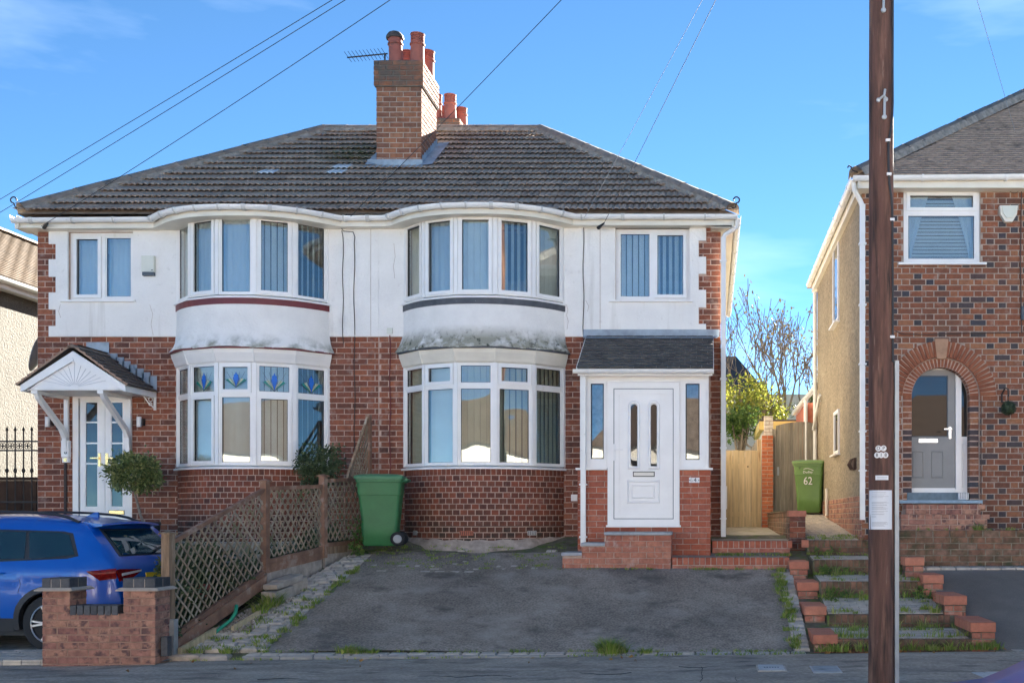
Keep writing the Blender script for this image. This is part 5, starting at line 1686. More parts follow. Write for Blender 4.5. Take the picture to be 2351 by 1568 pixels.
# gallows brackets
for s, ub, in ((-1, 155), (1, 299)):
    xb = X(ub, YW)
    mb = MB()
    prof = [(YC+0.12, zl-0.02), (YC+0.24, zl-0.10), (YW-0.18, rz_(1000)), (YW-0.06, rz_(1042))]
    n = 8
    pts = [(xb, YC+0.12, zl-0.03), (xb, YC+0.17, zl-0.11), (xb, YW-0.16, rz_(985)), (xb, YW-0.07, rz_(1004)), (xb, YW-0.05, rz_(1035))]
    for p, q in zip(pts, pts[1:]):
        a, b = Vector(p), Vector(q)
        mb.add([(xb-0.03, a.y-0.035, a.z-0.02), (xb+0.03, a.y-0.035, a.z-0.02), (xb+0.03, a.y+0.035, a.z+0.02), (xb-0.03, a.y+0.035, a.z+0.02),
                (xb-0.03, b.y-0.035, b.z-0.02), (xb+0.03, b.y-0.035, b.z-0.02), (xb+0.03, b.y+0.035, b.z+0.02), (xb-0.03, b.y+0.035, b.z+0.02)],
               [(0,1,5,4),(1,2,6,5),(2,3,7,6),(3,0,4,7),(0,3,2,1),(4,5,6,7)])
    mb.box(xb-0.045, xb+0.045, YC+0.06, YC+0.22, zl-0.06, zl-0.012)
    br = mb.build('gallows_bracket', m_upvc, canopy)
    mb = MB(); mb.box(xb-0.03, xb+0.03, YW-0.05, YW-0.002, rz_(1045), zl-0.015); mb.build('back_rail', m_upvc, br)
    mb = MB(); mb.box(xb-0.03, xb+0.03, YC+0.2, YW-0.05, zl-0.06, zl-0.015); mb.build('top_rail', m_upvc, br)
bx = X(155, YW)
mb = MB(); mb.box(bx-0.055, bx+0.055, YW-0.075, YW-0.004, rz_(1050), rz_(1012)); nb_ = mb.build('number_board', m_upvc, canopy)
text('numeral', '6', 0.10, face_T(bx-0.012, YW-0.077, rz_(1027)), m_ink, nb_)
text('numeral', '6', 0.10, face_T(bx+0.012, YW-0.077, rz_(1038)), m_ink, nb_)
mb = MB(); mb.box(bx-0.05, bx+0.05, YW-0.06, YW-0.004, rz_(1062), rz_(1051)); bell = mb.build('bell_box', m_upvc, canopy)
mb = MB(); mb.box(bx-0.022, bx+0.022, YW-0.068, YW-0.06, rz_(1060), rz_(1052)); mb.build('bell_push', m_brass, bell)
mb = MB(); mb.box(X(139,YW), X(147,YW), YW-0.12, YW-0.06, rz_(988), rz_(973)); mb.build('camera_bell', m_black, canopy)
# French doors
dT = basis((DOOR_L[0], YW+0.03, 0), (1,0,0), (0,-1,0))
w_ = DOOR_L[1]-DOOR_L[0]
def lxl(u): return X(u, YW)-DOOR_L[0]
zt2, zb2 = DOOR_L[3], DOOR_L[2]
mb = MB(); ring(mb, 0, w_, zb2, zt2, 0.085, -0.02, 0.07, dT); fd = mb.build('french_doors', m_upvc, house_l, label='white double glazed doors with brass handles')
for u0, u1, g0, g1 in ((182, 238.5, 193, 222.5), (239.5, 296, 252, 280.5)):
    gl = (lxl(g0), lxl(g1), rz_(1164), rz_(922))
    mb = MB()
    for a, b, c, d in cells(lxl(u0), lxl(u1), zb2+0.08, zt2-0.08, [gl]): mb.box(a, b, -0.005, 0.05, c, d, 0, dT)
    leaf = mb.build('door_leaf', m_upvc, fd)
    mb = MB(); mb.box(gl[0], gl[1], 0.012, 0.02, gl[2], gl[3], 0, dT); mb.build('pane', m_glass_dark, fd)
    mb = MB(); ring(mb, gl[0]-0.001, gl[1]+0.001, gl[2]-0.001, gl[3]+0.001, 0.012, 0.0, 0.02, dT); mb.build('gasket', m_upvc, fd)
    for v in (969, 1017, 1064):
        mb = MB(); mb.box(gl[0], gl[1], 0.004, 0.012, rz_(v)-0.012, rz_(v)+0.012, 0, dT); mb.build('glazing_bar', m_upvc, fd)
for u, s in ((226.5, -1), (243.5, 1)):
    mb = MB(); mb.box(lxl(u)-0.02, lxl(u)+0.02, -0.016, 0.0, rz_(1070), rz_(1040), 0, dT)
    mb.box(lxl(u)-0.008 if s > 0 else lxl(u)-0.12, lxl(u)+0.12 if s > 0 else lxl(u)+0.008, -0.055, -0.04, rz_(1053), rz_(1050), 0, dT)
    mb.box(lxl(u)-0.01, lxl(u)+0.01, -0.05, -0.01, rz_(1053.5), rz_(1049.5), 0, dT)
    mb.build('door_handle', m_brass, fd)
mb = MB(); mb.box(lxl(248), lxl(284), -0.012, 0.0, rz_(1181), rz_(1171), 0, dT); lbx = mb.build('letterbox', m_black, fd)
mb = MB(); mb.box(lxl(249), lxl(283), -0.018, -0.010, rz_(1180), rz_(1172), 0, dT); mb.build('flap', m_brass, lbx)
# wall lamps, hanging-basket bracket, satellite dish, brown pipe
for u in (117, 326):
    xx = X(u, YW)
    mb = MB(); mb.lathe([(0.032, rz_(981)), (0.034, rz_(980)), (0.034, rz_(959)), (0.032, rz_(958))], 14, Matrix.Translation((xx, YW-0.09, 0)))
    lam = mb.build('wall_lamp', m_whitemet, house_l, smooth=50)
    mb = MB(); mb.box(xx-0.012 + (0.05 if u < 200 else 0.03), xx+0.03+(0.02), YW-0.08, YW-0.002, rz_(977), rz_(962)); mb.build('back_plate', m_black, lam)
bxx = X(357, YW)
mb = MB()
mb.box(bxx-0.016, bxx+0.016, YW-0.03, YW-0.002, rz_(942), rz_(905))
mb.tube([(bxx, YW-0.02, rz_(908)), (bxx-0.06, YW-0.16, rz_(907)), (bxx-0.16, YW-0.32, rz_(904))], 0.011, 6)
mb.tube([(bxx, YW-0.02, rz_(938)), (bxx-0.05, YW-0.1, rz_(928)), (bxx-0.10, YW-0.2, rz_(908))], 0.010, 6)
for k, (ox, ov, rr) in enumerate(((-0.045, 918, 0.030), (-0.075, 912, 0.02), (-0.03, 929, 0.022))):
    mb.tube([(bxx+ox+rr*math.cos(t), YW-0.06-0.02*k, rz_(ov)+rr*math.sin(t)) for t in [0.5*q for q in range(13)]], 0.007, 5)
hb = mb.build('hanging_bracket', m_whitemet, house_l)
dish_T = Matrix.Translation((XL-0.17, 17.35, Z(815,17.3))) @ Matrix.Rotation(R(-75), 4, 'Y') @ Matrix.Rotation(R(20), 4, 'X')
mb = MB(); mb.lathe([(0.01,0.0),(0.12,0.012),(0.2,0.035),(0.27,0.07),(0.275,0.062),(0.2,0.022),(0.1,0.0),(0.01,-0.01)], 20, dish_T)
mb.tube([dish_T @ Vector((0,0,-0.01)), (XL+0.02, 17.4, Z(820,17.3))], 0.02, 6)
sd = thing('satellite_dish', 'small grey satellite dish on the far side of the quoined corner', 'satellite dish', (XL, 17.35, Z(835,17.3)))
mb.build('dish', M('dish_grey', (0.33,0.34,0.36), rough=0.5), sd, smooth=50)
mb = MB(); mb.tube([(X(152.5,YW), YW-0.03, rz_(1062)), (X(152.5,YW), YW-0.03, 1.1)], 0.02, 6); mb.build('conduit', m_cable_b, house_l)
# ------------------------------------------------------------------ right-hand neighbour (brick, arched doorway)
YN = 16.0
NX0, NX1 = X(1978, YN), 8.6
NZT = 6.22
nb = thing('brick_house', 'brown brick house with round arched doorway and pebbledashed side wall', 'house', (3.4, YN, 1.3))
def nx(u): return X(u, YN)
def nz(v): return Z(v, YN)
NW = (nx(2075), nx(2251), nz(604), nz(432))
ACX, ACZ = nx(2161), nz(909)
r1, r2, r3 = 66*YN/2550, 88*YN/2550, 127*YN/2550
NFZ = nz(1150)
def arch_half(z):
    """half width of the brick opening at height z"""
    if z <= ACZ: return r2
    d = r2*r2-(z-ACZ)**2
    return math.sqrt(d) if d > 0 else 0
mb = MB()
hol = [NW]
zz = NFZ - 0.4
steps_n = 14
hol.append((ACX-r2, ACX+r2, 0.5, ACZ))
for i in range(steps_n):
    a = ACZ + r2*i/steps_n; b = ACZ + r2*(i+1)/steps_n
    hw_ = arch_half((a+b)/2)
    hol.append((ACX-hw_-0.02, ACX+hw_+0.02, a, b))
for a, b, c, d in cells(NX0+0.01, NX1, 0.4, NZT, hol): mb.box(a, b, YN+0.010, YN+0.24, c, d)
nwall = mb.build('front_wall', m_mortar_g, nb)
def blk_n(zc):
    h = []
    if NW[2] < zc < NW[3]: h.append((NW[0]-NX0, NW[1]-NX0))
    if zc < ACZ: h.append((ACX-r2-NX0, ACX+r2-NX0))
    elif zc < ACZ+r3:
        q = math.sqrt(max(0, r3*r3-(zc-ACZ)**2)); h.append((ACX-q-NX0, ACX+q-NX0))
    return h
def blk_n2(zc):
    h = blk_n(zc)
    return h
PN = Pieces()
lay(PN, (NX0, YN, 0), (1,0,0), (0,-1,0), 3.4, nz(1240), NZT, m_brick_nb, nwall, blk_n2, bond='flemish', c=0.0835, bl=0.232, hmat=m_brick_blue)
# jambs and rings of the arch
nr1 = 34
for i in range(nr1):
    a = math.pi*(i+0.5)/nr1
    if abs(a-math.pi/2) < 0.10: continue
    rm = (r2+r3)/2
    pos = Vector((ACX+rm*math.cos(a), YN+0.025, ACZ+rm*math.sin(a)))
    T = Matrix.Translation(pos) @ Matrix.Rotation(-a+math.pi/2, 4, 'Y')
    PN.add(T, math.pi*rm/nr1-0.012, r3-r2-0.012, 0.09, m_brick_arch, nwall)
nr2 = 30
for i in range(nr2):
    a = math.pi*(i+0.5)/nr2
    rm = (r1+r2)/2
    pos = Vector((ACX+rm*math.cos(a), YN+0.10, ACZ+rm*math.sin(a)))
    T = Matrix.Translation(pos) @ Matrix.Rotation(-a+math.pi/2, 4, 'Y')
    PN.add(T, math.pi*rm/nr2-0.010, r2-r1-0.008, 0.14, m_brick_arch, nwall)
zc = NFZ-0.3; k = 0
while zc < ACZ-0.04:
    for s in (-1, 1):
        PN.add(basis((ACX+s*(r1+r2)/2, YN+0.10, zc+0.0375), (1,0,0), (0,-1,0)), r2-r1-0.008, 0.0715, 0.14, m_brick_blue if random.random() < 0.25 else m_brick_nb, nwall)
    zc += 0.0835
PN.emit(nb, 300)
mb = MB(); mb.prism([(ACX-0.065, ACZ+r2-0.02), (ACX+0.065, ACZ+r2-0.02), (ACX+0.10, ACZ+r3+0.02), (ACX-0.10, ACZ+r3+0.02)], YN-0.03, YN+0.07); mb.build('keystone', M('keystone_stone', (0.40,0.24,0.15), rough=0.9, nscale=9, namt=0.2), nwall)
# backing behind the rings
mb = MB()
pts = [(ACX+r3*0.985*math.cos(math.pi*i/24), ACZ+r3*0.985*math.sin(math.pi*i/24)) for i in range(25)]
pin = [(ACX+(r2+0.005)*math.cos(math.pi*i/24), ACZ+(r2+0.005)*math.sin(math.pi*i/24)) for i in range(25)]
n = 25
mb.add([(p[0], YN+0.004, p[1]) for p in pts] + [(p[0], YN+0.004, p[1]) for p in pin] + [(p[0], YN+0.22, p[1]) for p in pin], [(i, i+1, n+i+1, n+i) for i in range(n-1)] + [(n+i, n+i+1, 2*n+i+1, 2*n+i) for i in range(n-1)])
mb.build('arch_joint', m_mortar, nwall)
mb = MB()
pq = [(ACX+(r1+0.004)*math.cos(math.pi*i/24), ACZ+(r1+0.004)*math.sin(math.pi*i/24)) for i in range(25)]
mb.add([(p[0], YN+0.036, p[1]) for p in pin] + [(p[0], YN+0.036, p[1]) for p in pq] + [(p[0], YN+0.3, p[1]) for p in pq], [(i, i+1, n+i+1, n+i) for i in range(n-1)] + [(n+i, n+i+1, 2*n+i+1, 2*n+i) for i in range(n-1)])
for s in (-1, 1):
    mb.box(ACX+s*(r1+0.006) if s > 0 else ACX-r2-0.005, ACX+r2+0.005 if s > 0 else ACX-(r1+0.006), YN+0.036, YN+0.3, NFZ-0.3, ACZ)
mb.build('jamb_joint', m_mortar, nwall)
# the recessed door
YD = YN+0.20
def qx(u): return X(u, YD)
def qz(v): return Z(v, YD)
mb = MB(); ring(mb, ACX-r1-0.05, ACX+r1+0.10, qz(1131), ACZ+r1+0.06, 0.07, YD, YD+0.08, None)
mb.box(qx(2194), qx(2207), YD-0.01, YD+0.08, qz(1131), ACZ+r1)
door = mb.build('grey_door', m_upvc, nb, label='grey panelled door with large glass light')
mb = MB()
gx0, gx1, gz0, gz1 = qx(2086), qx(2177), qz(1003), qz(862)
for a, b, c, d in cells(ACX-r1-0.03, qx(2193), qz(1121), ACZ+r1, [(gx0, gx1, gz0, gz1)]): mb.box(a, b, YD+0.012, YD+0.06, c, d)
mb.build('door_leaf', m_doorgrey, door)
mb = MB(); mb.box(gx0, gx1, YD+0.022, YD+0.03, gz0, gz1); mb.build('pane', m_glass_dark, door)
mb = MB(); ring(mb, gx0-0.001, gx1, gz0, gz1, 0.014, YD+0.008, YD+0.03, None); mb.build('gasket', m_grey_d, door)
for u0, u1 in ((2095, 2122), (2138, 2167)):
    pts = [(qx(u0), qz(1097)), (qx(u1), qz(1097)), (qx(u1), qz(1035)), (qx(u0), qz(1035))]
    loop_bead('panel_moulding', pts, 0.025, YD+0.002, YD+0.013, Matrix.Identity(4), m_doorgrey, door)
mb = MB(); mb.box(qx(2109), qx(2153), YD-0.006, YD+0.012, qz(1016), qz(1007)); mb.build('letterbox', m_chrome, door)
mb = MB(); mb.box(qx(2178), qx(2184), YD-0.006, YD+0.012, qz(1007), qz(980)); mb.box(qx(2166), qx(2183), YD-0.05, YD-0.035, qz(987), qz(984)); mb.box(qx(2180), qx(2184), YD-0.045, YD+0.0, qz(987.5), qz(983.5)); mb.build('door_handle', m_chrome, door)
mb = MB(); mb.box(ACX-r1-0.03, qx(2193), YD-0.004, YD+0.06, qz(1131), qz(1121.5)); mb.build('weather_bar', m_upvc, door)
# side light
mb = MB()
for a, b, c, d in cells(qx(2207), ACX+r1+0.06, qz(1131), ACZ+r1, [(qx(2208), ACX+r1+0.02, qz(1002), qz(870))]): mb.box(a, b, YD+0.012, YD+0.06, c, d)
mb.build('side_panel', m_upvc, door)
mb = MB(); mb.box(qx(2208), ACX+r1+0.02, YD+0.022, YD+0.03, qz(1002), qz(870)); mb.build('pane', m_glass_dark, door)
pts = [(qx(2209), qz(1120)), (qx(2224), qz(1120)), (qx(2224), qz(1018)), (qx(2209), qz(1018))]
loop_bead('panel_moulding', pts, 0.02, YD+0.002, YD+0.013, Matrix.Identity(4), m_upvc, door)
# steps at the door
mb = MB(); mb.box(nx(2083), nx(2226)-0.05, YN-0.0, YD+0.1, nz(1147)-0.02, nz(1131)+0.004); mb.build('door_riser', m_bluetile, nb)
mb = MB(); mb.box(nx(2199), nx(2222), YN-0.05, YN-0.002, nz(1146), nz(1131)); vb = mb.build('white_vent_block', m_white, nb)
mb = MB()
for i in range(5):
    for j in range(3): mb.box(nx(2202+4.1*i), nx(2204.3+4.1*i), YN-0.053, YN-0.045, nz(1143.5-4.5*j), nz(1141-4.5*j))
mb.build('vent_hole', m_black, vb)
mb = MB(); mb.box(X(2066,15.8), X(2256,15.8), 15.8, YN+0.06, Z(1155,15.8), Z(1148,15.8)); mb.build('blue_step', m_bluepaint, nb)
# basket bracket with a ball of green, alarm, small cable, house plate
mb = MB(); mb.box(nx(2252), nx(2285), YN-0.075, YN-0.002, 0, 0.001)
al2 = MB(); al2.prism([(nx(2292), nz(476)), (nx(2294), nz(496)), (nx(2305), nz(513)), (nx(2321), nz(513)), (nx(2331), nz(496)), (nx(2333), nz(476))], YN-0.09, YN-0.004)
ab2 = al2.build('alarm_box', m_upvc_c, nb)
al2 = MB(); al2.prism([(nx(2296), nz(478)), (nx(2299), nz(494)), (nx(2307), nz(505)), (nx(2319), nz(505)), (nx(2327), nz(494)), (nx(2329), nz(478))], YN-0.11, YN-0.09); al2.build('alarm_face', m_alarm, ab2)
mb = MB(); mb.tube([(nx(2300), YN-0.01, nz(925)), (nx(2299), YN-0.03, nz(905)), (nx(2302), YN-0.14, nz(893)), (nx(2305), YN-0.22, nz(897)), (nx(2306), YN-0.22, nz(915))], 0.012, 6)
hook = mb.build('basket_bracket', m_iron, nb)
ball = thing('hanging_topiary_ball', 'dark green leafy ball hanging on an iron bracket by the arch', 'topiary', (nx(2306), YN-0.22, nz(957)))
mb = MB()
rnd = random.Random(4)
cb = Vector((nx(2306), YN-0.22, nz(940)))
for i in range(900):
    d = Vector((rnd.gauss(0,1), rnd.gauss(0,1), rnd.gauss(0,1))).normalized()
    p = cb + d*0.10*rnd.uniform(0.8, 1.08)
    a = d.cross(Vector((rnd.gauss(0,1), rnd.gauss(0,1), rnd.gauss(0,1)))).normalized()*0.014; b = d.cross(a).normalized()*0.009
    q = d*rnd.uniform(-0.006, 0.012)
    mb.add([p-a, p-b+q, p+a+q, p+b], [(0,1,2,3)])
mb.lathe([(0.01,-0.09),(0.07,-0.05),(0.09,0),(0.07,0.05),(0.01,0.09)], 10, Matrix.Translation(cb))
mb.build('leaves', M('leaf_box', [(0.012,0.028,0.014),(0.02,0.045,0.02),(0.035,0.06,0.028)], rough=0.6), ball, kind='stuff')
mb = MB(); mb.tube([cb+Vector((0,0,0.08)), cb+Vector((0,0,0.16))], 0.005, 4); mb.build('chain', m_iron, ball)
cable('wall_cable', [(nx(2345), YN-0.01, nz(430)), (nx(2342), YN-0.01, nz(600)), (nx(2345), YN-0.01, nz(765))], nb, 0.008)
cable('wall_cable', [(nx(2055), YN-0.012, nz(760)), (nx(2070), YN-0.012, nz(767)), (nx(2130), YN-0.012, nz(769)), (nx(2200), YN-0.012, nz(766)), (nx(2340), YN-0.012, nz(764))], nb, 0.007)
cable('wall_cable', [(nx(2252), YN-0.012, nz(920)), (nx(2252), YN-0.012, nz(1145))], nb, 0.006)
cable('cable_coil', [(nx(2328)+0.09*math.cos(t), YN-0.012, nz(430)+0.09*math.sin(t)) for t in [0.4*q for q in range(17)]], nb, 0.006)
mb = MB(); mb.box(nx(2343), nx(2352), YN-0.06, YN-0.002, nz(735), nz(705)); mb.build('utility_box', m_grey_d, nb)
mb = MB(); mb.box(nx(2055), nx(2064), YN-0.02, YN-0.002, nz(987), nz(967)); np2 = mb.build('house_plate', m_white, nb)
# window with venetian blind and tied curtains
T = basis((NW[0], YN+0.05, 0), (1,0,0), (0,-1,0))
mb = MB(); mb.box(NW[0]-0.08, NW[1]+0.08, YN-0.05, YN+0.1, NW[2]-0.03, NW[2]); win = mb.build('window', m_upvc, nb, label='upper window with venetian blind and tied net curtains')
ww = NW[1]-NW[0]; tz = nz(486)
facet(win, T, ww, NW[2]+0.001, NW[3], [(0.06, ww-0.06, NW[2]+0.06, tz-0.03, N), (0.06, ww-0.06, tz+0.03, NW[3]-0.06, A)], glass=m_glass_flat)
vm = piece_mesh(round(ww-0.16, 3), 0.048, 0.002, 0.0004, m_blind, 'blind_slat')
z = NW[2]+0.10
while z < NW[3]-0.1:
    inst('blind_slat', vm, T @ Matrix.Translation((ww/2, 0.14, z)) @ Matrix.Rotation(R(50), 4, 'X'), win, m_blind); z += 0.052
for s in (-1, 1):
    mb = MB(); nseg = 14
    for i in range(nseg+1):
        t = i/nseg
        z = NW[2]+0.08 + (NW[3]-NW[2]-0.14)*t
        wd = 0.08 + 0.26*t**1.2
        for k in range(9):
            xx = ww/2 + s*(ww/2-0.05-wd*k/8)
            mb.v.append(tuple(T @ Vector((xx, 0.105+0.012*math.sin(k*2.2), z))))
    for i in range(nseg):
        for k in range(8): mb.f.append([i*9+k, i*9+k+1, (i+1)*9+k+1, (i+1)*9+k]); mb.m.append(0)
    mb.build('net_curtain', m_net, win, smooth=60)
# body: side wall, back, inside
mb = MB(); mb.box(NX0, NX0+0.22, YN+0.012, 22.6, 0.6, NZT)
side = mb.build('side_wall', m_dash_r, nb, label='tan pebbledash side wall')
mb = MB(); mb.box(NX0+0.22, NX1, 22.38, 22.6, 0.6, NZT); mb.box(NX1-0.2, NX1, YN+0.25, 22.4, 0.6, NZT); mb.build('rear_wall', m_brick_nb, nb)
mb = MB(); mb.box(NX0+0.23, NX1-0.2, 18.6, 18.7, 1.5, NZT); mb.box(NX0+0.23, NX1-0.2, YN+0.26, 22.3, 3.9, 4.2); mb.box(NX0+0.23, NX1-0.2, YN+0.26, 22.3, 1.6, 1.72); mb.build('interior', m_interior, nb)
# brick plinth of the side wall
PS = Pieces()
lay(PS, (NX0, 22.5, 0), (0,-1,0), (-1,0,0), 22.5-YN, 1.0, 1.0+0.0835*10, m_brick_buff, side, None, c=0.0835, bl=0.232, proud=0.02)
PS.emit(nb, 150, rest='plinth_brickwork')
mb = MB(); mb.box(NX0-0.008, NX0+0.01, YN+0.012, 22.5, 0.6, 1.0+0.0835*10); mb.build('plinth', m_mortar_g, nb)
# side windows, vent, pipes on the side wall
for v0, v1, u0, u1, nm in ((1043, 943, 1917, 1928, 'narrow'), (745, 560, 1915, 1927, 'landing')):
    Ya = (NX0)*2550/(u1-1630); Yb = (NX0)*2550/(u0-1630)
    Ym = (Ya+Yb)/2
    za_, zb_ = Z(v0, Ym), Z(v1, Ym)
    mb = MB(); 
    for a, b, c, d in cells(Ya, Yb, za_, zb_, [(Ya+0.06, Yb-0.06, za_+0.06, zb_-0.06)]): mb.box(NX0-0.03, NX0+0.02, a, b, c, d)
    mb.box(NX0-0.09, NX0+0.01, Ya-0.06, Yb+0.06, za_-0.03, za_-0.001)
    sw = mb.build('side_window', m_upvc, nb)
    mb = MB(); mb.box(NX0-0.012, NX0-0.004, Ya+0.06, Yb-0.06, za_+0.06, zb_-0.06); mb.build('pane', m_glass_dark, sw)
mb = MB(); mb.box(NX0-0.04, NX0+0.01, 16.55, 16.95, Z(1078,16.7), Z(1052,16.7)); vent = mb.build('flue_guard', m_rust, nb)
for k in range(5):
    mb = MB(); mb.tube([(NX0-0.045, 16.58+0.085*k, Z(1077,16.7)), (NX0-0.09, 16.58+0.085*k, Z(1065,16.7)), (NX0-0.045, 16.58+0.085*k, Z(1053,16.7))], 0.007, 5); mb.build('guard_bar', m_rust, vent)
mb = MB(); mb.tube([(NX0-0.05, 20.3, 1.55), (NX0-0.05, 20.3, 2.05)], 0.03, 8); mb.build('waste_pipe', m_upvc_c, nb)
# side extension with white gutter behind
mb = MB(); mb.box(1.98, NX0+0.3, 22.66, 25.5, 0.8, Z(925,22.7))
ext = mb.build('rear_extension', m_brick_por, nb)
mb = MB(); mb.tube([(1.93, 22.62, Z(918,22.6)), (1.93, 25.5, Z(918,22.6))], 0.06, 8); mb.tube([(1.95, 22.62, Z(918,22.6)), (1.95, 22.62, 1.6)], 0.04, 8); mb.tube([(1.93, 22.61, Z(918,22.6)), (NX0+0.1, 22.61, Z(870,22.6))], 0.06, 6); mb.build('extension_gutter', m_gutter, ext)
# eaves and roof
NP = math.tan(R(35.4)); NA = R(35.4)
NEY, NEX, NEZ = 15.74, NX0-0.14, 6.36
def ngp(dz0): return [(o*1.0, z-6.07+dz0) for o, z in gut_prof]
mb = MB(); mb.sweep([(NEX-0.02, NEY), (NX1, NEY)], ngp(NEZ-0.02), dz=[0, 0.06]); ng = mb.build('gutter', m_gutter, nb, smooth=50)
for u in (2118, 2310):
    xx = X(u, NEY); br = MB(); br.sweep([(xx-0.014, NEY), (xx+0.014, NEY)], [(o*1.15, (z-NEZ+0.02)*1.15+NEZ-0.02+0.01) for o, z in ngp(NEZ-0.02)[:9]] + [(-0.05, NEZ), (0.05, NEZ)])
    br.build('gutter_bracket', m_gutter, ng)
mb = MB(); mb.box(NEX+0.05, NX1, NEY+0.06, NEY+0.085, 6.20, 6.34); mb.box(NEX+0.05, NX1, NEY+0.085, YN+0.02, 6.20, 6.21); mb.build('fascia', m_upvc_c, nb)
pth = [(NEX, 23.0), (NEX, NEY)]
mb = MB(); mb.sweep(pth, ngp(NEZ-0.02)); sg = mb.build('side_gutter', m_gutter, nb, smooth=50)
mb = MB(); mb.sweep(pth, [(-0.062, 6.17), (-0.062, 6.33), (-0.085, 6.33), (-0.085, 6.17)]); mb.build('side_fascia', m_upvc_c, nb)
mb = MB(); mb.sweep(pth, [(-0.07, 6.175), (-0.07, 6.185), (-0.30, 6.185), (-0.30, 6.175)]); mb.build('side_soffit', m_upvc_c, nb)
for k in range(8):
    yy = 16.2+0.85*k
    br = MB(); br.sweep([(NEX, yy+0.015), (NEX, yy-0.015)], [(o*1.15, (z-NEZ+0.02)*1.15+NEZ-0.02) for o, z in ngp(NEZ-0.02)[:9]] + [(-0.05, NEZ), (0.05, NEZ)])
    br.build('gutter_bracket', m_gutter, sg)
# down pipe at the front corner with swan neck
xd = X(1980, 15.93)
mb = MB(); mb.box(xd-0.035, xd+0.035, 15.90, 15.97, Z(1193,15.93), Z(470,15.93))
mb.tube([(xd, 15.935, Z(474,15.93)), (xd-0.03, 15.93, Z(462,15.93)), (NEX+0.02, 15.85, Z(440,15.9)), (NEX, 15.82, NEZ-0.06)], 0.037, 8)
mb.build('downpipe', m_gutter, nb)
for v in (560, 700, 836, 990, 1080):
    mb = MB(); mb.box(xd-0.05, xd+0.055, 15.89, 15.99, Z(v,15.93)-0.012, Z(v,15.93)+0.012); mb.build('pipe_clip', m_gutter, nb)
mb = MB(); mb.tube([(NX0-0.05, 22.55, 1.6), (NX0-0.05, 22.55, 6.1)], 0.04, 8); mb.tube([(NX0-0.05, 21.6, 3.9), (NX0-0.09, 22.5, 3.3)], 0.03, 8); mb.build('soil_pipe', m_gutter, nb)
NRY = 19.6; NRZ = NEZ + 0.02 + (NRY-NEY)*NP
NRX = NEX + (NRY-NEY)
mb = MB()
mb.add([(NEX, NEY, NEZ-0.01), (NX1+3, NEY, NEZ-0.01), (NX1+3, NRY, NRZ-0.03), (NRX, NRY, NRZ-0.03), (NEX, 2*NRY-NEY, NEZ-0.01), (NX1+3, 2*NRY-NEY, NEZ-0.01)], [(0,1,2,3),(0,3,4),(4,3,2,5)])
nroof = mb.build('roof', m_ptile, nb)
NTM = plain_tile(0.165, 0.16, 0.02, m_ptile, 'roof_tile')
nT = Matrix.Translation((0, NEY, NEZ)) @ Matrix.Rotation(NA, 4, 'X')
allt = []
g_ = 0.095
for r in range(int((NRY-NEY)/math.cos(NA)/g_)):
    s = r*g_
    y0 = NEY + s*math.cos(NA); hx = NEX + (y0-NEY) + 0.10
    x = NEX - (0.0825 if r % 2 else 0)
    while x < 6.4:
        if x > hx - 0.02:
            T = nT @ Matrix.Translation((x, s, random.uniform(0, 0.004))) @ Matrix.Rotation(random.gauss(0, 0.006), 4, 'Z')
            p = T.translation
            u = 1630+2550*p.x/p.y
            allt.append(((0 if u < 2365 else 1000) + p.y, T))
        x += 0.165
allt.sort(key=lambda q: q[0])
for k, T in allt[:300]: inst('roof_tile', NTM, T, nroof)
mb = MB()
for k, T in allt[300:]: mb.add([T @ v.co for v in NTM.vertices], [tuple(p.vertices) for p in NTM.polygons])
mb.build('tile_field', m_ptile, nb, kind='stuff')
m_hip_n = M('hip_tile_brown', [(0.20,0.165,0.14),(0.17,0.142,0.125),(0.22,0.18,0.15)], rough=0.85, nscale=8, namt=0.2)
NRM = ridge_piece(0.45, 0.115); NRM.materials.clear(); NRM.materials.append(m_hip_n)
ridge_run((NEX+0.02, NEY+0.02, NEZ+0.045), (NRX, NRY, NRZ+0.04), nroof, 'hip_tile', bed=True, me=NRM, mat_bed=m_bed)
mb = MB(); mb.tube([(NEX+0.05, NEY, NEZ+0.04), (NEX-0.03, NEY-0.05, NEZ+0.05), (NEX-0.05, NEY-0.05, NEZ+0.10), (NEX-0.08, NEY-0.05, NEZ+0.12), (NEX-0.10, NEY-0.05, NEZ+0.09)], 0.011, 6); mb.build('hip_iron', m_iron, nb)

# ------------------------------------------------------------------ left-hand neighbour beyond the railings
ln = thing('pebbledashed_house', 'cream pebbledashed house with sunlit tiled roof at the far left edge', 'house', (-14, 18.5, 1.0))
LX = -12.7
LEZ = Z(662, 20.4)
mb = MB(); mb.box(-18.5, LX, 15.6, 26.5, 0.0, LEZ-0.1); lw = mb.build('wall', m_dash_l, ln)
pth = [(LX+0.28, 15.3), (LX+0.28, 26.8)]
mb = MB(); mb.sweep(pth, [(o*1.2, (z-6.07)*1.2+LEZ) for o, z in gut_prof]); mb.build('gutter', m_gutter, ln, smooth=50)
mb = MB(); mb.sweep(pth, [(-0.07, LEZ-0.16), (-0.07, LEZ+0.02), (-0.10, LEZ+0.02), (-0.10, LEZ-0.16)]); mb.sweep(pth, [(-0.09, LEZ-0.155), (-0.09, LEZ-0.145), (-0.35, LEZ-0.145), (-0.35, LEZ-0.155)]); mb.build('fascia', m_upvc, ln)
LRX, LRZ = -15.1, LEZ+1.85
mb = MB(); mb.add([(LX+0.3, 15.2, LEZ+0.02), (LX+0.3, 26.8, LEZ+0.02), (LRX, 25.5, LRZ), (LRX, 16.5, LRZ), (LRX*2-LX-0.3, 15.2, LEZ), (LRX*2-LX-0.3, 26.8, LEZ)], [(0,1,2,3),(3,2,5,4),(0,3,4),(1,5,2)])
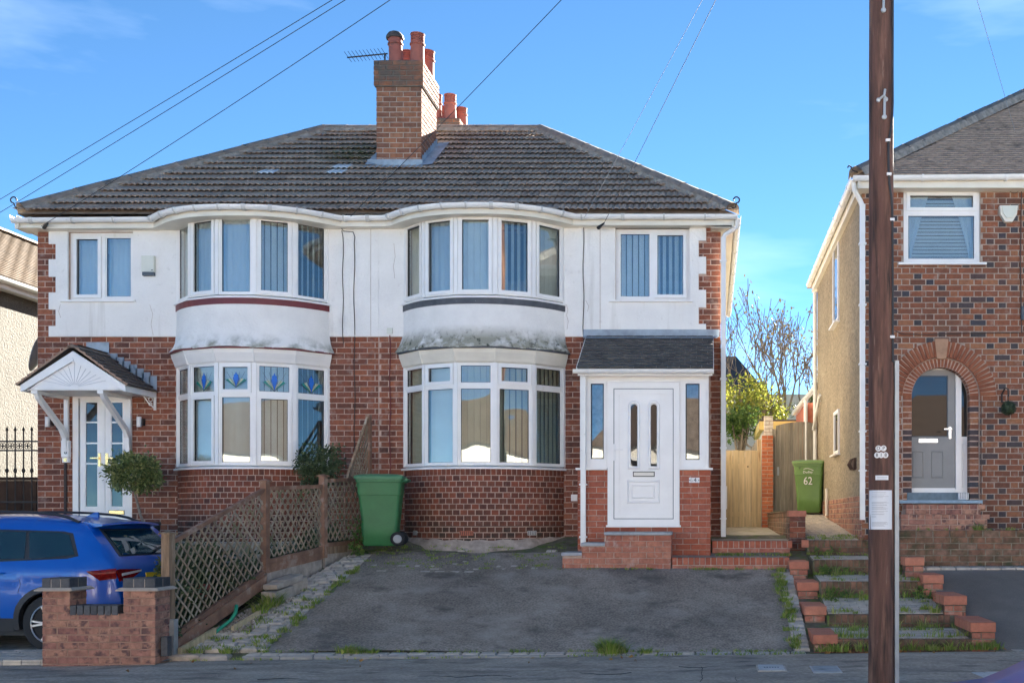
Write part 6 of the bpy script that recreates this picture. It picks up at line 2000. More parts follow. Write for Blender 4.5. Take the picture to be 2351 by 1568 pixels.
lroof = mb.build('roof', m_gtile, ln)
sl_ = math.atan2(LRZ-LEZ, LX+0.3-LRX); sll = math.hypot(LRZ-LEZ, LX+0.3-LRX)
GTM = plain_tile(0.33, 0.2, 0.028, m_gtile, 'roof_tile')
cnt = 0
rows = []
for r in range(int(sll/0.115)):
    for i in range(30):
        yy = 17.2 + i*0.165*2 + (0.16 if r % 2 else 0)
        if yy > 26 - r*0.03: continue
        xax = Vector((0,1,0)); yax = Vector((-math.cos(sl_),0,math.sin(sl_))); zax = xax.cross(yax)
        O = Vector((LX+0.3,0,LEZ+0.02)) + yax*(r*0.115) + xax*yy
        T = Matrix.Identity(4)
        for k in range(3): T[k][0] = xax[k]; T[k][1] = yax[k]; T[k][2] = zax[k]; T[k][3] = O[k]
        u = 1630+2550*(O.x)/O.y
        rows.append((abs(u-40), T))
rows.sort(key=lambda q: q[0])
for k, T in rows[:220]: inst('roof_tile', GTM, T, lroof)
mb = MB()
for k, T in rows[220:]: mb.add([T @ v.co for v in GTM.vertices], [tuple(p.vertices) for p in GTM.polygons])
mb.build('tile_field', m_gtile, ln, kind='stuff')
ridge_run((LRX, 16.5, LRZ+0.03), (LRX, 25.5, LRZ+0.03), lroof, 'ridge_tile', bed=False)

# ------------------------------------------------------------------ houses across the road (seen only in the window panes)
m_opp_r = M('opposite_roof', (0.085,0.058,0.042), rough=0.85, nscale=3, namt=0.2)
m_opp_w = M('opposite_render', (0.78,0.74,0.66), rough=0.9, nscale=1, namt=0.06)
m_opp_b = M('opposite_brick', (0.34,0.15,0.085), rough=0.9, nscale=6, namt=0.2)
for i, xc in enumerate((-17.5, -9.0, -0.5, 8.0, 16.5)):
    o = thing('facing_house', 'sunlit house across the road mirrored in the window panes', 'house', (xc, -5.8, 0), 'houses across the road')
    mb = MB(); mb.box(xc-3.9, xc+3.9, -12, -5.8, 0.0, 2.7); mb.build('brick_wall', m_opp_b, o)
    mb = MB(); mb.box(xc-3.9, xc+3.9, -12, -5.8, 2.7, 5.2); mb.build('render_wall', m_opp_w, o)
    mb = MB(); mb.add([(xc-4.2,-5.5,5.2),(xc+4.2,-5.5,5.2),(xc+4.2,-12.3,5.2),(xc-4.2,-12.3,5.2),(xc-2,-9,7.6),(xc+2,-9,7.6)], [(0,1,5,4),(1,2,5),(2,3,4,5),(3,0,4)]); mb.build('roof', m_opp_r, o)
    for s in (-2.2, 2.2):
        mb = MB()
        for zb_ in (0.9, 3.3):
            ring(mb, xc+s-1.1, xc+s+1.1, zb_, zb_+1.4, 0.12, -5.75, -5.2, None)
            mb.box(xc+s-0.06, xc+s+0.06, -5.25, -5.18, zb_, zb_+1.4)
        mb.box(xc+s-1.2, xc+s+1.2, -5.8, -5.15, 2.35, 3.28)
        bayo = mb.build('bay', m_upvc, o)
        mb = MB()
        for zb_ in (0.9, 3.3): mb.box(xc+s-1.0, xc+s+1.0, -5.4, -5.35, zb_+0.1, zb_+1.3)
        mb.build('pane', m_glass_dark, bayo)
    mb = MB(); mb.prism(arch_pts(xc-0.6, xc+0.6, 0.1, 2.3), -5.77, -5.7); mb.build('door', m_upvc, o)
    o.location = (xc, -9.5, -1.1)
# ------------------------------------------------------------------ brick steps up to the side path of the right-hand house
st = thing('garden_steps', 'mossy brick garden steps with weeds climbing between coped side walls', 'steps', (2.15, 13.8, 0.1))
SX0, SX1 = 1.42, 2.93
lev = [(12.42, 1466, 1502), (13.25, 1410, 1436), (14.20, 1334, 1366), (15.10, 1284, 1316), (15.95, 1239, 1272)]
P = Pieces()
core = MB()
treads = []
for i, (y, vt, vb) in enumerate(lev):
    zt0, zb0 = Z(vt, y), Z(vb, y)
    yn = lev[i+1][0] if i < 4 else 16.5
    zn = Z(lev[i+1][2], yn) if i < 4 else zt0+0.05
    xr = SX1 - 0.06*i
    core.add([(SX0-0.02, y+0.012, zt0-0.02), (xr+0.1, y+0.012, zt0-0.02), (xr+0.1, yn+0.05, zn-0.012), (SX0-0.02, yn+0.05, zn-0.012),
              (SX0-0.02, y+0.012, zb0-0.4), (xr+0.1, y+0.012, zb0-0.4), (xr+0.1, yn+0.05, zb0-0.4), (SX0-0.02, yn+0.05, zb0-0.4)],
             [(0,1,2,3),(4,5,1,0),(5,6,2,1),(6,7,3,2),(7,4,0,3)])
    treads.append((y, yn, zt0, zn, xr))
core = core.build('tread', m_joint, st)
for i, (y, vt, vb) in enumerate(lev):
    zt0, zb0 = Z(vt, y), Z(vb, y)
    y_, yn, _, zn, xr = treads[i]
    # soldier riser on top, stretchers below
    sol = 0.105
    x = SX0
    while x < xr-0.02:
        P.add(basis((x+0.036, y+0.05, zt0-sol/2), (1,0,0), (0,-1,0)), 0.064, sol-0.006, 0.10, m_brick_moss, core); x += 0.0765
    lay(P, (SX0, y, 0), (1,0,0), (0,-1,0), xr-SX0, zt0-sol-0.075*2, zt0-sol, m_brick_moss, core, None, c=0.075, bl=0.225, jt=0.010)
    # paving blocks on the tread
    if i < 4:
        dy = yn-y-0.11; nrow = max(1, int(dy/0.108))
        for r in range(nrow):
            yy = y+0.11+0.108*(r+0.5)
            zz = zt0 + (zn-zt0)*(yy-y)/(yn-y)
            x = SX0 - (0.1 if r % 2 else 0)
            while x < xr:
                x0, x1 = max(x, SX0), min(x+0.205, xr)
                if x1-x0 > 0.04: P.add(ground_T((x0+x1)/2, yy, zz-0.006, (zn-zt0)/(yn-y)), x1-x0-0.01, 0.098, 0.06, m_sett, core)
                x += 0.205
P.emit(st, 300)
# sloping side path beyond the steps, brick paved on edge
zf5 = Z(1239, 15.95)
sheet('brick_path', [(1.40,15.97,zf5-0.012),(2.6,15.97,zf5-0.012),(2.3,22.7,1.66),(1.2,22.7,1.66)], m_joint, 4, 14)
bp_ = bpy.data.objects['brick_path']
P = Pieces()
r = 0
y = 16.17
while y < 21.5:
    t = (y-15.97)/(22.7-15.97)
    z = zf5-0.012 + (1.66-zf5+0.012)*t
    x = 1.42 - 0.18*t + (0.1 if r % 2 else 0)
    while x < 2.14:
        P.add(ground_T(x+0.05, y, z+0.018, (1.66-zf5)/7.08), 0.095, 0.2, 0.05, m_sett, bp_); x += 0.106
    y += 0.21; r += 1
P.emit(bp_, 300, 'paver', 'pavers')

# stepped side walls with red coping bricks (each block of the stair a run with its coping)
def stepped_wall(name, label, runs, cat='low wall'):
    """runs: (x0,x1,y0,y1,ztop) boxes descending to the pavement, each capped with coping bricks on edge"""
    t = thing(name, label, cat, ((runs[0][0]+runs[0][1])/2, runs[0][2], 0.0))
    P = Pieces()
    cb = MB()
    for x0, x1, y0, y1, zt0 in runs: cb.box(x0+0.01, x1-0.01, y0+0.01, y1-0.005, -0.3, zt0-0.115)
    core = cb.build('core', m_mortar_d, t)
    for x0, x1, y0, y1, zt0 in runs:
        for (O, ax, n, L) in (((x0,y0,0),(1,0,0),(0,-1,0),x1-x0), ((x0,y1,0),(0,-1,0),(-1,0,0),y1-y0), ((x1,y0,0),(0,1,0),(1,0,0),y1-y0)):
            lay(P, O, ax, n, L, zt0-0.112-0.077*6, zt0-0.112, m_brick_moss if n[1] == 0 else m_brick_old, core, None, c=0.077, bl=0.225, jt=0.01, d=0.05)
        y = y0-0.006
        k = 0
        while y < y1-0.02:
            me = piece_mesh(x1-x0+0.012, 0.108, 0.073, 0.005, m_brick_cap, 'coping_brick')
            inst('coping_brick', me, Matrix.Translation(((x0+x1)/2+random.uniform(-0.004,0.004), y+0.0365, zt0-0.055)) @ Matrix.Rotation(random.gauss(0,0.012), 4, 'Z'), t, m_brick_cap)
            y += 0.079; k += 1
    P.emit(t, 300)
    return t
def blkrun(u0, u1, vt, y0, y1):
    return (X(u0,y0), X(u1,y0), y0, y1, Z(vt,y0))
stepped_wall('coped_step_wall', 'stepped brick wall with orange coping left of the weedy steps',
    [blkrun(1868, 1922, 1456, 12.42, 13.35), blkrun(1847, 1896, 1391, 13.35, 14.2), blkrun(1831, 1879, 1336, 14.2, 15.0), blkrun(1813, 1856, 1288, 15.0, 15.6)])
stepped_wall('coped_step_wall', 'stepped brick wall with red coping between the weedy steps and the blue-grey drive',
    [blkrun(2230, 2286, 1428, 12.42, 13.3), blkrun(2168, 2219, 1367, 13.3, 14.1), blkrun(2120, 2166, 1319, 14.1, 14.7), blkrun(2078, 2121, 1279, 14.7, 14.98)])
# small coping brick stub beside the top step
inst_t = thing('loose_coping_brick', 'single red coping brick beside the topmost garden step', 'brick', (X(1849,15.85), 15.85, Z(1252,15.85)))
mb = MB(); mb.box(X(1841,15.8), X(1856,15.8), 15.76, 15.92, Z(1256,15.8), Z(1239,15.8)); mb.build('brick_body', m_brick_cap, inst_t)
# narrow weedy border of bricks along the tarmac
bd = MB(); bd.box(0.95, 1.15, 12.4, 12.41, -0.3, -0.2); bd = bd.build('brick_border', m_brick_moss, kind='structure')
P = Pieces(); y = 12.5; r = 0
while y < 15.2:
    P.add(ground_T(1.03, y, drive_z(y)+0.012+random.uniform(-0.01,0.008), rz=random.gauss(0,0.05)), 0.18, 0.10, 0.07, m_sett, bd); y += 0.112
P.emit(bd, 300, ch=0.014, rot=0.02)

# low wall and pier between the two side paths
mb = thing('boundary_wall', 'low brick boundary wall with red capped pier between the two side paths', 'low wall', (1.28, 16.4, 1.1))
bw = mb
cb = MB(); cb.box(1.17, 1.40, 16.32, 22.4, 0.6, Z(1177,16.3)-0.08); core = cb.build('core', m_mortar_g, bw)
P = Pieces()
wt = Z(1172, 16.3)
lay(P, (1.16, 22.4, 0), (0,-1,0), (-1,0,0), 6.1, wt-0.08*9-0.02, wt-0.02, m_brick_moss, core, None, c=0.08, bl=0.225, jt=0.01)
lay(P, (X(1812,16.3), 16.3, 0), (1,0,0), (0,-1,0), X(1850,16.3)-X(1812,16.3), wt-0.08*9-0.08, wt-0.08, m_brick, core, None, c=0.08, bl=0.25, jt=0.01)
P.emit(bw, 300)
mb = MB(); mb.box(X(1811,16.3), X(1851,16.3), 16.28, 16.62, wt-0.085, wt); mb.build('pier_cap', m_brick_cap, bw)
mb = MB(); mb.box(1.15, 1.41, 16.63, 22.4, wt-0.02, wt-0.004); mb.build('wall_top', m_brick_moss, bw)

# retaining wall and ledge below the arched doorway, with brick steps
rw = thing('retaining_wall', 'mossy brown brick retaining wall above the blue-grey drive', 'low wall', (4.2, 15.0, 0.8))
RYW = 15.0
rx0 = X(2066, RYW)
ztw, zbw = Z(1217, RYW), Z(1302, RYW)
mb = MB(); mb.box(rx0+0.01, 8.6, RYW+0.01, 16.0, zbw-0.3, ztw-0.01); core = mb.build('core', m_mortar_d, rw)
P = Pieces()
x = rx0
while x < 5.2:
    P.add(basis((x+0.11, RYW+0.05, ztw-0.045), (1,0,0), (0,-1,0)), 0.212, 0.088, 0.10, m_brick_moss, core); x += 0.225
lay(P, (rx0, RYW, 0), (1,0,0), (0,-1,0), 2.7, ztw-0.092-0.083*6, ztw-0.092, m_brick_moss, core, None, c=0.083, bl=0.235, jt=0.012, off=0.1)
# ledge pavers
x = rx0
while x < 5.2:
    P.add(ground_T(x+0.05, RYW+0.20, ztw-0.002, 0.04), 0.09, 0.19, 0.06, m_sett, core); x += 0.1
P.emit(rw, 300)
ds = thing('doorway_steps', 'two worn brick steps below the arched doorway', 'steps', (X(2165,15.4), 15.4, ztw))
P = Pieces()
mbc = MB()
for (u0, u1, vt, y) in ((2080, 2253, 1157, 15.62), (2068, 2268, 1180, 15.35)):
    x0, x1 = X(u0,y), X(u1,y); zt0 = Z(vt,y)
    mbc.box(x0+0.01, x1-0.01, y+0.01, 15.99, 1.0, zt0-0.012)
core2 = mbc.build('core', m_mortar, ds)
for (u0, u1, vt, y) in ((2080, 2253, 1157, 15.62), (2068, 2268, 1180, 15.35)):
    x0, x1 = X(u0,y), X(u1,y); zt0 = Z(vt,y)
    x = x0
    while x < x1-0.02:
        P.add(basis((x+0.055, y+0.11, zt0-0.036), (1,0,0), (0,-1,0)), 0.103, 0.066, 0.22, m_brick_buff, core2); x += 0.1125
    lay(P, (x0, y, 0), (1,0,0), (0,-1,0), x1-x0, zt0-0.072-0.075*2, zt0-0.072, m_brick_buff, core2, None, c=0.075, bl=0.225, jt=0.01)
P.emit(ds, 300)

# ------------------------------------------------------------------ gates, pier, garden beyond
YG = 22.6
def gate_T(): return None
g1 = thing('timber_gate', 'new yellow timber board gate at the end of the side path', 'gate', (X(1700,YG), YG, 1.33))
x0, x1 = 0.22, X(1738, YG)
nb_b = 6
for i in range(nb_b):
    a, b = x0+(x1-x0)*i/nb_b, x0+(x1-x0)*(i+1)/nb_b
    mb = MB(); mb.box(a+0.004, b-0.004, YG-0.012+0.006*(i % 2), YG+0.012, Z(1210,YG), Z(1033+ (i % 2),YG)); mb.build('board', m_wood_n, g1)
for v in (1070, 1180):
    mb = MB(); mb.box(x0, x1, YG+0.014, YG+0.05, Z(v,YG)-0.05, Z(v,YG)+0.05); mb.build('ledge', m_wood_n, g1)
mb = MB(); mb.lathe([(0.016,0),(0.016,0.01),(0.002,0.012)], 10, face_T(X(1717,YG), YG-0.014, Z(1071,YG))); mb.build('knot_hole', m_black, g1)
gp = thing('gate_post', 'tall timber post between the new gate and the orange brick pier', 'post', (x1+0.03, YG-0.03, 1.3))
mb = MB(); mb.box(x1+0.004, x1+0.085, YG-0.07, YG+0.03, 1.2, Z(1012,YG)); mb.build('post_body', m_wood_n, gp)
mb = MB(); mb.box(x1+0.004, x1+0.085, YG-0.07, YG+0.03, Z(1012,YG)+0.002, Z(1010,YG)+0.01); mb.build('post_top', m_wood_n, gp)
pier = thing('gate_pier', 'orange brick gate pier with whitewashed top between the two gates', 'pier', (1.13, 22.5, 1.3))
a, b = x1+0.09, X(1776, 22.4)
mb = MB(); mb.box(a+0.01, b-0.01, 22.41, 22.7, 1.0, Z(1000,22.4)); core = mb.build('core', m_mortar, pier)
P = Pieces()
lay(P, (a, 22.4, 0), (1,0,0), (0,-1,0), b-a, Z(1212,22.4), Z(999,22.4), m_brick_org, core, None, c=0.078, bl=0.225, jt=0.01)
P.emit(pier, 300)
P = Pieces()
mb = MB(); mb.box(a+0.06, b-0.0, 22.62, 22.8, Z(1000,22.4), Z(955,22.6)); core = mb.build('white_top', m_mortar, pier)
lay(P, (a+0.05, 22.6, 0), (1,0,0), (0,-1,0), b-a-0.04, Z(1000,22.4)+0.003, Z(955,22.6), m_whitebrick, core, None, c=0.078, bl=0.225, jt=0.012)
P.emit(pier, 100)
g2 = thing('arched_gate', 'weathered grey board gate with arched top behind the lime bin', 'gate', (X(1830,YG), YG, 1.62))
x0, x1 = X(1781,YG), 2.16
nb_b = 9
xm = X(1838, YG); 
def gtop(x): 
    t = (x-xm)/(0.62)
    return Z(968,YG) - 0.13*t*t
for i in range(nb_b):
    a, b = x0+(x1-x0)*i/nb_b, x0+(x1-x0)*(i+1)/nb_b
    mb = MB(); mb.prism([(a+0.002, 1.64), (b-0.002, 1.64), (b-0.002, gtop(b)), (a+0.002, gtop(a))], YG-0.012+0.003*(i % 2), YG+0.012); mb.build('board', m_wood_g, g2)
mb = MB(); mb.box(x0-0.07, x0-0.004, YG-0.04, YG+0.04, 1.5, Z(985,YG)); mb.build('gate_post', m_wood_g, g2)
mb = MB(); mb.box(X(1784,YG), X(1788.5,YG), YG-0.025, YG-0.012, Z(1091,YG), Z(1072,YG)); mb.build('latch', m_galv, g2)
# yellow flat-roofed store and fence panels behind
sh = thing('flat_roofed_store', 'flat roofed store with yellow fascia behind the gates', 'outbuilding', (1.7, 26, 1.5))
mb = MB(); mb.box(X(1752,26), X(1864,26)+0.4, 26.05, 29, 1.3, Z(988,26)); mb.build('wall', m_whitebrick, sh)
mb = MB(); mb.box(X(1743,25.9), X(1866,25.9)+0.4, 25.9, 29.2, Z(987,25.9), Z(967,25.9)); mb.build('fascia', m_yellow, sh)
mb = MB(); mb.box(X(1743,25.9), X(1866,25.9)+0.4, 25.91, 29.1, Z(967,25.9)+0.002, Z(965,25.9)+0.02); mb.build('felt_roof', m_trim, sh)
fp = thing('garden_fence', 'grey board fence receding behind the timber gate', 'fence', (0.9, 26, 1.4))
for i in range(22):
    yy = 23.2 + i*0.16
    mb = MB(); mb.box(0.98-0.01*(i % 2), 1.0-0.01*(i % 2), yy, yy+0.155, 1.3, Z(1010,23)+0.05*math.sin(i)); mb.build('board', m_wood_g, fp)
for i in range(12):
    xx = -0.3 + i*0.12
    mb = MB(); mb.box(xx, xx+0.115, 27.0-0.01*(i % 2), 27.02-0.01*(i % 2), 1.3, Z(1048,27)+0.02*math.sin(i*2)); mb.build('board', m_wood_g, fp)
# far dark-roofed house and garden ground
sheet('rear_garden', [(-30,24.6,1.25),(30,24.6,1.25),(30,80,1.25),(-30,80,1.25)], m_lawn)
fh = thing('distant_house', 'dark roofed house behind the yellow-leaved tree', 'house', (1.5, 46, 1.0))
mb = MB(); mb.box(-4, 5.0, 46, 54, 1.0, Z(905,46)); mb.build('wall', m_side, fh)
mb = MB(); mb.add([(-4.3,45.6,Z(905,46)),(X(1762,46),45.6,Z(905,46)),(X(1762,46),54.4,Z(905,46)),(-4.3,54.4,Z(905,46)),(-2.0,50,Z(818,50)),(X(1690,50),50,Z(818,50))], [(0,1,5,4),(1,2,5),(2,3,4,5),(3,0,4)]); mb.build('roof', m_darkroof, fh)

# ------------------------------------------------------------------ wheelie bins
def wheelie(name, label, loc, rz, mb_mat, lid_mat, W=0.56, D=0.70, H=0.98):
    """bin standing on its wheels; front towards local -y, wheels and hinge at the back"""
    t = thing(name, label, 'wheelie bin', loc, None)
    Tm = Matrix.Translation(loc) @ Matrix.Rotation(rz, 4, 'Z')
    def ringpts(w, y0, y1, z, r=0.05, n=3):
        pts = []
        for cx, cy, a0 in ((w-r, y0+r, -90), (w-r, y1-r, 0), (-w+r, y1-r, 90), (-w+r, y0+r, 180)):
            for k in range(n+1):
                a = R(a0+90*k/n); pts.append((cx+r*math.cos(a), cy+r*math.sin(a), z))
        return pts
    prof = [(0.0, 0.36, -0.25, 0.27), (0.03, 0.40, -0.275, 0.275), (0.30, 0.43, -0.295, 0.29), (0.34, 0.425, -0.29, 0.30), (0.72, 0.475, -0.335, 0.335), (0.725, 0.485, -0.345, 0.345), (0.90, 0.50, -0.355, 0.355), (0.905, 0.53, -0.375, 0.375), (0.945, 0.53, -0.375, 0.375)]
    mb = MB(); n = None
    for z, w, y0, y1 in prof:
        pts = ringpts(w*W, y0*D/0.70, y1*D/0.70, z*H/0.98)
        n = len(pts); mb.v.extend([tuple(Tm @ Vector(p)) for p in pts])
    for i in range(len(prof)-1):
        for q in range(n):
            mb.f.append([i*n+q, i*n+(q+1) % n, (i+1)*n+(q+1) % n, (i+1)*n+q]); mb.m.append(0)
    mb.f.append(list(range(n))[::-1]); mb.m.append(0)
    mb.f.append([(len(prof)-1)*n+q for q in range(n)]); mb.m.append(0)
    body = mb.build('body', mb_mat, t, smooth=35)
    mb = MB(); 
    for z, w, y0, y1 in ((0.947, 0.545, -0.40, 0.385), (0.985, 0.55, -0.405, 0.39), (1.0, 0.53, -0.39, 0.38), (1.02, 0.40, -0.28, 0.30), (1.03, 0.2, -0.12, 0.15)):
        mb.v.extend([tuple(Tm @ Vector(p)) for p in ringpts(w*W, y0*D/0.70, y1*D/0.70, z*H/0.98, 0.045)])
    for i in range(4):
        for q in range(n):
            mb.f.append([i*n+q, i*n+(q+1) % n, (i+1)*n+(q+1) % n, (i+1)*n+q]); mb.m.append(0)
    mb.f.append(list(range(n))[::-1]); mb.m.append(0); mb.f.append([4*n+q for q in range(n)]); mb.m.append(0)
    mb.build('lid', lid_mat, t, smooth=40)
    mb = MB()
    for s in (-1, 1): mb.tube([Tm @ Vector((s*W*0.36, 0.5*D, 0.93*H)), Tm @ Vector((s*W*0.36, 0.63*D, 0.96*H))], 0.018, 6)
    mb.tube([Tm @ Vector((-W*0.46, 0.63*D, 0.965*H)), Tm @ Vector((W*0.46, 0.63*D, 0.965*H))], 0.018, 8)
    mb.build('handle', lid_mat, t)
    for k in (-0.3, 0.3):
        mb = MB(); mb.box(k*W-0.012, k*W+0.012, -0.54*D, -0.49*D, 0.86*H, 0.905*H, 0, Tm); mb.build('rim_rib', mb_mat, t)
    mb = MB(); mb.tube([Tm @ Vector((-W*0.5, 0.43*D, 0.1)), Tm @ Vector((W*0.5, 0.43*D, 0.1))], 0.014, 8); mb.build('axle', m_black, t)
    for s in (-1, 1):
        T = Tm @ Matrix.Translation((s*(W*0.5+0.0), 0.43*D, 0.1)) @ Matrix.Rotation(R(90*s), 4, 'Y')
        mb = MB(); mb.lathe([(0.05,-0.025),(0.09,-0.025),(0.1,-0.015),(0.1,0.015),(0.09,0.025),(0.062,0.027),(0.06,0.02)], 20, T); wh = mb.build('wheel', m_rubber, t, smooth=40)
        mb = MB(); mb.lathe([(0.06,0.0),(0.06,0.022),(0.03,0.03),(0.01,0.03)], 16, T); mb.build('hub', m_hub, wh, smooth=40)
    return t, Tm
bin1, T1 = wheelie('wheelie_bin', 'dark green wheelie bin side-on by the trellis and brick bay', (X(874,16.0), 16.02, Z(1253,15.75)), R(-80), m_bin1, m_bin1l, W=0.56, D=0.60, H=0.98)
bz = 1.615
bin2, T2 = wheelie('wheelie_bin', 'lime green wheelie bin numbered 62 by the grey arched gate', (X(1862,21.6), 21.6, bz), R(-16), m_bin2, m_bin2l, W=0.57, D=0.62, H=0.97)
fT = T2 @ Matrix.Translation((0.0, -0.314, 0.66)) @ Matrix.Rotation(R(90+4), 4, 'X')
text('numeral', '62', 0.21, fT @ Matrix.Translation((0, -0.06, 0.004)), m_white, bin2, sx=0.85)
text('council_name', 'Dudley', 0.065, fT @ Matrix.Translation((0.0, 0.115, 0.008)), m_white, bin2)
mb = MB()
pts = [fT @ Vector((-0.10+0.19*k/8+0.02, 0.14+0.045*math.sin(math.pi*(0.25+0.72*k/8)), 0.008)) for k in range(9)]
mb.tube(pts, 0.005, 5); mb.build('swoosh', m_white, bin2)

# ------------------------------------------------------------------ trellis fence between the drives
fence = thing('trellis_fence', 'brown timber trellis fence stepping up between the two drives', 'fence', (-5.7, 14, 0.5))
def FP(y): return Vector((fence_x(y), y, 0))
fdir = Vector((0.198, 1, 0)).normalized(); fn_ = Vector((1, -0.198, 0)).normalized()
def post(y, zb0, zt0, wd, mat, cap=False):
    c = FP(y); T = basis((c.x, c.y, 0), fdir, fn_)
    mb = MB(); mb.box(-wd/2, wd/2, -wd/2, wd/2, zb0, zt0, 0, T); p = mb.build('post', mat, fence)
    if cap:
        mb = MB(); mb.box(-wd/2-0.02, wd/2+0.02, -wd/2-0.02, wd/2+0.02, zt0, zt0+0.018, 0, T)
        mb.add([T @ Vector(v) for v in ((-wd/2-0.015,-wd/2-0.015,zt0+0.018),(wd/2+0.015,-wd/2-0.015,zt0+0.018),(wd/2+0.015,wd/2+0.015,zt0+0.018),(-wd/2-0.015,wd/2+0.015,zt0+0.018),(0,0,zt0+0.04))], [(0,1,4),(1,2,4),(2,3,4),(3,0,4)])
        mb.build('post_cap', mat, p)
    return p
Y1, Y2, Y3, Y4 = 12.3, 14.09, 15.44, 16.69
post(Y1, -0.1, Z(1226,Y1), 0.10, m_wood_p, True)
post(Y2, Z(1315,Y2), Z(1106,Y2), 0.085, m_wood_r, True)
post(Y3, Z(1280,Y3), Z(1094,Y3), 0.085, m_wood_r, True)
post(Y4, 0.9, Z(952,Y4), 0.07, m_wood_r)
mb = MB(); c = FP(Y1-0.02)+fn_*0.09; mb.box(c.x-0.05, c.x+0.02, c.y-0.05, c.y+0.05, -0.1, Z(1420,Y1)); mb.build('concrete_spur', m_kerb, fence)
SLM = piece_mesh(1.0, 0.025, 0.008, 0.001, m_slat, 'slat')
def panel(ya, yb, zta, ztb, zba, zbb, mat, pitch=0.098, board=None):
    La = (FP(yb)-FP(ya)).length
    Tp = basis(FP(ya), fdir, fn_)
    def zt(s): return zta+(ztb-zta)*s/La
    def zb(s): return zba+(zbb-zba)*s/La
    for nm_, (f, h) in (('top_rail', (zt, 0.05)), ('bottom_rail', (zb, 0.06))):
        mb = MB()
        s0, s1 = 0.04, La-0.04
        vs = []
        for s in (s0, s1):
            for yy in (-0.025, 0.025):
                for dz in (0, -h): vs.append(Tp @ Vector((s, yy, f(s)+dz)))
        mb.add(vs, [(0,1,3,2),(4,6,7,5),(0,4,5,1),(2,3,7,6),(0,2,6,4),(1,5,7,3)])
        if nm_ == 'top_rail': pn = mb.build('trellis_panel', mat, fence)
        else: mb.build(nm_, mat, pn)
    # laths in two layers, parallel to the panel's slope and crossing it
    ang = math.atan2(ztb-zta, La)
    H = zta-zba
    for layer, a in ((0, R(52)), (1, R(128))):
        d = Vector((math.cos(a), math.sin(a)))
        nrm = Vector((-d.y, d.x))
        sh = math.tan(ang)
        # work in the sheared frame so the laths follow the slope
        lo, hi = -3.0, 3.0
        k = lo
        while k < hi:
            # line p = nrm*k + d*t, clip to 0..La x 0..H
            t0, t1 = -9, 9
            o = nrm*k
            for (pc, dc, mn, mx) in ((o.x, d.x, 0.05, La-0.05), (o.y, d.y, 0.02, (H-0.03))):
                if abs(dc) < 1e-6: continue
                a0, a1 = (mn-pc)/dc, (mx-pc)/dc
                if a0 > a1: a0, a1 = a1, a0
                t0, t1 = max(t0, a0), min(t1, a1)
            if t1-t0 > 0.05:
                p, q = o+d*t0, o+d*t1
                P3 = Tp @ Vector((p.x, 0.0, zb(p.x)+p.y*(zt(p.x)-zb(p.x))/H)); Q3 = Tp @ Vector((q.x, 0.0, zb(q.x)+q.y*(zt(q.x)-zb(q.x))/H))
                e = (Q3-P3); L = e.length; e.normalize()
                yv = -fn_; zv = e.cross(yv).normalized()
                T = Matrix.Identity(4)
                c = (P3+Q3)/2 + fn_*(0.004 if layer else -0.004)
                for m_ in range(3): T[m_][0] = e[m_]; T[m_][1] = yv[m_]; T[m_][2] = zv[m_]; T[m_][3] = c[m_]
                T = T @ Matrix.Diagonal((L, 1, 1, 1))
                inst('slat', SLM, T, pn)
            k += pitch
    return pn, Tp, zb, La
SLM2 = None
pn1, Tp1, zb1, La1 = panel(Y1, Y2, Z(1243,Y1), Z(1118,Y2), Z(1462,Y1), Z(1305,Y2), m_wood_r)
pn2, Tp2, zb2, La2 = panel(Y2, Y3, Z(1117,Y2), Z(1112,Y3), Z(1285,Y2), Z(1254,Y3), m_wood_r)
pn3, Tp3, zb3, La3 = panel(Y3, Y4, Z(1100,Y3), Z(1094,Y4), Z(1246,Y3), Z(1236,Y4), m_wood_r)
# gravel boards under the panels
def board(Tp, La, f, h0, h1, mat, y=0.0, name='gravel_board', s0=0.04, s1=None):
    s1 = s1 or La-0.04
    mb = MB(); vs = []
    for s in (s0, s1):
        for yy in (y-0.02, y+0.02):
            for dz in (h0, h1): vs.append(Tp @ Vector((s, yy, f(s)+dz)))
    mb.add(vs, [(0,1,3,2),(4,6,7,5),(0,4,5,1),(2,3,7,6),(0,2,6,4),(1,5,7,3)])
    return mb.build(name, mat, fence)
board(Tp1, La1, zb1, -0.065, -0.21, m_wood_r, -0.03)
board(Tp2, La2, zb2, -0.065, -0.17, m_wood_r, 0.0)
board(Tp2, La2, zb2, -0.09, -0.6, m_haunch, 0.012, 'footing')
board(Tp3, La3, zb3, -0.10, -0.6, m_haunch, 0.012, 'footing')
board(Tp3, La3, zb3, -0.05, -0.16, m_wood_p, 0.0)
board(Tp1, La1, lambda s: drive_z(12.3+s)+0.05, 0.02, -0.16, m_wood_n, -0.14, 'edging_board', 0.0, 0.62)
board(Tp1, La1, lambda s: drive_z(12.3+s)+0.03, 0.02, -0.16, m_wood_n, -0.30, 'edging_board', 0.72, 1.25)
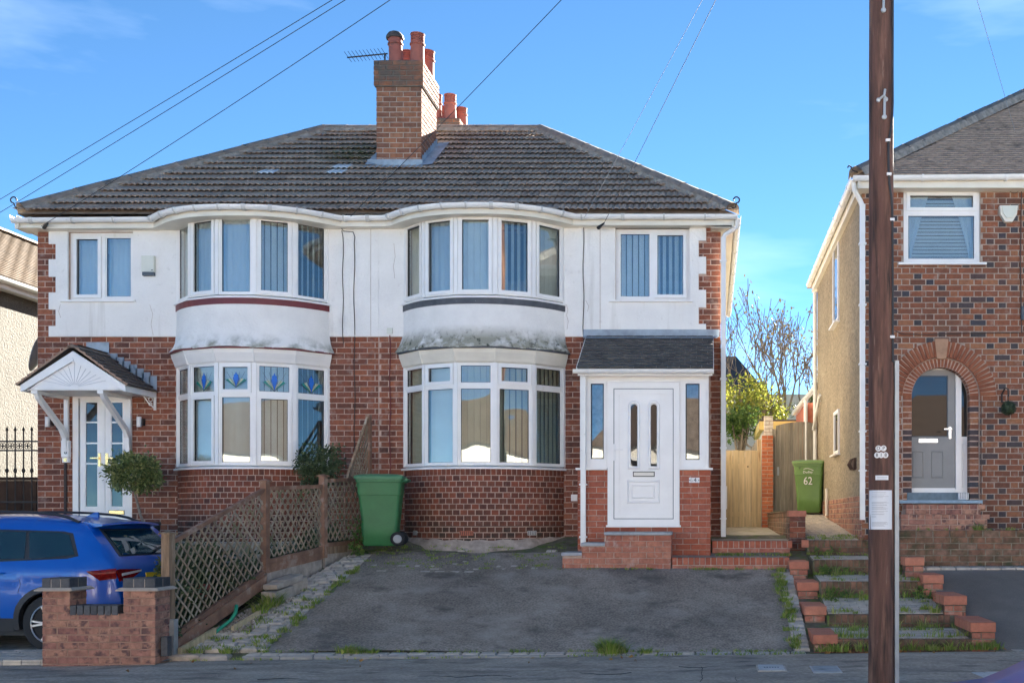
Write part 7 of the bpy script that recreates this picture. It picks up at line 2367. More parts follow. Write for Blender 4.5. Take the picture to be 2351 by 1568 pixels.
# raking end panel against the house
ya, yb = 16.05, Y4
La = (FP(yb)-FP(ya)).length
Tp = basis(FP(ya), fdir, fn_)
za0, zb0_ = Z(1098,ya), Z(956,yb)
mb = MB(); vs = []
for s, z in ((0.0, za0), (La-0.03, zb0_)):
    for yy in (-0.02, 0.02):
        for dz in (0, -0.06): vs.append(Tp @ Vector((s, yy, z+dz)))
mb.add(vs, [(0,1,3,2),(4,6,7,5),(0,4,5,1),(2,3,7,6),(0,2,6,4),(1,5,7,3)])
pn4 = mb.build('raking_rail', m_wood_p, fence)
for i in range(1, 9):
    for sgn in (1, -1):
        s0 = La*i/9.0
        zt_s = za0+(zb0_-za0)*s0/La
        zlo = Z(1096,Y3)-0.02
        e = Vector((math.cos(R(60))*sgn, 0, math.sin(R(60))))
        # from the bottom up to the rail
        s_b = s0; p = Vector((s_b, 0, zlo))
        L = 0.0
        while L < 1.3:
            q = p + e*L
            if q.x < 0.0 or q.x > La-0.02 or q.z > za0+(zb0_-za0)*q.x/La: break
            L += 0.02
        if L > 0.06:
            P3 = Tp @ p; Q3 = Tp @ (p+e*L); ee = (Q3-P3).normalized(); yv = -fn_; zv = ee.cross(yv).normalized()
            T = Matrix.Identity(4); c = (P3+Q3)/2 + fn_*0.004*sgn
            for m_ in range(3): T[m_][0] = ee[m_]; T[m_][1] = yv[m_]; T[m_][2] = zv[m_]; T[m_][3] = c[m_]
            inst('slat', SLM, T @ Matrix.Diagonal((L,1,1,1)), pn4)

# stacked buff blocks and hose at the fence foot
for k, (x, y, z, wx, wy, hz, nm) in enumerate([
        (-5.44, 14.02, 0.42, 0.20, 0.44, 0.20, 'lower buff concrete block standing against the trellis fence'),
        (-5.42, 14.44, 0.52, 0.20, 0.42, 0.20, 'rear buff concrete block by the trellis fence'),
        (-5.45, 13.92, 0.63, 0.20, 0.22, 0.065, 'small buff brick lying on the front concrete block'),
        (-5.43, 14.26, 0.66, 0.20, 0.44, 0.09, 'long pinkish coping block lying on the concrete blocks')]):
    tt = thing('concrete_block', nm, 'block', (x, y, z))
    mb = MB(); T = Matrix.Translation((x, y, z)) @ Matrix.Rotation(R(-11), 4, 'Z') @ Matrix.Rotation(R(8), 4, 'X')
    mb.box(-wx/2, wx/2, -wy/2, wy/2, 0, hz, 0, T); o = mb.build('block_body', m_sett_b, tt)
    bv = o.modifiers.new('bev', 'BEVEL'); bv.width = 0.012; bv.segments = 2
hs = thing('garden_hose', 'bright green hose bent round the foot of the trellis', 'hose', (-5.72, 12.9, 0.1))
mb = MB(); mb.tube([(-5.80, 12.72, 0.06), (-5.76, 12.84, 0.15), (-5.70, 12.98, 0.235), (-5.655, 13.1, 0.30), (-5.64, 13.2, 0.38), (-5.66, 13.28, 0.46)], 0.022, 10); mb.build('hose_body', m_hose, hs, smooth=50)
# gravel
mb = MB(); rnd = random.Random(11)
for i in range(900):
    y = rnd.uniform(12.9, 14.1); x = fence_x(y)+0.05+rnd.uniform(0, 0.36)
    r = rnd.uniform(0.008, 0.02); z = drive_z(y)+0.015+r*0.4
    a = rnd.uniform(0, 6)
    vs = [(x+r*math.cos(a+k*1.57), y+r*math.sin(a+k*1.57)*0.8, z-0.3*r) for k in range(4)] + [(x, y, z+r*0.7), (x, y, z-r)]
    mb.add(vs, [(0,1,4),(1,2,4),(2,3,4),(3,0,4),(1,0,5),(2,1,5),(3,2,5),(0,3,5)])
mb.build('gravel', m_gravel, kind='stuff', label='loose pebbles between trellis foot and setts', cat='gravel')

# ------------------------------------------------------------------ front garden wall with two piers
YB = 11.9
gw = thing('garden_wall', 'low rustic brick wall with two dark capped piers before the blue car', 'garden wall', (X(232,YB), YB, -0.09))
def bx_(u): return X(u, YB)
def bz_(v): return Z(v, YB)
cc = 0.0785
zb0 = bz_(1536)
pl0, pl1, pr0, pr1 = bx_(95), bx_(205)-0.21, bx_(281), bx_(357)
zlow = bz_(1410); zpt = bz_(1356)
mb = MB()
mb.box(pl1-0.01, pr0+0.01, YB+0.01, YB+0.20, zb0-0.2, zlow-0.01)
mb.box(pl0+0.01, pl1-0.01, YB+0.01, YB+0.33, zb0-0.2, zpt)
mb.box(pr0+0.01, pr1-0.01, YB+0.01, YB+0.33, zb0-0.2, zpt)
core = mb.build('core', M('mortar_buff', (0.34,0.20,0.14), rough=0.95, nscale=9, namt=0.3, bump=0.004, bscale=60), gw)
P = Pieces()
def blk_g(zc):
    return [(pl1-pl0, pr0-pl0)] if zc > zlow else []
lay(P, (pl0, YB, 0), (1,0,0), (0,-1,0), pr1-pl0, zpt-cc*15, zpt, m_brick_buff, core, blk_g, c=cc, bl=0.225, jt=0.011, off=0.05)
for x_ in (pl1, pr1):
    lay(P, (x_, YB, 0), (0,1,0), (1,0,0), 0.34, (zlow+0.0) if x_ == pl1 else zpt-cc*15, zpt, m_brick_buff, core, None, c=cc, bl=0.225, jt=0.011)
lay(P, (pl0, YB+0.34, 0), (0,-1,0), (-1,0,0), 0.34, zpt-cc*15, zpt, m_brick_buff, core, None, c=cc, bl=0.225, jt=0.011)
P.emit(gw, 300)
for a, b in ((pl0, pl1), (pr0, pr1)):
    mb = MB()
    mb.add([(a-0.05,YB-0.05,zpt+0.012),(b+0.05,YB-0.05,zpt+0.012),(b+0.05,YB+0.39,zpt+0.012),(a-0.05,YB+0.39,zpt+0.012),(a-0.02,YB-0.02,zpt+0.035),(b+0.02,YB-0.02,zpt+0.035),(b+0.02,YB+0.36,zpt+0.035),(a-0.02,YB+0.36,zpt+0.035),
            (a-0.05,YB-0.05,zpt),(b+0.05,YB-0.05,zpt),(b+0.05,YB+0.39,zpt),(a-0.05,YB+0.39,zpt)], [(0,1,5,4),(1,2,6,5),(2,3,7,6),(3,0,4,7),(4,5,6,7),(8,9,1,0),(9,10,2,1),(10,11,3,2),(11,8,0,3),(11,10,9,8)])
    mb.build('creasing_tile', m_sett_b, gw)
    mb = MB(); mb.box(a+0.004, b-0.004, YB+0.004, YB+0.336, zpt+0.034, zpt+0.125); mb.build('cap_joint', m_mortar_g, gw)
    x = a
    nn = max(1, round((b-a)/0.112))
    wd = (b-a)/nn
    for i in range(nn):
        for j in range(2):
            inst('cap_brick', piece_mesh(round(wd-0.007,3), 0.10, 0.165, 0.005, m_brick_eng, 'cap_brick'), Matrix.Translation((a+wd*(i+0.5), YB+0.082+0.17*j, zpt+0.085)), gw)
x = pl1+0.036; 
while x < pr0-0.02:
    inst('coping_brick', piece_mesh(0.066, 0.105, 0.21, 0.005, m_brick_eng, 'coping_brick'), Matrix.Translation((x, YB+0.10, zlow+0.045)), gw); x += 0.0745
lb = thing('dark_brick', 'loose dark engineering brick on end between pier and trellis post', 'brick', (pr1+0.05, 12.03, -0.05))
inst('brick_body', piece_mesh(0.075, 0.21, 0.10, 0.005, m_brick_eng, 'brick_body'), Matrix.Translation((pr1+0.05, 12.03, bz_(1490)+0.02)), lb)

# ------------------------------------------------------------------ iron railings and dark fence at far left
rl = thing('iron_railings', 'black iron railings with ring frieze and spear tops left of the house', 'railings', (-11, 17.3, 1.0))
YR = 17.3
for k, z in enumerate((Z(1013,YR), Z(1034,YR), Z(1152,YR))):
    mb = MB(); mb.box(-12.69, XL-0.01, YR-0.012, YR+0.012, z-0.012, z+0.012); mb.build('rail', m_iron, rl)
for i in range(18):
    x = X(85-19.0*i-12, YR)
    if x < -12.68: break
    mb = MB(); mb.tube([(x, YR, 0.9), (x, YR, Z(990,YR))], 0.011, 6); mb.tube([(x, YR, Z(990,YR)), (x, YR, Z(988,YR)+0.01), (x, YR, Z(984,YR)), (x, YR, Z(978,YR))], [0.010, 0.022, 0.015, 0.001], 6)
    mb.tube([(x, YR, Z(1086,YR)), (x, YR, Z(1082,YR)), (x, YR, Z(1078,YR)), (x, YR, Z(1074,YR))], [0.01, 0.026, 0.026, 0.01], 8)
    mb.build('upright', m_iron, rl)
    mb = MB(); xc = X(85-19.0*i-21.5, YR); zc_ = Z(1023.5,YR)
    for a in range(4):
        ox, oz = 0.026*math.cos(a*math.pi/2+0.785), 0.026*math.sin(a*math.pi/2+0.785)
        mb.tube([(xc+ox+0.024*math.cos(t), YR, zc_+oz+0.024*math.sin(t)) for t in [0.7*q for q in range(10)]], 0.006, 5)
    mb.build('quatrefoil', m_iron, rl)
df = thing('dark_fence', 'low dark stained board fence behind the iron railings', 'fence', (-11, 17.9, 1.0))
for i in range(21):
    x = -12.69 + i*0.115
    mb = MB(); mb.box(x, x+0.11, 17.9-0.008*(i % 2), 17.93, 0.5, Z(1103,17.9)); mb.build('board', m_wood_d, df)
mb = MB(); mb.box(-12.69, XL-0.02, 17.86, 17.89, Z(1103,17.9)+0.002, Z(1098,17.9)+0.02); mb.build('capping_rail', m_wood_d, df)
# ------------------------------------------------------------------ cars
CL = 4.40
def zt_car(x):
    pts = [(0.0,0.60),(0.008,0.70),(0.03,0.80),(0.06,0.96),(0.10,1.07),(0.16,1.14),(0.30,1.29),(0.44,1.43),(0.50,1.485),(0.56,1.515),(0.8,1.55),(1.3,1.59),(1.8,1.60),(2.2,1.585),(2.5,1.53),(2.75,1.42),(3.0,1.28),(3.25,1.13),(3.35,1.08),(3.7,1.03),(4.05,0.96),(4.25,0.86),(4.34,0.74),(4.38,0.62),(4.40,0.5)]
    for (a, za0), (b, zb0) in zip(pts, pts[1:]):
        if a <= x <= b: return za0+(zb0-za0)*(x-a)/(b-a)
    return pts[-1][1]
XWR, XWF, ZW, RW = 0.80, 3.45, 0.34, 0.385
def zb_car(x):
    z = 0.27
    for xw in (XWR, XWF):
        d = RW*RW-(x-xw)**2
        if d > 0: z = max(z, ZW+math.sqrt(d))
    return z
def hw_car(x, z):
    pl = 0.92 - 0.17*max(0, 1-x/0.55)**2.2 - 0.22*max(0, 1-(CL-x)/0.9)**2.2
    if z < 0.55: vz = 0.955 + 0.045*(z-0.25)/0.30
    elif z < 0.98: vz = 1.0 - 0.006*(z-0.55)/0.43 + (0.012 if 0.90 < z < 0.96 else 0)
    else:
        vz = 0.994 - 0.31*(z-0.98)/0.62 - 0.12*max(0, (z-1.42)/0.2)**2
    return pl*vz
def make_car(name, label, loc, rz, group=None):
    t = thing(name, label, 'car', loc, group)
    F = Matrix.Translation(loc) @ Matrix.Rotation(rz, 4, 'Z')
    xs = [0,0.008,0.03,0.06,0.10,0.16,0.23,0.30,0.37,0.44,0.50,0.56,0.68,0.8,0.92,1.04,1.12,1.17,1.19,1.3,1.5,1.7,1.9,2.1,2.3,2.5,2.62,2.75,2.88,3.0,3.06,3.08,3.12,3.2,3.28,3.36,3.45,3.55,3.65,3.75,3.81,3.84,3.95,4.05,4.15,4.25,4.30,4.34,4.38,4.40]
    xs = sorted(set(xs + [0.41,0.415,0.43,0.47,0.53,0.6,0.75,0.85,1.0,1.08]))
    nk, nm = 12, 9
    mb = MB()
    ncol = None
    for x in xs:
        zb0, zt0 = zb_car(x), zt_car(x)
        zt0 = max(zt0, zb0+0.02)
        ring_ = []
        for k in range(nk+1):
            tt = k/nk
            z = zb0+(zt0-zb0)*tt
            y = hw_car(x, z)
            if tt > 0.9: y -= 0.03*((tt-0.9)/0.1)
            ring_.append((x, y, z))
        ytop = ring_[-1][1]
        for k in range(1, nm):
            s = k/nm
            y = ytop*(1-2*s)
            crown = 0.035*(1-(1-2*s)**2) if x > 0.5 else 0.0
            bow = 0.0
            ring_.append((x - (0.05*(1-(1-2*s)**2) if x < 0.5 else 0), y, zt0+crown))
        for (xx, y, z) in ring_[:nk+1][::-1]: ring_.append((xx, -y, z))
        ncol = len(ring_)
        mb.v.extend([tuple(F @ Vector(p)) for p in ring_])
    for i in range(len(xs)-1):
        for k in range(ncol-1):
            mb.f.append([i*ncol+k, (i+1)*ncol+k, (i+1)*ncol+k+1, i*ncol+k+1]); mb.m.append(0)
    for e in (0, len(xs)-1):
        mb.f.append([e*ncol+k for k in range(ncol)]); mb.m.append(0)
    mb.build('body', m_carblue, t, smooth=42)
    def side_poly(pts, off, mat, nm_, th=0.006, s=1):
        mb = MB(); n = len(pts)
        # dense outline so that it follows the body
        den = []
        for i in range(n):
            a, b = pts[i], pts[(i+1) % n]
            for k in range(4): den.append((a[0]+(b[0]-a[0])*k/4, a[1]+(b[1]-a[1])*k/4))
        n = len(den)
        vs = [F @ Vector((x, s*(hw_car(x, z)+off), z)) for x, z in den] + [F @ Vector((x, s*(hw_car(x, z)-th), z)) for x, z in den]
        mb.add(vs, [tuple(range(n)), tuple(range(2*n-1, n-1, -1))] + [(i, n+i, n+(i+1) % n, (i+1) % n) for i in range(n)])
        return mb.build(nm_, mat, t)
    for s in (1, -1):
        side_poly([(0.47,1.13),(0.62,1.395),(0.75,1.42),(1.5,1.44),(2.2,1.435),(2.55,1.38),(2.95,1.13),(2.9,1.07),(1.6,1.055),(0.6,1.10)], 0.001, m_trim, 'window_surround', 0.004, s)
        side_poly([(0.52,1.145),(0.66,1.375),(0.78,1.405),(1.13,1.415),(1.17,1.40),(1.07,1.105),(1.02,1.095)], 0.006, m_glass_car, 'quarter_window', 0.004, s)
        side_poly([(1.13,1.10),(1.21,1.415),(1.78,1.42),(1.80,1.08)], 0.006, m_glass_car, 'door_window', 0.004, s)
        side_poly([(1.86,1.08),(1.84,1.42),(2.2,1.415),(2.5,1.36),(2.86,1.12),(2.8,1.075)], 0.006, m_glass_car, 'door_window', 0.004, s)
        # arches and sill cladding
        for xw in (XWR, XWF):
            mb = MB()
            for k in range(17):
                a = math.pi*(-0.06+1.12*k/16)
                for rr, of in ((RW-0.01, 0.012), (RW+0.055, 0.012), (RW+0.055, -0.02), (RW-0.01, -0.06)):
                    x = xw+rr*math.cos(a); z = ZW+rr*math.sin(a)
                    mb.v.append(tuple(F @ Vector((x, s*(hw_car(min(max(x,0.02),CL-0.02), max(0.27,z))+of), max(0.24, z)))))
            for k in range(16):
                for q in range(4): mb.f.append([4*k+q, 4*k+(q+1) % 4, 4*k+4+(q+1) % 4, 4*k+4+q]); mb.m.append(0)
            mb.build('wheel_arch', m_trim, t)
        side_poly([(1.24,0.25),(1.24,0.40),(3.02,0.40),(3.02,0.25)], 0.010, m_trim, 'sill_cladding', 0.03, s)
        # door seams and handles
        for pts in (([(1.09,1.07),(1.16,0.9),(1.14,0.80),(1.17,0.7)]), ([(1.83,1.07),(1.84,0.42)]), ([(2.86,1.08),(2.95,0.8),(2.92,0.42)])):
            mb = MB(); mb.tube([F @ Vector((x, s*(hw_car(x,z)-0.001), z)) for x, z in pts], 0.004, 4); mb.build('door_seam', m_black, t)
        for xh in (1.33, 2.05):
            mb = MB(); mb.tube([F @ Vector((xh, s*(hw_car(xh,0.93)+0.005), 0.93)), F @ Vector((xh+0.03, s*(hw_car(xh,0.93)+0.03), 0.935)), F @ Vector((xh+0.19, s*(hw_car(xh,0.93)+0.03), 0.935)), F @ Vector((xh+0.22, s*(hw_car(xh,0.93)+0.005), 0.93))], 0.013, 6); mb.build('door_handle', m_carblue, t, smooth=50)
        # roof rail
        mb = MB(); pts = []
        for k in range(13):
            x = 0.62+(2.45-0.62)*k/12
            lift = 0.055*min(1, min(k, 12-k)/1.5)
            pts.append(F @ Vector((x, s*(hw_car(x, zt_car(x))-0.03), zt_car(x)-0.0+lift)))
        mb.tube(pts, 0.018, 6); mb.build('roof_rail', m_trim, t, smooth=50)
        # wheel
        for xw in (XWR, XWF):
            T = F @ Matrix.Translation((xw, s*0.80, ZW)) @ Matrix.Rotation(R(-90*s), 4, 'X')
            mb = MB(); mb.lathe([(0.20,-0.10),(0.31,-0.10),(0.335,-0.08),(0.34,-0.03),(0.34,0.05),(0.33,0.09),(0.30,0.105),(0.235,0.10),(0.22,0.08)], 28, T); wh = mb.build('wheel', m_rubber, t, smooth=40)
            mb = MB(); mb.lathe([(0.235,0.0),(0.235,0.098),(0.215,0.098),(0.205,0.06),(0.05,0.045),(0.04,0.07),(0.01,0.075)], 28, T)
            mb.build('rim', m_trim, wh, smooth=40)
            mb = MB()
            for k in range(5):
                a = 2*math.pi*k/5
                for da in (-0.13, 0.13):
                    mb.tube([T @ Vector((0.04*math.cos(a), 0.04*math.sin(a), 0.07)), T @ Vector((0.215*math.cos(a+da), 0.215*math.sin(a+da), 0.088))], 0.016, 5)
            mb.tube([T @ Vector((0.222*math.cos(k*0.2244), 0.222*math.sin(k*0.2244), 0.098)) for k in range(29)], 0.009, 5)
            mb.build('spoke', m_alloy, wh)
        # tail lamp wrapping the corner
        mb = MB(); cs = ((0.33,0.955),(0.045,0.985),(0.04,0.865),(0.20,0.845))
        for j in range(5):
            for i in range(9):
                p = [(cs[0][q]*(1-i/8)+cs[1][q]*i/8)*(1-j/4)+(cs[3][q]*(1-i/8)+cs[2][q]*i/8)*j/4 for q in (0, 1)]
                mb.v.append(tuple(F @ Vector((p[0], s*(hw_car(p[0], p[1])+0.008), p[1]))))
        for j in range(4):
            for i in range(8): mb.f.append([j*9+i, j*9+i+1, j*9+i+10, j*9+i+9]); mb.m.append(0)
        mb.build('tail_lamp', m_red_l, t, smooth=50)
    # rear face pieces, laid over the back of the body
    def xr_at(z):
        lo, hi = 0.0, 0.6
        for _ in range(30):
            m_ = (lo+hi)/2
            if zt_car(m_) < z: lo = m_
            else: hi = m_
        return (lo+hi)/2
    def rear_poly(pts, off, mat, nm_, th=0.015):
        mb = MB(); den = []
        n = len(pts)
        for i in range(n):
            a, b = pts[i], pts[(i+1) % n]
            for k in range(5): den.append((a[0]+(b[0]-a[0])*k/5, a[1]+(b[1]-a[1])*k/5))
        n = len(den)
        def P_(y, z, o):
            x = xr_at(z); yt = hw_car(x, zt_car(x))
            s_ = max(0, 1-(y/yt)**2)
            return F @ Vector((x-0.05*s_-o, y, z+o*0.5))
        vs = [P_(y, z, off) for y, z in den] + [P_(y, z, off-th) for y, z in den]
        # fan about the middle so that the curve is followed
        c0 = P_(0 if nm_ in ('rear_window',) else sum(p[0] for p in pts)/len(pts), sum(p[1] for p in pts)/len(pts), off)
        k0 = 2*n
        vs.append(c0)
        mb.add(vs, [(i, (i+1) % n, k0) for i in range(n)] + [(i, n+i, n+(i+1) % n, (i+1) % n) for i in range(n)])
        return mb.build(nm_, mat, t)
    rear_poly([(-0.60,1.12),(0.60,1.12),(0.585,1.20),(0.52,1.445),(-0.52,1.445),(-0.585,1.20)], 0.004, m_trim, 'rear_window_surround')
    rear_poly([(-0.55,1.135),(0.55,1.135),(0.48,1.42),(-0.48,1.42)], 0.012, m_glass_car, 'rear_window')
    for s in (1, -1):
        rear_poly([(s*0.78,0.96),(s*0.72,0.97),(s*0.36,0.955),(s*0.34,0.935),(s*0.52,0.86),(s*0.74,0.83)], 0.012, m_red_l, 'tail_lamp')
        rear_poly([(s*0.70,0.915),(s*0.36,0.945),(s*0.36,0.925),(s*0.70,0.885)], 0.02, m_clear_l, 'lamp_strip')
    rear_poly([(-0.27,0.80),(0.27,0.80),(0.27,0.91),(-0.27,0.91)], 0.012, m_plate, 'number_plate')
    rear_poly([(-0.72,0.30),(0.72,0.30),(0.74,0.50),(-0.74,0.50)], 0.012, m_trim, 'lower_bumper')
    for yy in (0.06, -0.02): 
        rear_poly([(yy-0.012,1.0),(yy+0.012,1.0),(yy+0.012,1.03),(yy-0.012,1.03)], 0.02, m_chrome, 'badge_letter')
    # spoiler, wiper, aerial fin, front glass, lamps
    mb = MB()
    vs = []
    for k in range(9):
        y = -0.58+1.16*k/8
        bow = 0.07*(1-(y/0.58)**2)
        for (x, z) in ((0.60,1.53),(0.36-bow,1.50),(0.35-bow,1.48),(0.50,1.455)): vs.append(F @ Vector((x, y, z+0.03*(1-(y/0.6)**2))))
    mb.add(vs, [(4*k+q, 4*k+(q+1) % 4, 4*k+4+(q+1) % 4, 4*k+4+q) for k in range(8) for q in range(4)] + [(0,1,2,3),(32,33,34,35)])
    mb.build('spoiler', m_carblue, t, smooth=50)
    mb = MB(); mb.tube([F @ Vector((0.07, 0.0, 1.14)), F @ Vector((0.05, 0.03, 1.17)), F @ Vector((0.17, -0.34, 1.22))], 0.013, 6); mb.build('wiper', m_black, t)
    mb = MB(); mb.prism([(0.78,1.57),(0.98,1.58),(0.82,1.65),(0.79,1.65)], -0.014, 0.014, 0, F); mb.build('aerial_fin', m_carblue, t)
    # windscreen and lamps
    mb = MB(); vs = []
    for x in (2.53, 2.75, 3.0, 3.22):
        for k in range(7):
            y = hw_car(x, zt_car(x))*0.93*(-1+2*k/6)
            vs.append(F @ Vector((x, y, zt_car(x)+0.042*(1-(y/0.75)**2)+0.006)))
    mb.add(vs, [(7*i+k, 7*i+k+1, 7*i+k+8, 7*i+k+7) for i in range(3) for k in range(6)]); mb.build('windscreen', m_glass_car, t)
    for s in (1, -1):
        side_poly([(4.30,0.66),(4.28,0.80),(4.05,0.88),(3.95,0.86),(4.1,0.72)], 0.008, m_clear_l, 'headlamp', 0.02, s)
        mb = MB(); mb.tube([F @ Vector((2.78, s*0.86, 1.10)), F @ Vector((2.80, s*0.98, 1.13)), F @ Vector((2.76, s*1.06, 1.14))], [0.03,0.075,0.05], 8); mb.build('door_mirror', m_carblue, t, smooth=50)
    mb = MB(); mb.box(0.15, 4.25, -0.72, 0.72, 0.18, 0.55, 0, F); mb.build('underbody', m_black, t)
    return t
make_car('parked_car', 'bright blue family car on the drive behind the brick piers', (-6.86, 13.82, -0.07), R(180-5))
make_car('parked_car', 'blue car on the road, only its roof pillar in the lower right corner', (4.30, 3.0, -0.13), R(180))

# ------------------------------------------------------------------ telegraph pole
YT = 9.75
PXc = X(2023, YT)
pole = thing('telegraph_pole', 'tall dark brown wooden telegraph pole with notice and number discs', 'telegraph pole', (PXc, YT, 0.0))
mb = MB()
rings = []
nseg = 26
for i in range(nseg+1):
    z = -0.3 + 9.4*i/nseg
    r = 0.113 - 0.0013*z + 0.0012*math.sin(i*1.7)
    rings.append((r, z))
mb.lathe(rings, 28, Matrix.Translation((PXc, YT, 0)))
# long drying cracks: shallow notches
mb.build('shaft', m_pole, pole, smooth=50)
def on_pole(u, v, out=0.002):
    """point on the camera-facing side of the pole"""
    x = X(u, YT-0.11); z = Z(v, YT-0.11)
    r = 0.113-0.0013*z
    dx = max(-r*0.98, min(r*0.98, x-PXc))
    return Vector((PXc+dx, YT-math.sqrt(r*r-dx*dx)-out, z)), math.asin(dx/r)
def curved(name, u0, u1, v0, v1, mat, out=0.003, parent=None, th=0.003, wave=0.0):
    """thin sheet wrapped on the pole"""
    mb = MB(); n = 12
    for i in range(n+1):
        u = u0+(u1-u0)*i/n
        for v in (v0, v1):
            p, a = on_pole(u, v, out + wave*math.sin(i*1.9+v))
            mb.v.append(tuple(p))
            q, a = on_pole(u, v, out-th); mb.v.append(tuple(q))
    for i in range(n):
        k = 4*i
        mb.f += [[k, k+4, k+6, k+2], [k+1, k+3, k+7, k+5], [k, k+1, k+5, k+4], [k+2, k+6, k+7, k+3]]; mb.m += [0]*4
    mb.f += [[0,2,3,1], [4*n, 4*n+1, 4*n+3, 4*n+2]]; mb.m += [0]*2
    return mb.build(name, mat, parent or pole)
notice = curved('paper_notice', 1995.5, 2049, 1125, 1215, m_paper, 0.004, wave=0.0012)
rnd = random.Random(9)
yl = 1131
k = 0
for v in [1129.5, 1133, 1137, 1139, 1141.5, 1152, 1153.5, 1155, 1158, 1159.5, 1163, 1164.5, 1167, 1168.5, 1173, 1174.5, 1179, 1180.5, 1184, 1186.5, 1198, 1199.5, 1201, 1203, 1205, 1207]:
    u1 = 2003+rnd.uniform(24, 40)
    if v > 1182 and v < 1190: u1 = 2012
    curved('print_line', 2003, u1, v, v+0.55, m_print, 0.0068, notice, 0.001)
small = curved('label_plate', 2010.5, 2040, 1091, 1101.5, m_paper, 0.004)
curved('print_line', 2014, 2037, 1094.5, 1095.2, m_print, 0.0055, small, 0.001)
curved('print_line', 2014, 2037, 1098, 1098.6, m_print, 0.0055, small, 0.001)
for u, v, ch in ((2017, 1029, 'D'), (2028.5, 1029, 'P'), (2014, 1044.5, '8'), (2023, 1044.5, '1'), (2033, 1044.5, '8')):
    p, a = on_pole(u, v, 0.003)
    T = Matrix.Translation(p) @ Matrix.Rotation(a, 4, 'Z') @ Matrix.Rotation(R(90), 4, 'X')
    mb = MB(); mb.lathe([(0.0255,-0.006),(0.0255,0.002),(0.024,0.003),(0.001,0.003)], 18, T); d = mb.build('number_disc', m_white, pole)
    text('numeral', ch, 0.044, T @ Matrix.Translation((0,0,0.0045)), m_ink, d)
# climbing-step brackets and bolts, black cable down the side
for (u, v0, v1) in ((2029, -20, 25), (2031, 225, 270)):
    p0, a = on_pole(u, v0, 0.012); p1, a = on_pole(u-1, v1, 0.014)
    mb = MB(); mb.tube([p0, p1], 0.012, 6)
    b = mb.build('step_bracket', m_galv, pole)
    T = Matrix.Translation(p1) @ Matrix.Rotation(a, 4, 'Z') @ Matrix.Rotation(R(90), 4, 'X')
    mb = MB(); mb.lathe([(0.022,-0.01),(0.022,0.006),(0.014,0.012),(0.001,0.013)], 10, T); mb.build('bolt', m_galv, b)
p0, a = on_pole(2017, 230, 0.01); p1, a = on_pole(2034, 229, 0.01); p2, a = on_pole(2029, 222, 0.03); p3, a = on_pole(2031, 208, 0.03)
mb = MB(); mb.tube([p0, p2, p3], 0.011, 6); mb.tube([p1, p2], 0.011, 6); hk = mb.build('hook_bracket', m_galv, pole)
for p in (p0, p1):
    mb = MB(); mb.lathe([(0.018,-0.012),(0.018,0.008),(0.001,0.012)], 10, Matrix.Translation(p) @ Matrix.Rotation(R(90), 4, 'X')); mb.build('bolt', m_galv, hk)
pts = []
for u, v in ((2052,-40),(2052,60),(2051,150),(2052,230),(2050,265),(2045,300),(2040,330),(2040,380),(2042,420),(2047,450),(2050,480),(2051,600),(2052,830)):
    p, a = on_pole(min(u, 2051.5), v, 0.010); pts.append(p)
mb = MB(); mb.tube(pts, 0.011, 6); mb.build('pole_cable', m_wire, pole, smooth=50)
for u, v in ((2040, 323), (2043, 400), (2051.5, 502), (2051.5, 772)):
    p, a = on_pole(u, v, 0.016); mb = MB(); mb.box(-0.026, 0.014, -0.014, 0.014, -0.011, 0.011, 0, Matrix.Translation(p)); mb.build('cable_clip', m_white, pole)
xg = PXc+0.113
mb = MB(); mb.box(xg, xg+0.036, YT-0.05, YT+0.02, -0.1, Z(830,YT)); mb.build('cable_guard', m_galv, pole)
# pole top: out of the frame, where the wires meet
mb = MB(); mb.lathe([(0.13,0),(0.13,0.05),(0.05,0.12),(0.01,0.13)], 16, Matrix.Translation((PXc, YT, 9.1))); mb.build('pole_cap', m_galv, pole)

# ------------------------------------------------------------------ overhead wires
PT_ = Vector((PXc, YT, 9.02))
def wire(label, end, sag=0.12, r=0.0046, mat=None, start=None):
    a = start or PT_; b = Vector(end)
    pts = [a.lerp(b, i/24) + Vector((0,0,-4*sag*(i/24)*(1-i/24))) for i in range(25)]
    mb = MB(); mb.tube(pts, r, 5)
    return mb.build('overhead_wire', mat or m_wire, label=label, cat='wire', smooth=60)
wire('black wire running from the pole to the left eaves corner of the quoined house', (X(98,16.7), 16.66, Z(520,16.66)), 0.10)
wire('black wire running to the gutter between the two bays', (X(806,16.68), 16.66, Z(497,16.66)), 0.05)
wire('pale thin wire ending at the gutter left of the small upper window', (X(1342,16.68), 16.66, Z(500,16.66)), 0.04, 0.0032, m_wire_w)
wire('dark wire ending below the gutter above the porch', (X(1383,16.72), 16.80, Z(518,16.8)), 0.04, 0.004, m_wire)
e1 = Vector((X(-200,18.5), 18.5, Z(575,18.5))); wire('uppermost black wire crossing the sky at the upper left', e1, 0.06)
e2 = Vector((X(-200,18.5), 18.5, Z(608,18.5))); wire('second black wire from the top crossing the sky at the upper left', e2, 0.06)
wire('pale twisted wire dropping to the roof of the arched-doorway house', (X(2330,17.2), 17.2, Z(300,17.2)), 0.03, 0.0032, m_wire_w)
# wire clamps under the eaves
for parent, u, v, du, dv in ((house_l, 92, 523, 22, -10), (house_r, 1372, 524, 16, -12)):
    mb = MB(); mb.tube([(X(u,16.72), 16.82, Z(v,16.82)), (X(u+du,16.72), 16.68, Z(v+dv,16.68))], [0.03, 0.01], 6); mb.build('wire_clamp', m_black, parent)

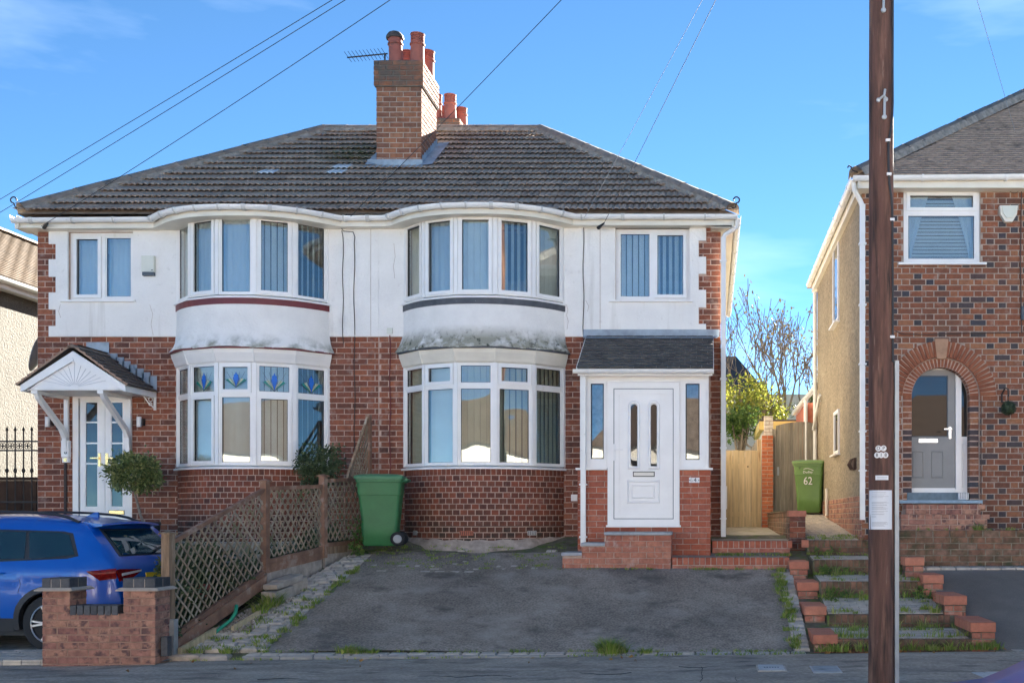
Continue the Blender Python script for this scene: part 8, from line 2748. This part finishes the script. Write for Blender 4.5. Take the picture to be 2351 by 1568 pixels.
# ------------------------------------------------------------------ covers and bits on the pavement
for k, (u0, u1, v0, v1, mat, lb) in enumerate(((1744, 1803, 1540, 1527, m_slab_w, 'pale lettered water meter cover in the pavement'), (1872, 1930, 1545, 1531, m_slab, 'dark grey stop-tap cover in the pavement by the pole'))):
    ya = (ZC-0.01)*2550/(v0-1190); yb = (ZC-0.01)*2550/(v1-1190)
    xa, xb = X(u0, ya), X(u1, ya)
    o = thing('meter_cover', lb, 'meter cover', ((xa+xb)/2, (ya+yb)/2, 0.0))
    zz = slope_x((xa+xb)/2)
    mb = MB(); mb.box(xa, xb, ya, yb, zz-0.05, zz+0.014); mb.build('lid', mat, o)
    mb = MB(); ring(mb, xa-0.02, xb+0.02, -0.0, yb-ya+0.04, 0.02, -0.016-zz, 0.05, Matrix.Translation((0, ya-0.02, 0)) @ Matrix.Rotation(R(90), 4, 'X') @ Matrix.Scale(-1, 4, (0,1,0)) @ Matrix.Scale(1, 4))
    mb2 = MB()
    for a, b, c, d in cells(xa-0.018, xb+0.018, ya-0.018, yb+0.018, [(xa-0.002, xb+0.002, ya-0.002, yb+0.002)]): mb2.box(a, b, c, d, zz-0.05, zz+0.011)
    mb2.build('rim', m_galv if k else m_sett, o)
    if k == 0:
        mb = MB()
        for q in range(6): mb.box(xa+0.05+0.027*q, xa+0.066+0.027*q, (ya+yb)/2-0.02, (ya+yb)/2+0.02, zz+0.0142, zz+0.0165)
        mb.build('embossed_mark', m_grey_d, o)
sl = thing('pale_kerb_slab', 'pale stone slab at the pavement edge beside the blue car', 'slab', (X(2255,10.4), 10.4, 0.0))
mb = MB(); mb.add([(X(2233,10.62), 10.66, 0.028), (X(2300,10.62), 10.70, 0.028), (X(2330,10.3), 10.0, 0.028), (X(2262,10.3), 10.15, 0.028), (X(2233,10.62), 10.66, -0.1), (X(2300,10.62), 10.70, -0.1), (X(2330,10.3), 10.0, -0.1), (X(2262,10.3), 10.15, -0.1)], [(0,1,2,3),(4,7,6,5),(0,4,5,1),(1,5,6,2),(2,6,7,3),(3,7,4,0)]); mb.build('slab_body', m_slab_w, sl)
# cracks and the saw-cut edge of a repair in the pavement
def pave_y(v): return ZC*2550/(v-1190)
pv = bpy.data.objects['pavement']
for pts in (((1612,1530),(1609,1545),(1613,1556),(1606,1568)), ((1688,1524),(1689,1545),(1690,1568)), ((1560,1529),(1612,1531),(1688,1527),(1760,1528)), ((930,1548),(990,1545),(1060,1549),(1120,1544),(1190,1548)), ((590,1549),(660,1546),(720,1549),(800,1545),(880,1547)), ((1330,1540),(1400,1545),(1460,1541))):
    mb = MB(); q = []
    for i in range(len(pts)-1):
        for k in range(5):
            t_ = k/5; u = pts[i][0]+(pts[i+1][0]-pts[i][0])*t_+random.uniform(-2,2); v = pts[i][1]+(pts[i+1][1]-pts[i][1])*t_+random.uniform(-0.8,0.8)
            y_ = pave_y(v); x_ = X(u, y_); q.append((x_, y_, slope_x(x_)+0.006*math.sin(x_*3+y_*2)))
    mb.tube(q, 0.0035, 5); mb.build('crack', m_crack, pv)
# ------------------------------------------------------------------ plants
def leaf(mb, p, d, size, rnd, m=0, asp=0.55):
    d = d.normalized()
    a = d.cross(Vector((rnd.gauss(0,1), rnd.gauss(0,1), rnd.gauss(0,1))))
    if a.length < 1e-5: a = Vector((1,0,0))
    a.normalize()
    b = (d + Vector((rnd.gauss(0,0.6), rnd.gauss(0,0.6), rnd.gauss(0,0.6)))).normalized()
    L = size*rnd.uniform(0.7, 1.3)
    fold = a.cross(b).normalized()*L*0.12
    mb.add([p, p+b*L*0.5+a*L*asp*0.5+fold, p+b*L, p+b*L*0.5-a*L*asp*0.5+fold], [(0,1,2),(0,2,3)], m)

def clump_crown(mb, c, rad, n_cl, n_leaf, size, rnd, shell=0.55, m=0, squash=(1,1,1)):
    for i in range(n_cl):
        d = Vector((rnd.gauss(0,1), rnd.gauss(0,1), rnd.gauss(0,1))).normalized()
        rr = rad*(shell+(1-shell)*rnd.random()**0.5)
        cc = Vector((c[0]+d.x*rr*squash[0], c[1]+d.y*rr*squash[1], c[2]+d.z*rr*squash[2]))
        cr = rad*rnd.uniform(0.16, 0.30)
        for k in range(n_leaf):
            e = Vector((rnd.gauss(0,1), rnd.gauss(0,1), rnd.gauss(0,1)))
            p = cc + e*cr*0.55
            leaf(mb, p, (e+d*0.7), size, rnd, m)

# standard topiary in a pot before the French doors
rnd = random.Random(21)
ty = 16.25
tx = X(312, ty)
tp = thing('topiary_tree', 'clipped green ball tree on a bare stem in a dark pot', 'potted tree', (tx+0.2, ty, 1.16))
mb = MB()
pot0 = Vector((X(344, ty), ty, 1.16))
mb.lathe([(0.11,0),(0.125,0.02),(0.14,0.24),(0.15,0.25),(0.15,0.29),(0.13,0.29),(0.12,0.22),(0.01,0.22)], 18, Matrix.Translation(pot0)); mb.build('pot', m_trim, tp, smooth=40)
bc = Vector((X(311, ty), ty, Z(1087, ty)))
mb = MB(); mb.tube([pot0+Vector((-0.06,0,0.2)), pot0+Vector((-0.14,0,0.4)), Vector((X(309,ty), ty, Z(1130,ty))), bc], [0.022,0.02,0.017,0.015], 8); mb.build('stem', m_bark_p, tp, smooth=50)
mb = MB()
clump_crown(mb, bc, 0.31, 130, 34, 0.055, rnd, 0.45, 0, (1.1, 1.1, 0.80))
mb.build('crown', m_leaf_d, tp, kind='stuff')

# evergreen bush under the left bay
by = 16.3
bs = thing('evergreen_bush', 'dark loose evergreen bush between left bay and trellis', 'bush', (X(735,by), by, 1.1))
mb = MB()
for i in range(16):
    a = rnd.uniform(-0.9, 0.9); b = rnd.uniform(-0.3, 0.3)
    p0 = Vector((X(735,by), by, 1.1)); p1 = p0+Vector((a*0.35, b, 0.75+rnd.uniform(-0.1, 0.2)))
    mb.tube([p0, p0.lerp(p1, 0.5)+Vector((0,0,0.05)), p1], [0.012,0.008,0.004], 5)
mb.build('stem', m_bark, bs)
mb = MB()
clump_crown(mb, (X(737,by), by, Z(1068,by)), 0.36, 62, 34, 0.05, rnd, 0.15, 0, (0.95, 0.7, 0.85))
clump_crown(mb, (X(728,by), by-0.1, Z(1098,by)), 0.22, 20, 30, 0.05, rnd, 0.15, 0, (1.0, 0.7, 0.8))
mb.build('crown', m_leaf_b, bs, kind='stuff')

# weedy planting behind the trellis
gp = thing('garden_shrubs', 'low green planting behind the trellis lattice', 'shrub', (-6.0, 14.3, 0.5))
mb = MB()
for y, dx, h in ((12.6,-0.3,0.25),(12.75,-0.28,0.7),(12.95,-0.28,0.95),(13.2,-0.28,1.0),(13.45,-0.28,1.0),(12.8,-0.3,0.30),(13.1,-0.32,0.55),(13.4,-0.32,0.66),(13.7,-0.3,0.75),(13.95,-0.35,0.45),(13.3,-0.45,0.32),(13.7,-0.4,0.45),(14.2,-0.45,0.72),(14.7,-0.42,0.88),(15.2,-0.4,0.95),(15.7,-0.35,1.05),(16.2,-0.35,1.2)):
    clump_crown(mb, (fence_x(y)+dx, y, h), 0.26, 34, 26, 0.055, rnd, 0.2, 0, (1.1, 1.2, 0.8))
mb.build('crown', m_leaf_b, gp, kind='stuff')
for k, (y, z) in enumerate(((13.45, 0.62), (13.52, 0.60))): pass
tpot = thing('terracotta_planter', 'small terracotta pot glimpsed through the trellis', 'plant pot', (fence_x(13.2)-0.25, 13.2, 0.5))
mb = MB(); mb.lathe([(0.06,0),(0.085,0.16),(0.095,0.16),(0.095,0.20),(0.08,0.20),(0.07,0.14),(0.01,0.14)], 14, Matrix.Translation((fence_x(13.2)-0.22, 13.2, 0.52))); mb.build('pot', m_pot, tpot, smooth=40)
# climbing weed by the green bin
cl = thing('climbing_weed', 'bright green leafy weed between trellis and dark green bin', 'weed', (X(820,16.0), 15.8, 1.0))
mb = MB()
for i in range(170):
    t = rnd.random()
    p = Vector((X(822,15.8)+rnd.gauss(0,0.05), 15.75+rnd.uniform(-0.1,0.2), 0.98+t*0.55)); leaf(mb, p, Vector((rnd.gauss(0,1),-1,0.3)), 0.075*(1.1-t*0.6), rnd, 0, 0.8)
mb.build('leaves', m_leaf_g, cl, kind='stuff')

# ---- trees behind the side passage
def branch(mb, tips, p, d, L, r, lev, rnd, up=0.15):
    n = 4
    pts = [p]; q = p.copy(); dd = d.copy()
    for i in range(n):
        dd = (dd + Vector((rnd.gauss(0,0.10), rnd.gauss(0,0.10), rnd.gauss(0,0.06)+up*0.25))).normalized()
        q = q + dd*L/n; pts.append(q.copy())
    mb.tube(pts, [max(0.0085, r*(1-0.45*i/n)) for i in range(n+1)], 6 if lev > 2 else 4)
    if lev == 0:
        tips.append((pts[-1], dd)); tips.append((pts[2], dd)); return
    for k in range(rnd.choice((2, 3, 3)) if lev > 1 else 3):
        j = rnd.choice((2, 3, 4)) if k else 4
        ax = Vector((rnd.gauss(0,1), rnd.gauss(0,1), rnd.gauss(0,0.4)))
        nd = (dd + ax.normalized()*rnd.uniform(0.35, 0.75)).normalized()
        branch(mb, tips, pts[j], nd, L*rnd.uniform(0.66, 0.86), r*0.56, lev-1, rnd, up)
rnd = random.Random(33)
ty = 33.0
tr = thing('bare_tree', 'nearly bare branching tree against the sky between the two houses', 'tree', (X(1806,ty), ty, 1.25))
mb = MB(); tips = []
base = Vector((X(1808,ty), ty, 1.25))
mb.tube([base, base+Vector((0.02,0,1.2)), base+Vector((-0.05,0,2.4))], [0.17,0.13,0.11], 8)
s0 = base+Vector((-0.05,0,2.4))
for d, L, r in (((-0.9,0.0,0.85),1.65,0.06),((-0.4,0.3,1.0),1.7,0.07),((0.1,-0.2,1.0),1.7,0.075),((0.4,0.2,1.0),1.45,0.06),((-1.4,-0.1,0.6),1.6,0.05),((0.7,0.0,0.7),1.1,0.045),((-0.6,-0.3,1.0),1.6,0.05)):
    branch(mb, tips, s0 - Vector((0,0,rnd.uniform(0,0.7))), Vector(d).normalized(), L, r, 4, rnd, 0.4)
mb.build('trunk', m_bark, tr)
mb = MB()
for p, d in tips:
    for k in range(2):
        if rnd.random() < 0.4: leaf(mb, p+Vector((rnd.gauss(0,0.10), rnd.gauss(0,0.10), rnd.gauss(0,0.10))), d, 0.11, rnd, 0, 0.6)
mb.build('crown', m_leaf_o, tr, kind='stuff')
def leafy_tree(name, label, u, v, Y, rad, mat, ncl, nl, size, sq=(1,1,1), trunk=True, seed=1, parts=None):
    rnd = random.Random(seed)
    c = Vector((X(u,Y), Y, Z(v,Y)))
    t = thing(name, label, 'tree', (c.x, Y, 1.25))
    mb = MB()
    b = Vector((c.x, Y, 1.25))
    mb.tube([b, b.lerp(c, 0.6), c], [0.10, 0.07, 0.04], 6)
    for i in range(9):
        d = Vector((rnd.gauss(0,1), rnd.gauss(0,1), rnd.gauss(0,0.7))).normalized()*rad*0.8
        mb.tube([b.lerp(c, 0.55), c+d*0.5, c+d], [0.04, 0.025, 0.01], 5)
    mb.build('trunk', m_bark, t)
    mb = MB(); clump_crown(mb, c, rad, ncl, nl, size, rnd, 0.25, 0, sq)
    mb.build('crown', mat, t, kind='stuff')
leafy_tree('autumn_tree', 'yellow-green leafy tree beside the white downpipe', 1702, 918, 30, 0.9, m_leaf_y, 50, 28, 0.12, (0.8,0.9,0.75), seed=3)
leafy_tree('garden_bush', 'mid green bush below the yellow-green tree', 1698, 972, 28.5, 0.7, m_leaf_g, 46, 34, 0.11, (0.85,0.8,0.5), seed=4)
leafy_tree('small_tree', 'pale yellow sprays of leaves below the bare tree', 1752, 938, 31, 0.75, m_leaf_y, 34, 26, 0.12, (1.0,0.9,0.6), seed=8)
leafy_tree('ivy_tree', 'dark evergreen tree close behind the tan side wall', 1866, 945, 31, 0.6, m_leaf_b, 34, 30, 0.12, (0.7,0.9,1.1), seed=6)

# ---- weeds and grass in the joints
rnd = random.Random(5)
def tuft(mb, x, y, z, n, h, spread, lean=0.5):
    for i in range(n):
        a = rnd.uniform(0, 6.283); r = spread*rnd.random()**0.7
        p = Vector((x+r*math.cos(a), y+r*math.sin(a), z))
        hh = h*rnd.uniform(0.4, 1.15)
        d = Vector((math.cos(a)*lean*rnd.random(), math.sin(a)*lean*rnd.random(), 1)).normalized()
        s = Vector((-math.sin(a+rnd.uniform(-1,1)), math.cos(a), 0))*0.0055
        m_ = p+d*hh*0.55; e = p+d*hh+Vector((math.cos(a)*lean*hh*0.5, math.sin(a)*lean*hh*0.5, -hh*0.12))
        mb.add([p-s, p+s, m_+s*0.8, m_-s*0.8, e], [(0,1,2,3),(3,2,4)])
mb = MB()
# along the tarmac's left edge and the setts
for i in range(56):
    y = rnd.uniform(12.35, 15.3); tuft(mb, -5.0+0.047*(y-12.4)+rnd.gauss(0,0.035), y, drive_z(y)+0.01, 16, 0.06, 0.06)
for i in range(44):
    y = 12.4 + 2.2*rnd.random()**1.5; x = rnd.uniform(max(fence_x(y)+0.15,-5.85), -5.05)
    tuft(mb, x, y, drive_z(y)+0.004, rnd.choice((8, 14, 26)), rnd.uniform(0.03, 0.075), 0.07)
# along the front strip
for i in range(70):
    x = rnd.uniform(-5.1, 1.0); tuft(mb, x, 12.40+rnd.gauss(0,0.015), 0.012, rnd.choice((5, 8, 12)), 0.045, 0.06)
for x, n, h, sp in ((-1.12, 300, 0.20, 0.12), (-1.02, 120, 0.14, 0.10), (-4.05, 90, 0.12, 0.10), (-3.92, 90, 0.09, 0.10), (-3.75, 60, 0.07, 0.08), (-0.72, 70, 0.08, 0.09), (-5.35, 90, 0.09, 0.10), (-5.72, 50, 0.08, 0.1)):
    tuft(mb, x, 12.33, 0.01, n, h, sp, 0.7)
for i in range(60):
    x = rnd.uniform(-5.9, 1.0); tuft(mb, x, 12.2+rnd.gauss(0,0.012), slope_x(x)+0.004, rnd.choice((5, 9)), 0.04, 0.07)
# green clump by the blocks, border beside the steps, foot of the brick ledges
for y, n, h in ((13.75, 160, 0.22), (13.55, 120, 0.16), (13.86, 90, 0.2)):
    tuft(mb, fence_x(y)+0.27, y, drive_z(y)+0.01, n, h, 0.11, 0.6)
for i in range(80):
    y = rnd.uniform(12.4, 15.2); tuft(mb, 0.96+rnd.gauss(0,0.035), y, drive_z(y)+0.015, rnd.choice((8, 16, 24)), rnd.uniform(0.04, 0.10), 0.05)
for i in range(34):
    x = rnd.uniform(-2.1, 1.05); tuft(mb, x, 15.24, drive_z(15.24)+0.0, rnd.choice((6, 12)), 0.05, 0.05)
for i in range(60):
    x = rnd.uniform(0.1, 1.15); tuft(mb, x, 15.94+rnd.gauss(0,0.05), Z(1279,15.3), rnd.choice((8, 16)), 0.06, 0.06)
# mossy ground before the bay
for i in range(130):
    x = rnd.uniform(-4.8, -2.1); y = rnd.uniform(15.2, 16.3); tuft(mb, x, y, drive_z(y)+0.02, rnd.choice((5, 10, 18)), rnd.uniform(0.02, 0.05), 0.07)
mb.build('weeds', m_grass, kind='stuff', label='grass and weeds in the joints of the drive', cat='grass')
mb = MB()
for i, (y0, yn, z0, zn, xr) in enumerate(treads):
    cnt = (60, 60, 36, 30, 24)[i]
    for k in range(cnt):
        x = rnd.uniform(SX0, xr); t = rnd.choice((rnd.uniform(0.05, 0.3), rnd.uniform(0.6, 0.98), rnd.uniform(0.75, 1.0)))
        y = y0+(yn-y0)*t; z = z0+(zn-z0)*t
        big = rnd.random() < 0.2 and i < 3
        tuft(mb, x, y, z, rnd.choice((8, 16, 26)), rnd.uniform(0.10, 0.18) if big else rnd.uniform(0.03, 0.075), 0.07)
for k in range(60):
    x = rnd.uniform(1.2, 3.25); tuft(mb, x, 12.36+rnd.gauss(0,0.03), slope_x(x)+0.01, rnd.choice((10, 20)), rnd.uniform(0.06, 0.16), 0.07)
for k in range(26):
    x = rnd.uniform(1.42, 2.6); tuft(mb, x, 16.05+rnd.random()*0.3, zf5, 8, 0.05, 0.05)
for k in range(14):
    x = rnd.uniform(2.8, 4.5); tuft(mb, x, 15.28, ztw, 8, 0.05, 0.05)
tuft(mb, X(2245,15.25), 15.25, ztw, 70, 0.13, 0.05, 1.2)
mb.build('weeds', m_grass, kind='stuff', label='grass and weeds sprouting on the garden steps', cat='grass')
mb = MB()
for (u, v, y) in ((1900,1480,12.9),(1905,1350,14.0)): pass
for k in range(260):
    i = rnd.choice((1, 1, 2, 2, 3)); y0, yn, z0, zn, xr = treads[i]
    x = rnd.choice((SX0+0.05+abs(rnd.gauss(0,0.16)), xr-0.05-abs(rnd.gauss(0,0.14)))); t = rnd.uniform(0.6, 1.0)
    leaf(mb, Vector((x, y0+(yn-y0)*t, z0+(zn-z0)*t+rnd.uniform(0,0.1))), Vector((rnd.gauss(0,1), -0.6, 0.5)), 0.06, rnd, 0, 0.7)
mb.build('broadleaf_weeds', m_leaf_g, kind='stuff', label='broad-leaved weeds at the edges of the garden steps', cat='weeds')
mb = MB()
for k in range(46):
    x = rnd.choice((rnd.uniform(1.0, 3.3), rnd.uniform(1.0, 3.3), rnd.uniform(-5.9, 1.0))); y = 12.3-abs(rnd.gauss(0,0.10)) if x > 1 else 12.15-abs(rnd.gauss(0,0.4))
    leaf(mb, Vector((x, y, slope_x(x)+0.015)), Vector((rnd.gauss(0,1), rnd.gauss(0,1), 0.1)), 0.05, rnd, 0, 0.7)
mb.build('fallen_leaves', m_dead, kind='stuff', label='orange fallen leaves along the pavement edge', cat='leaves')
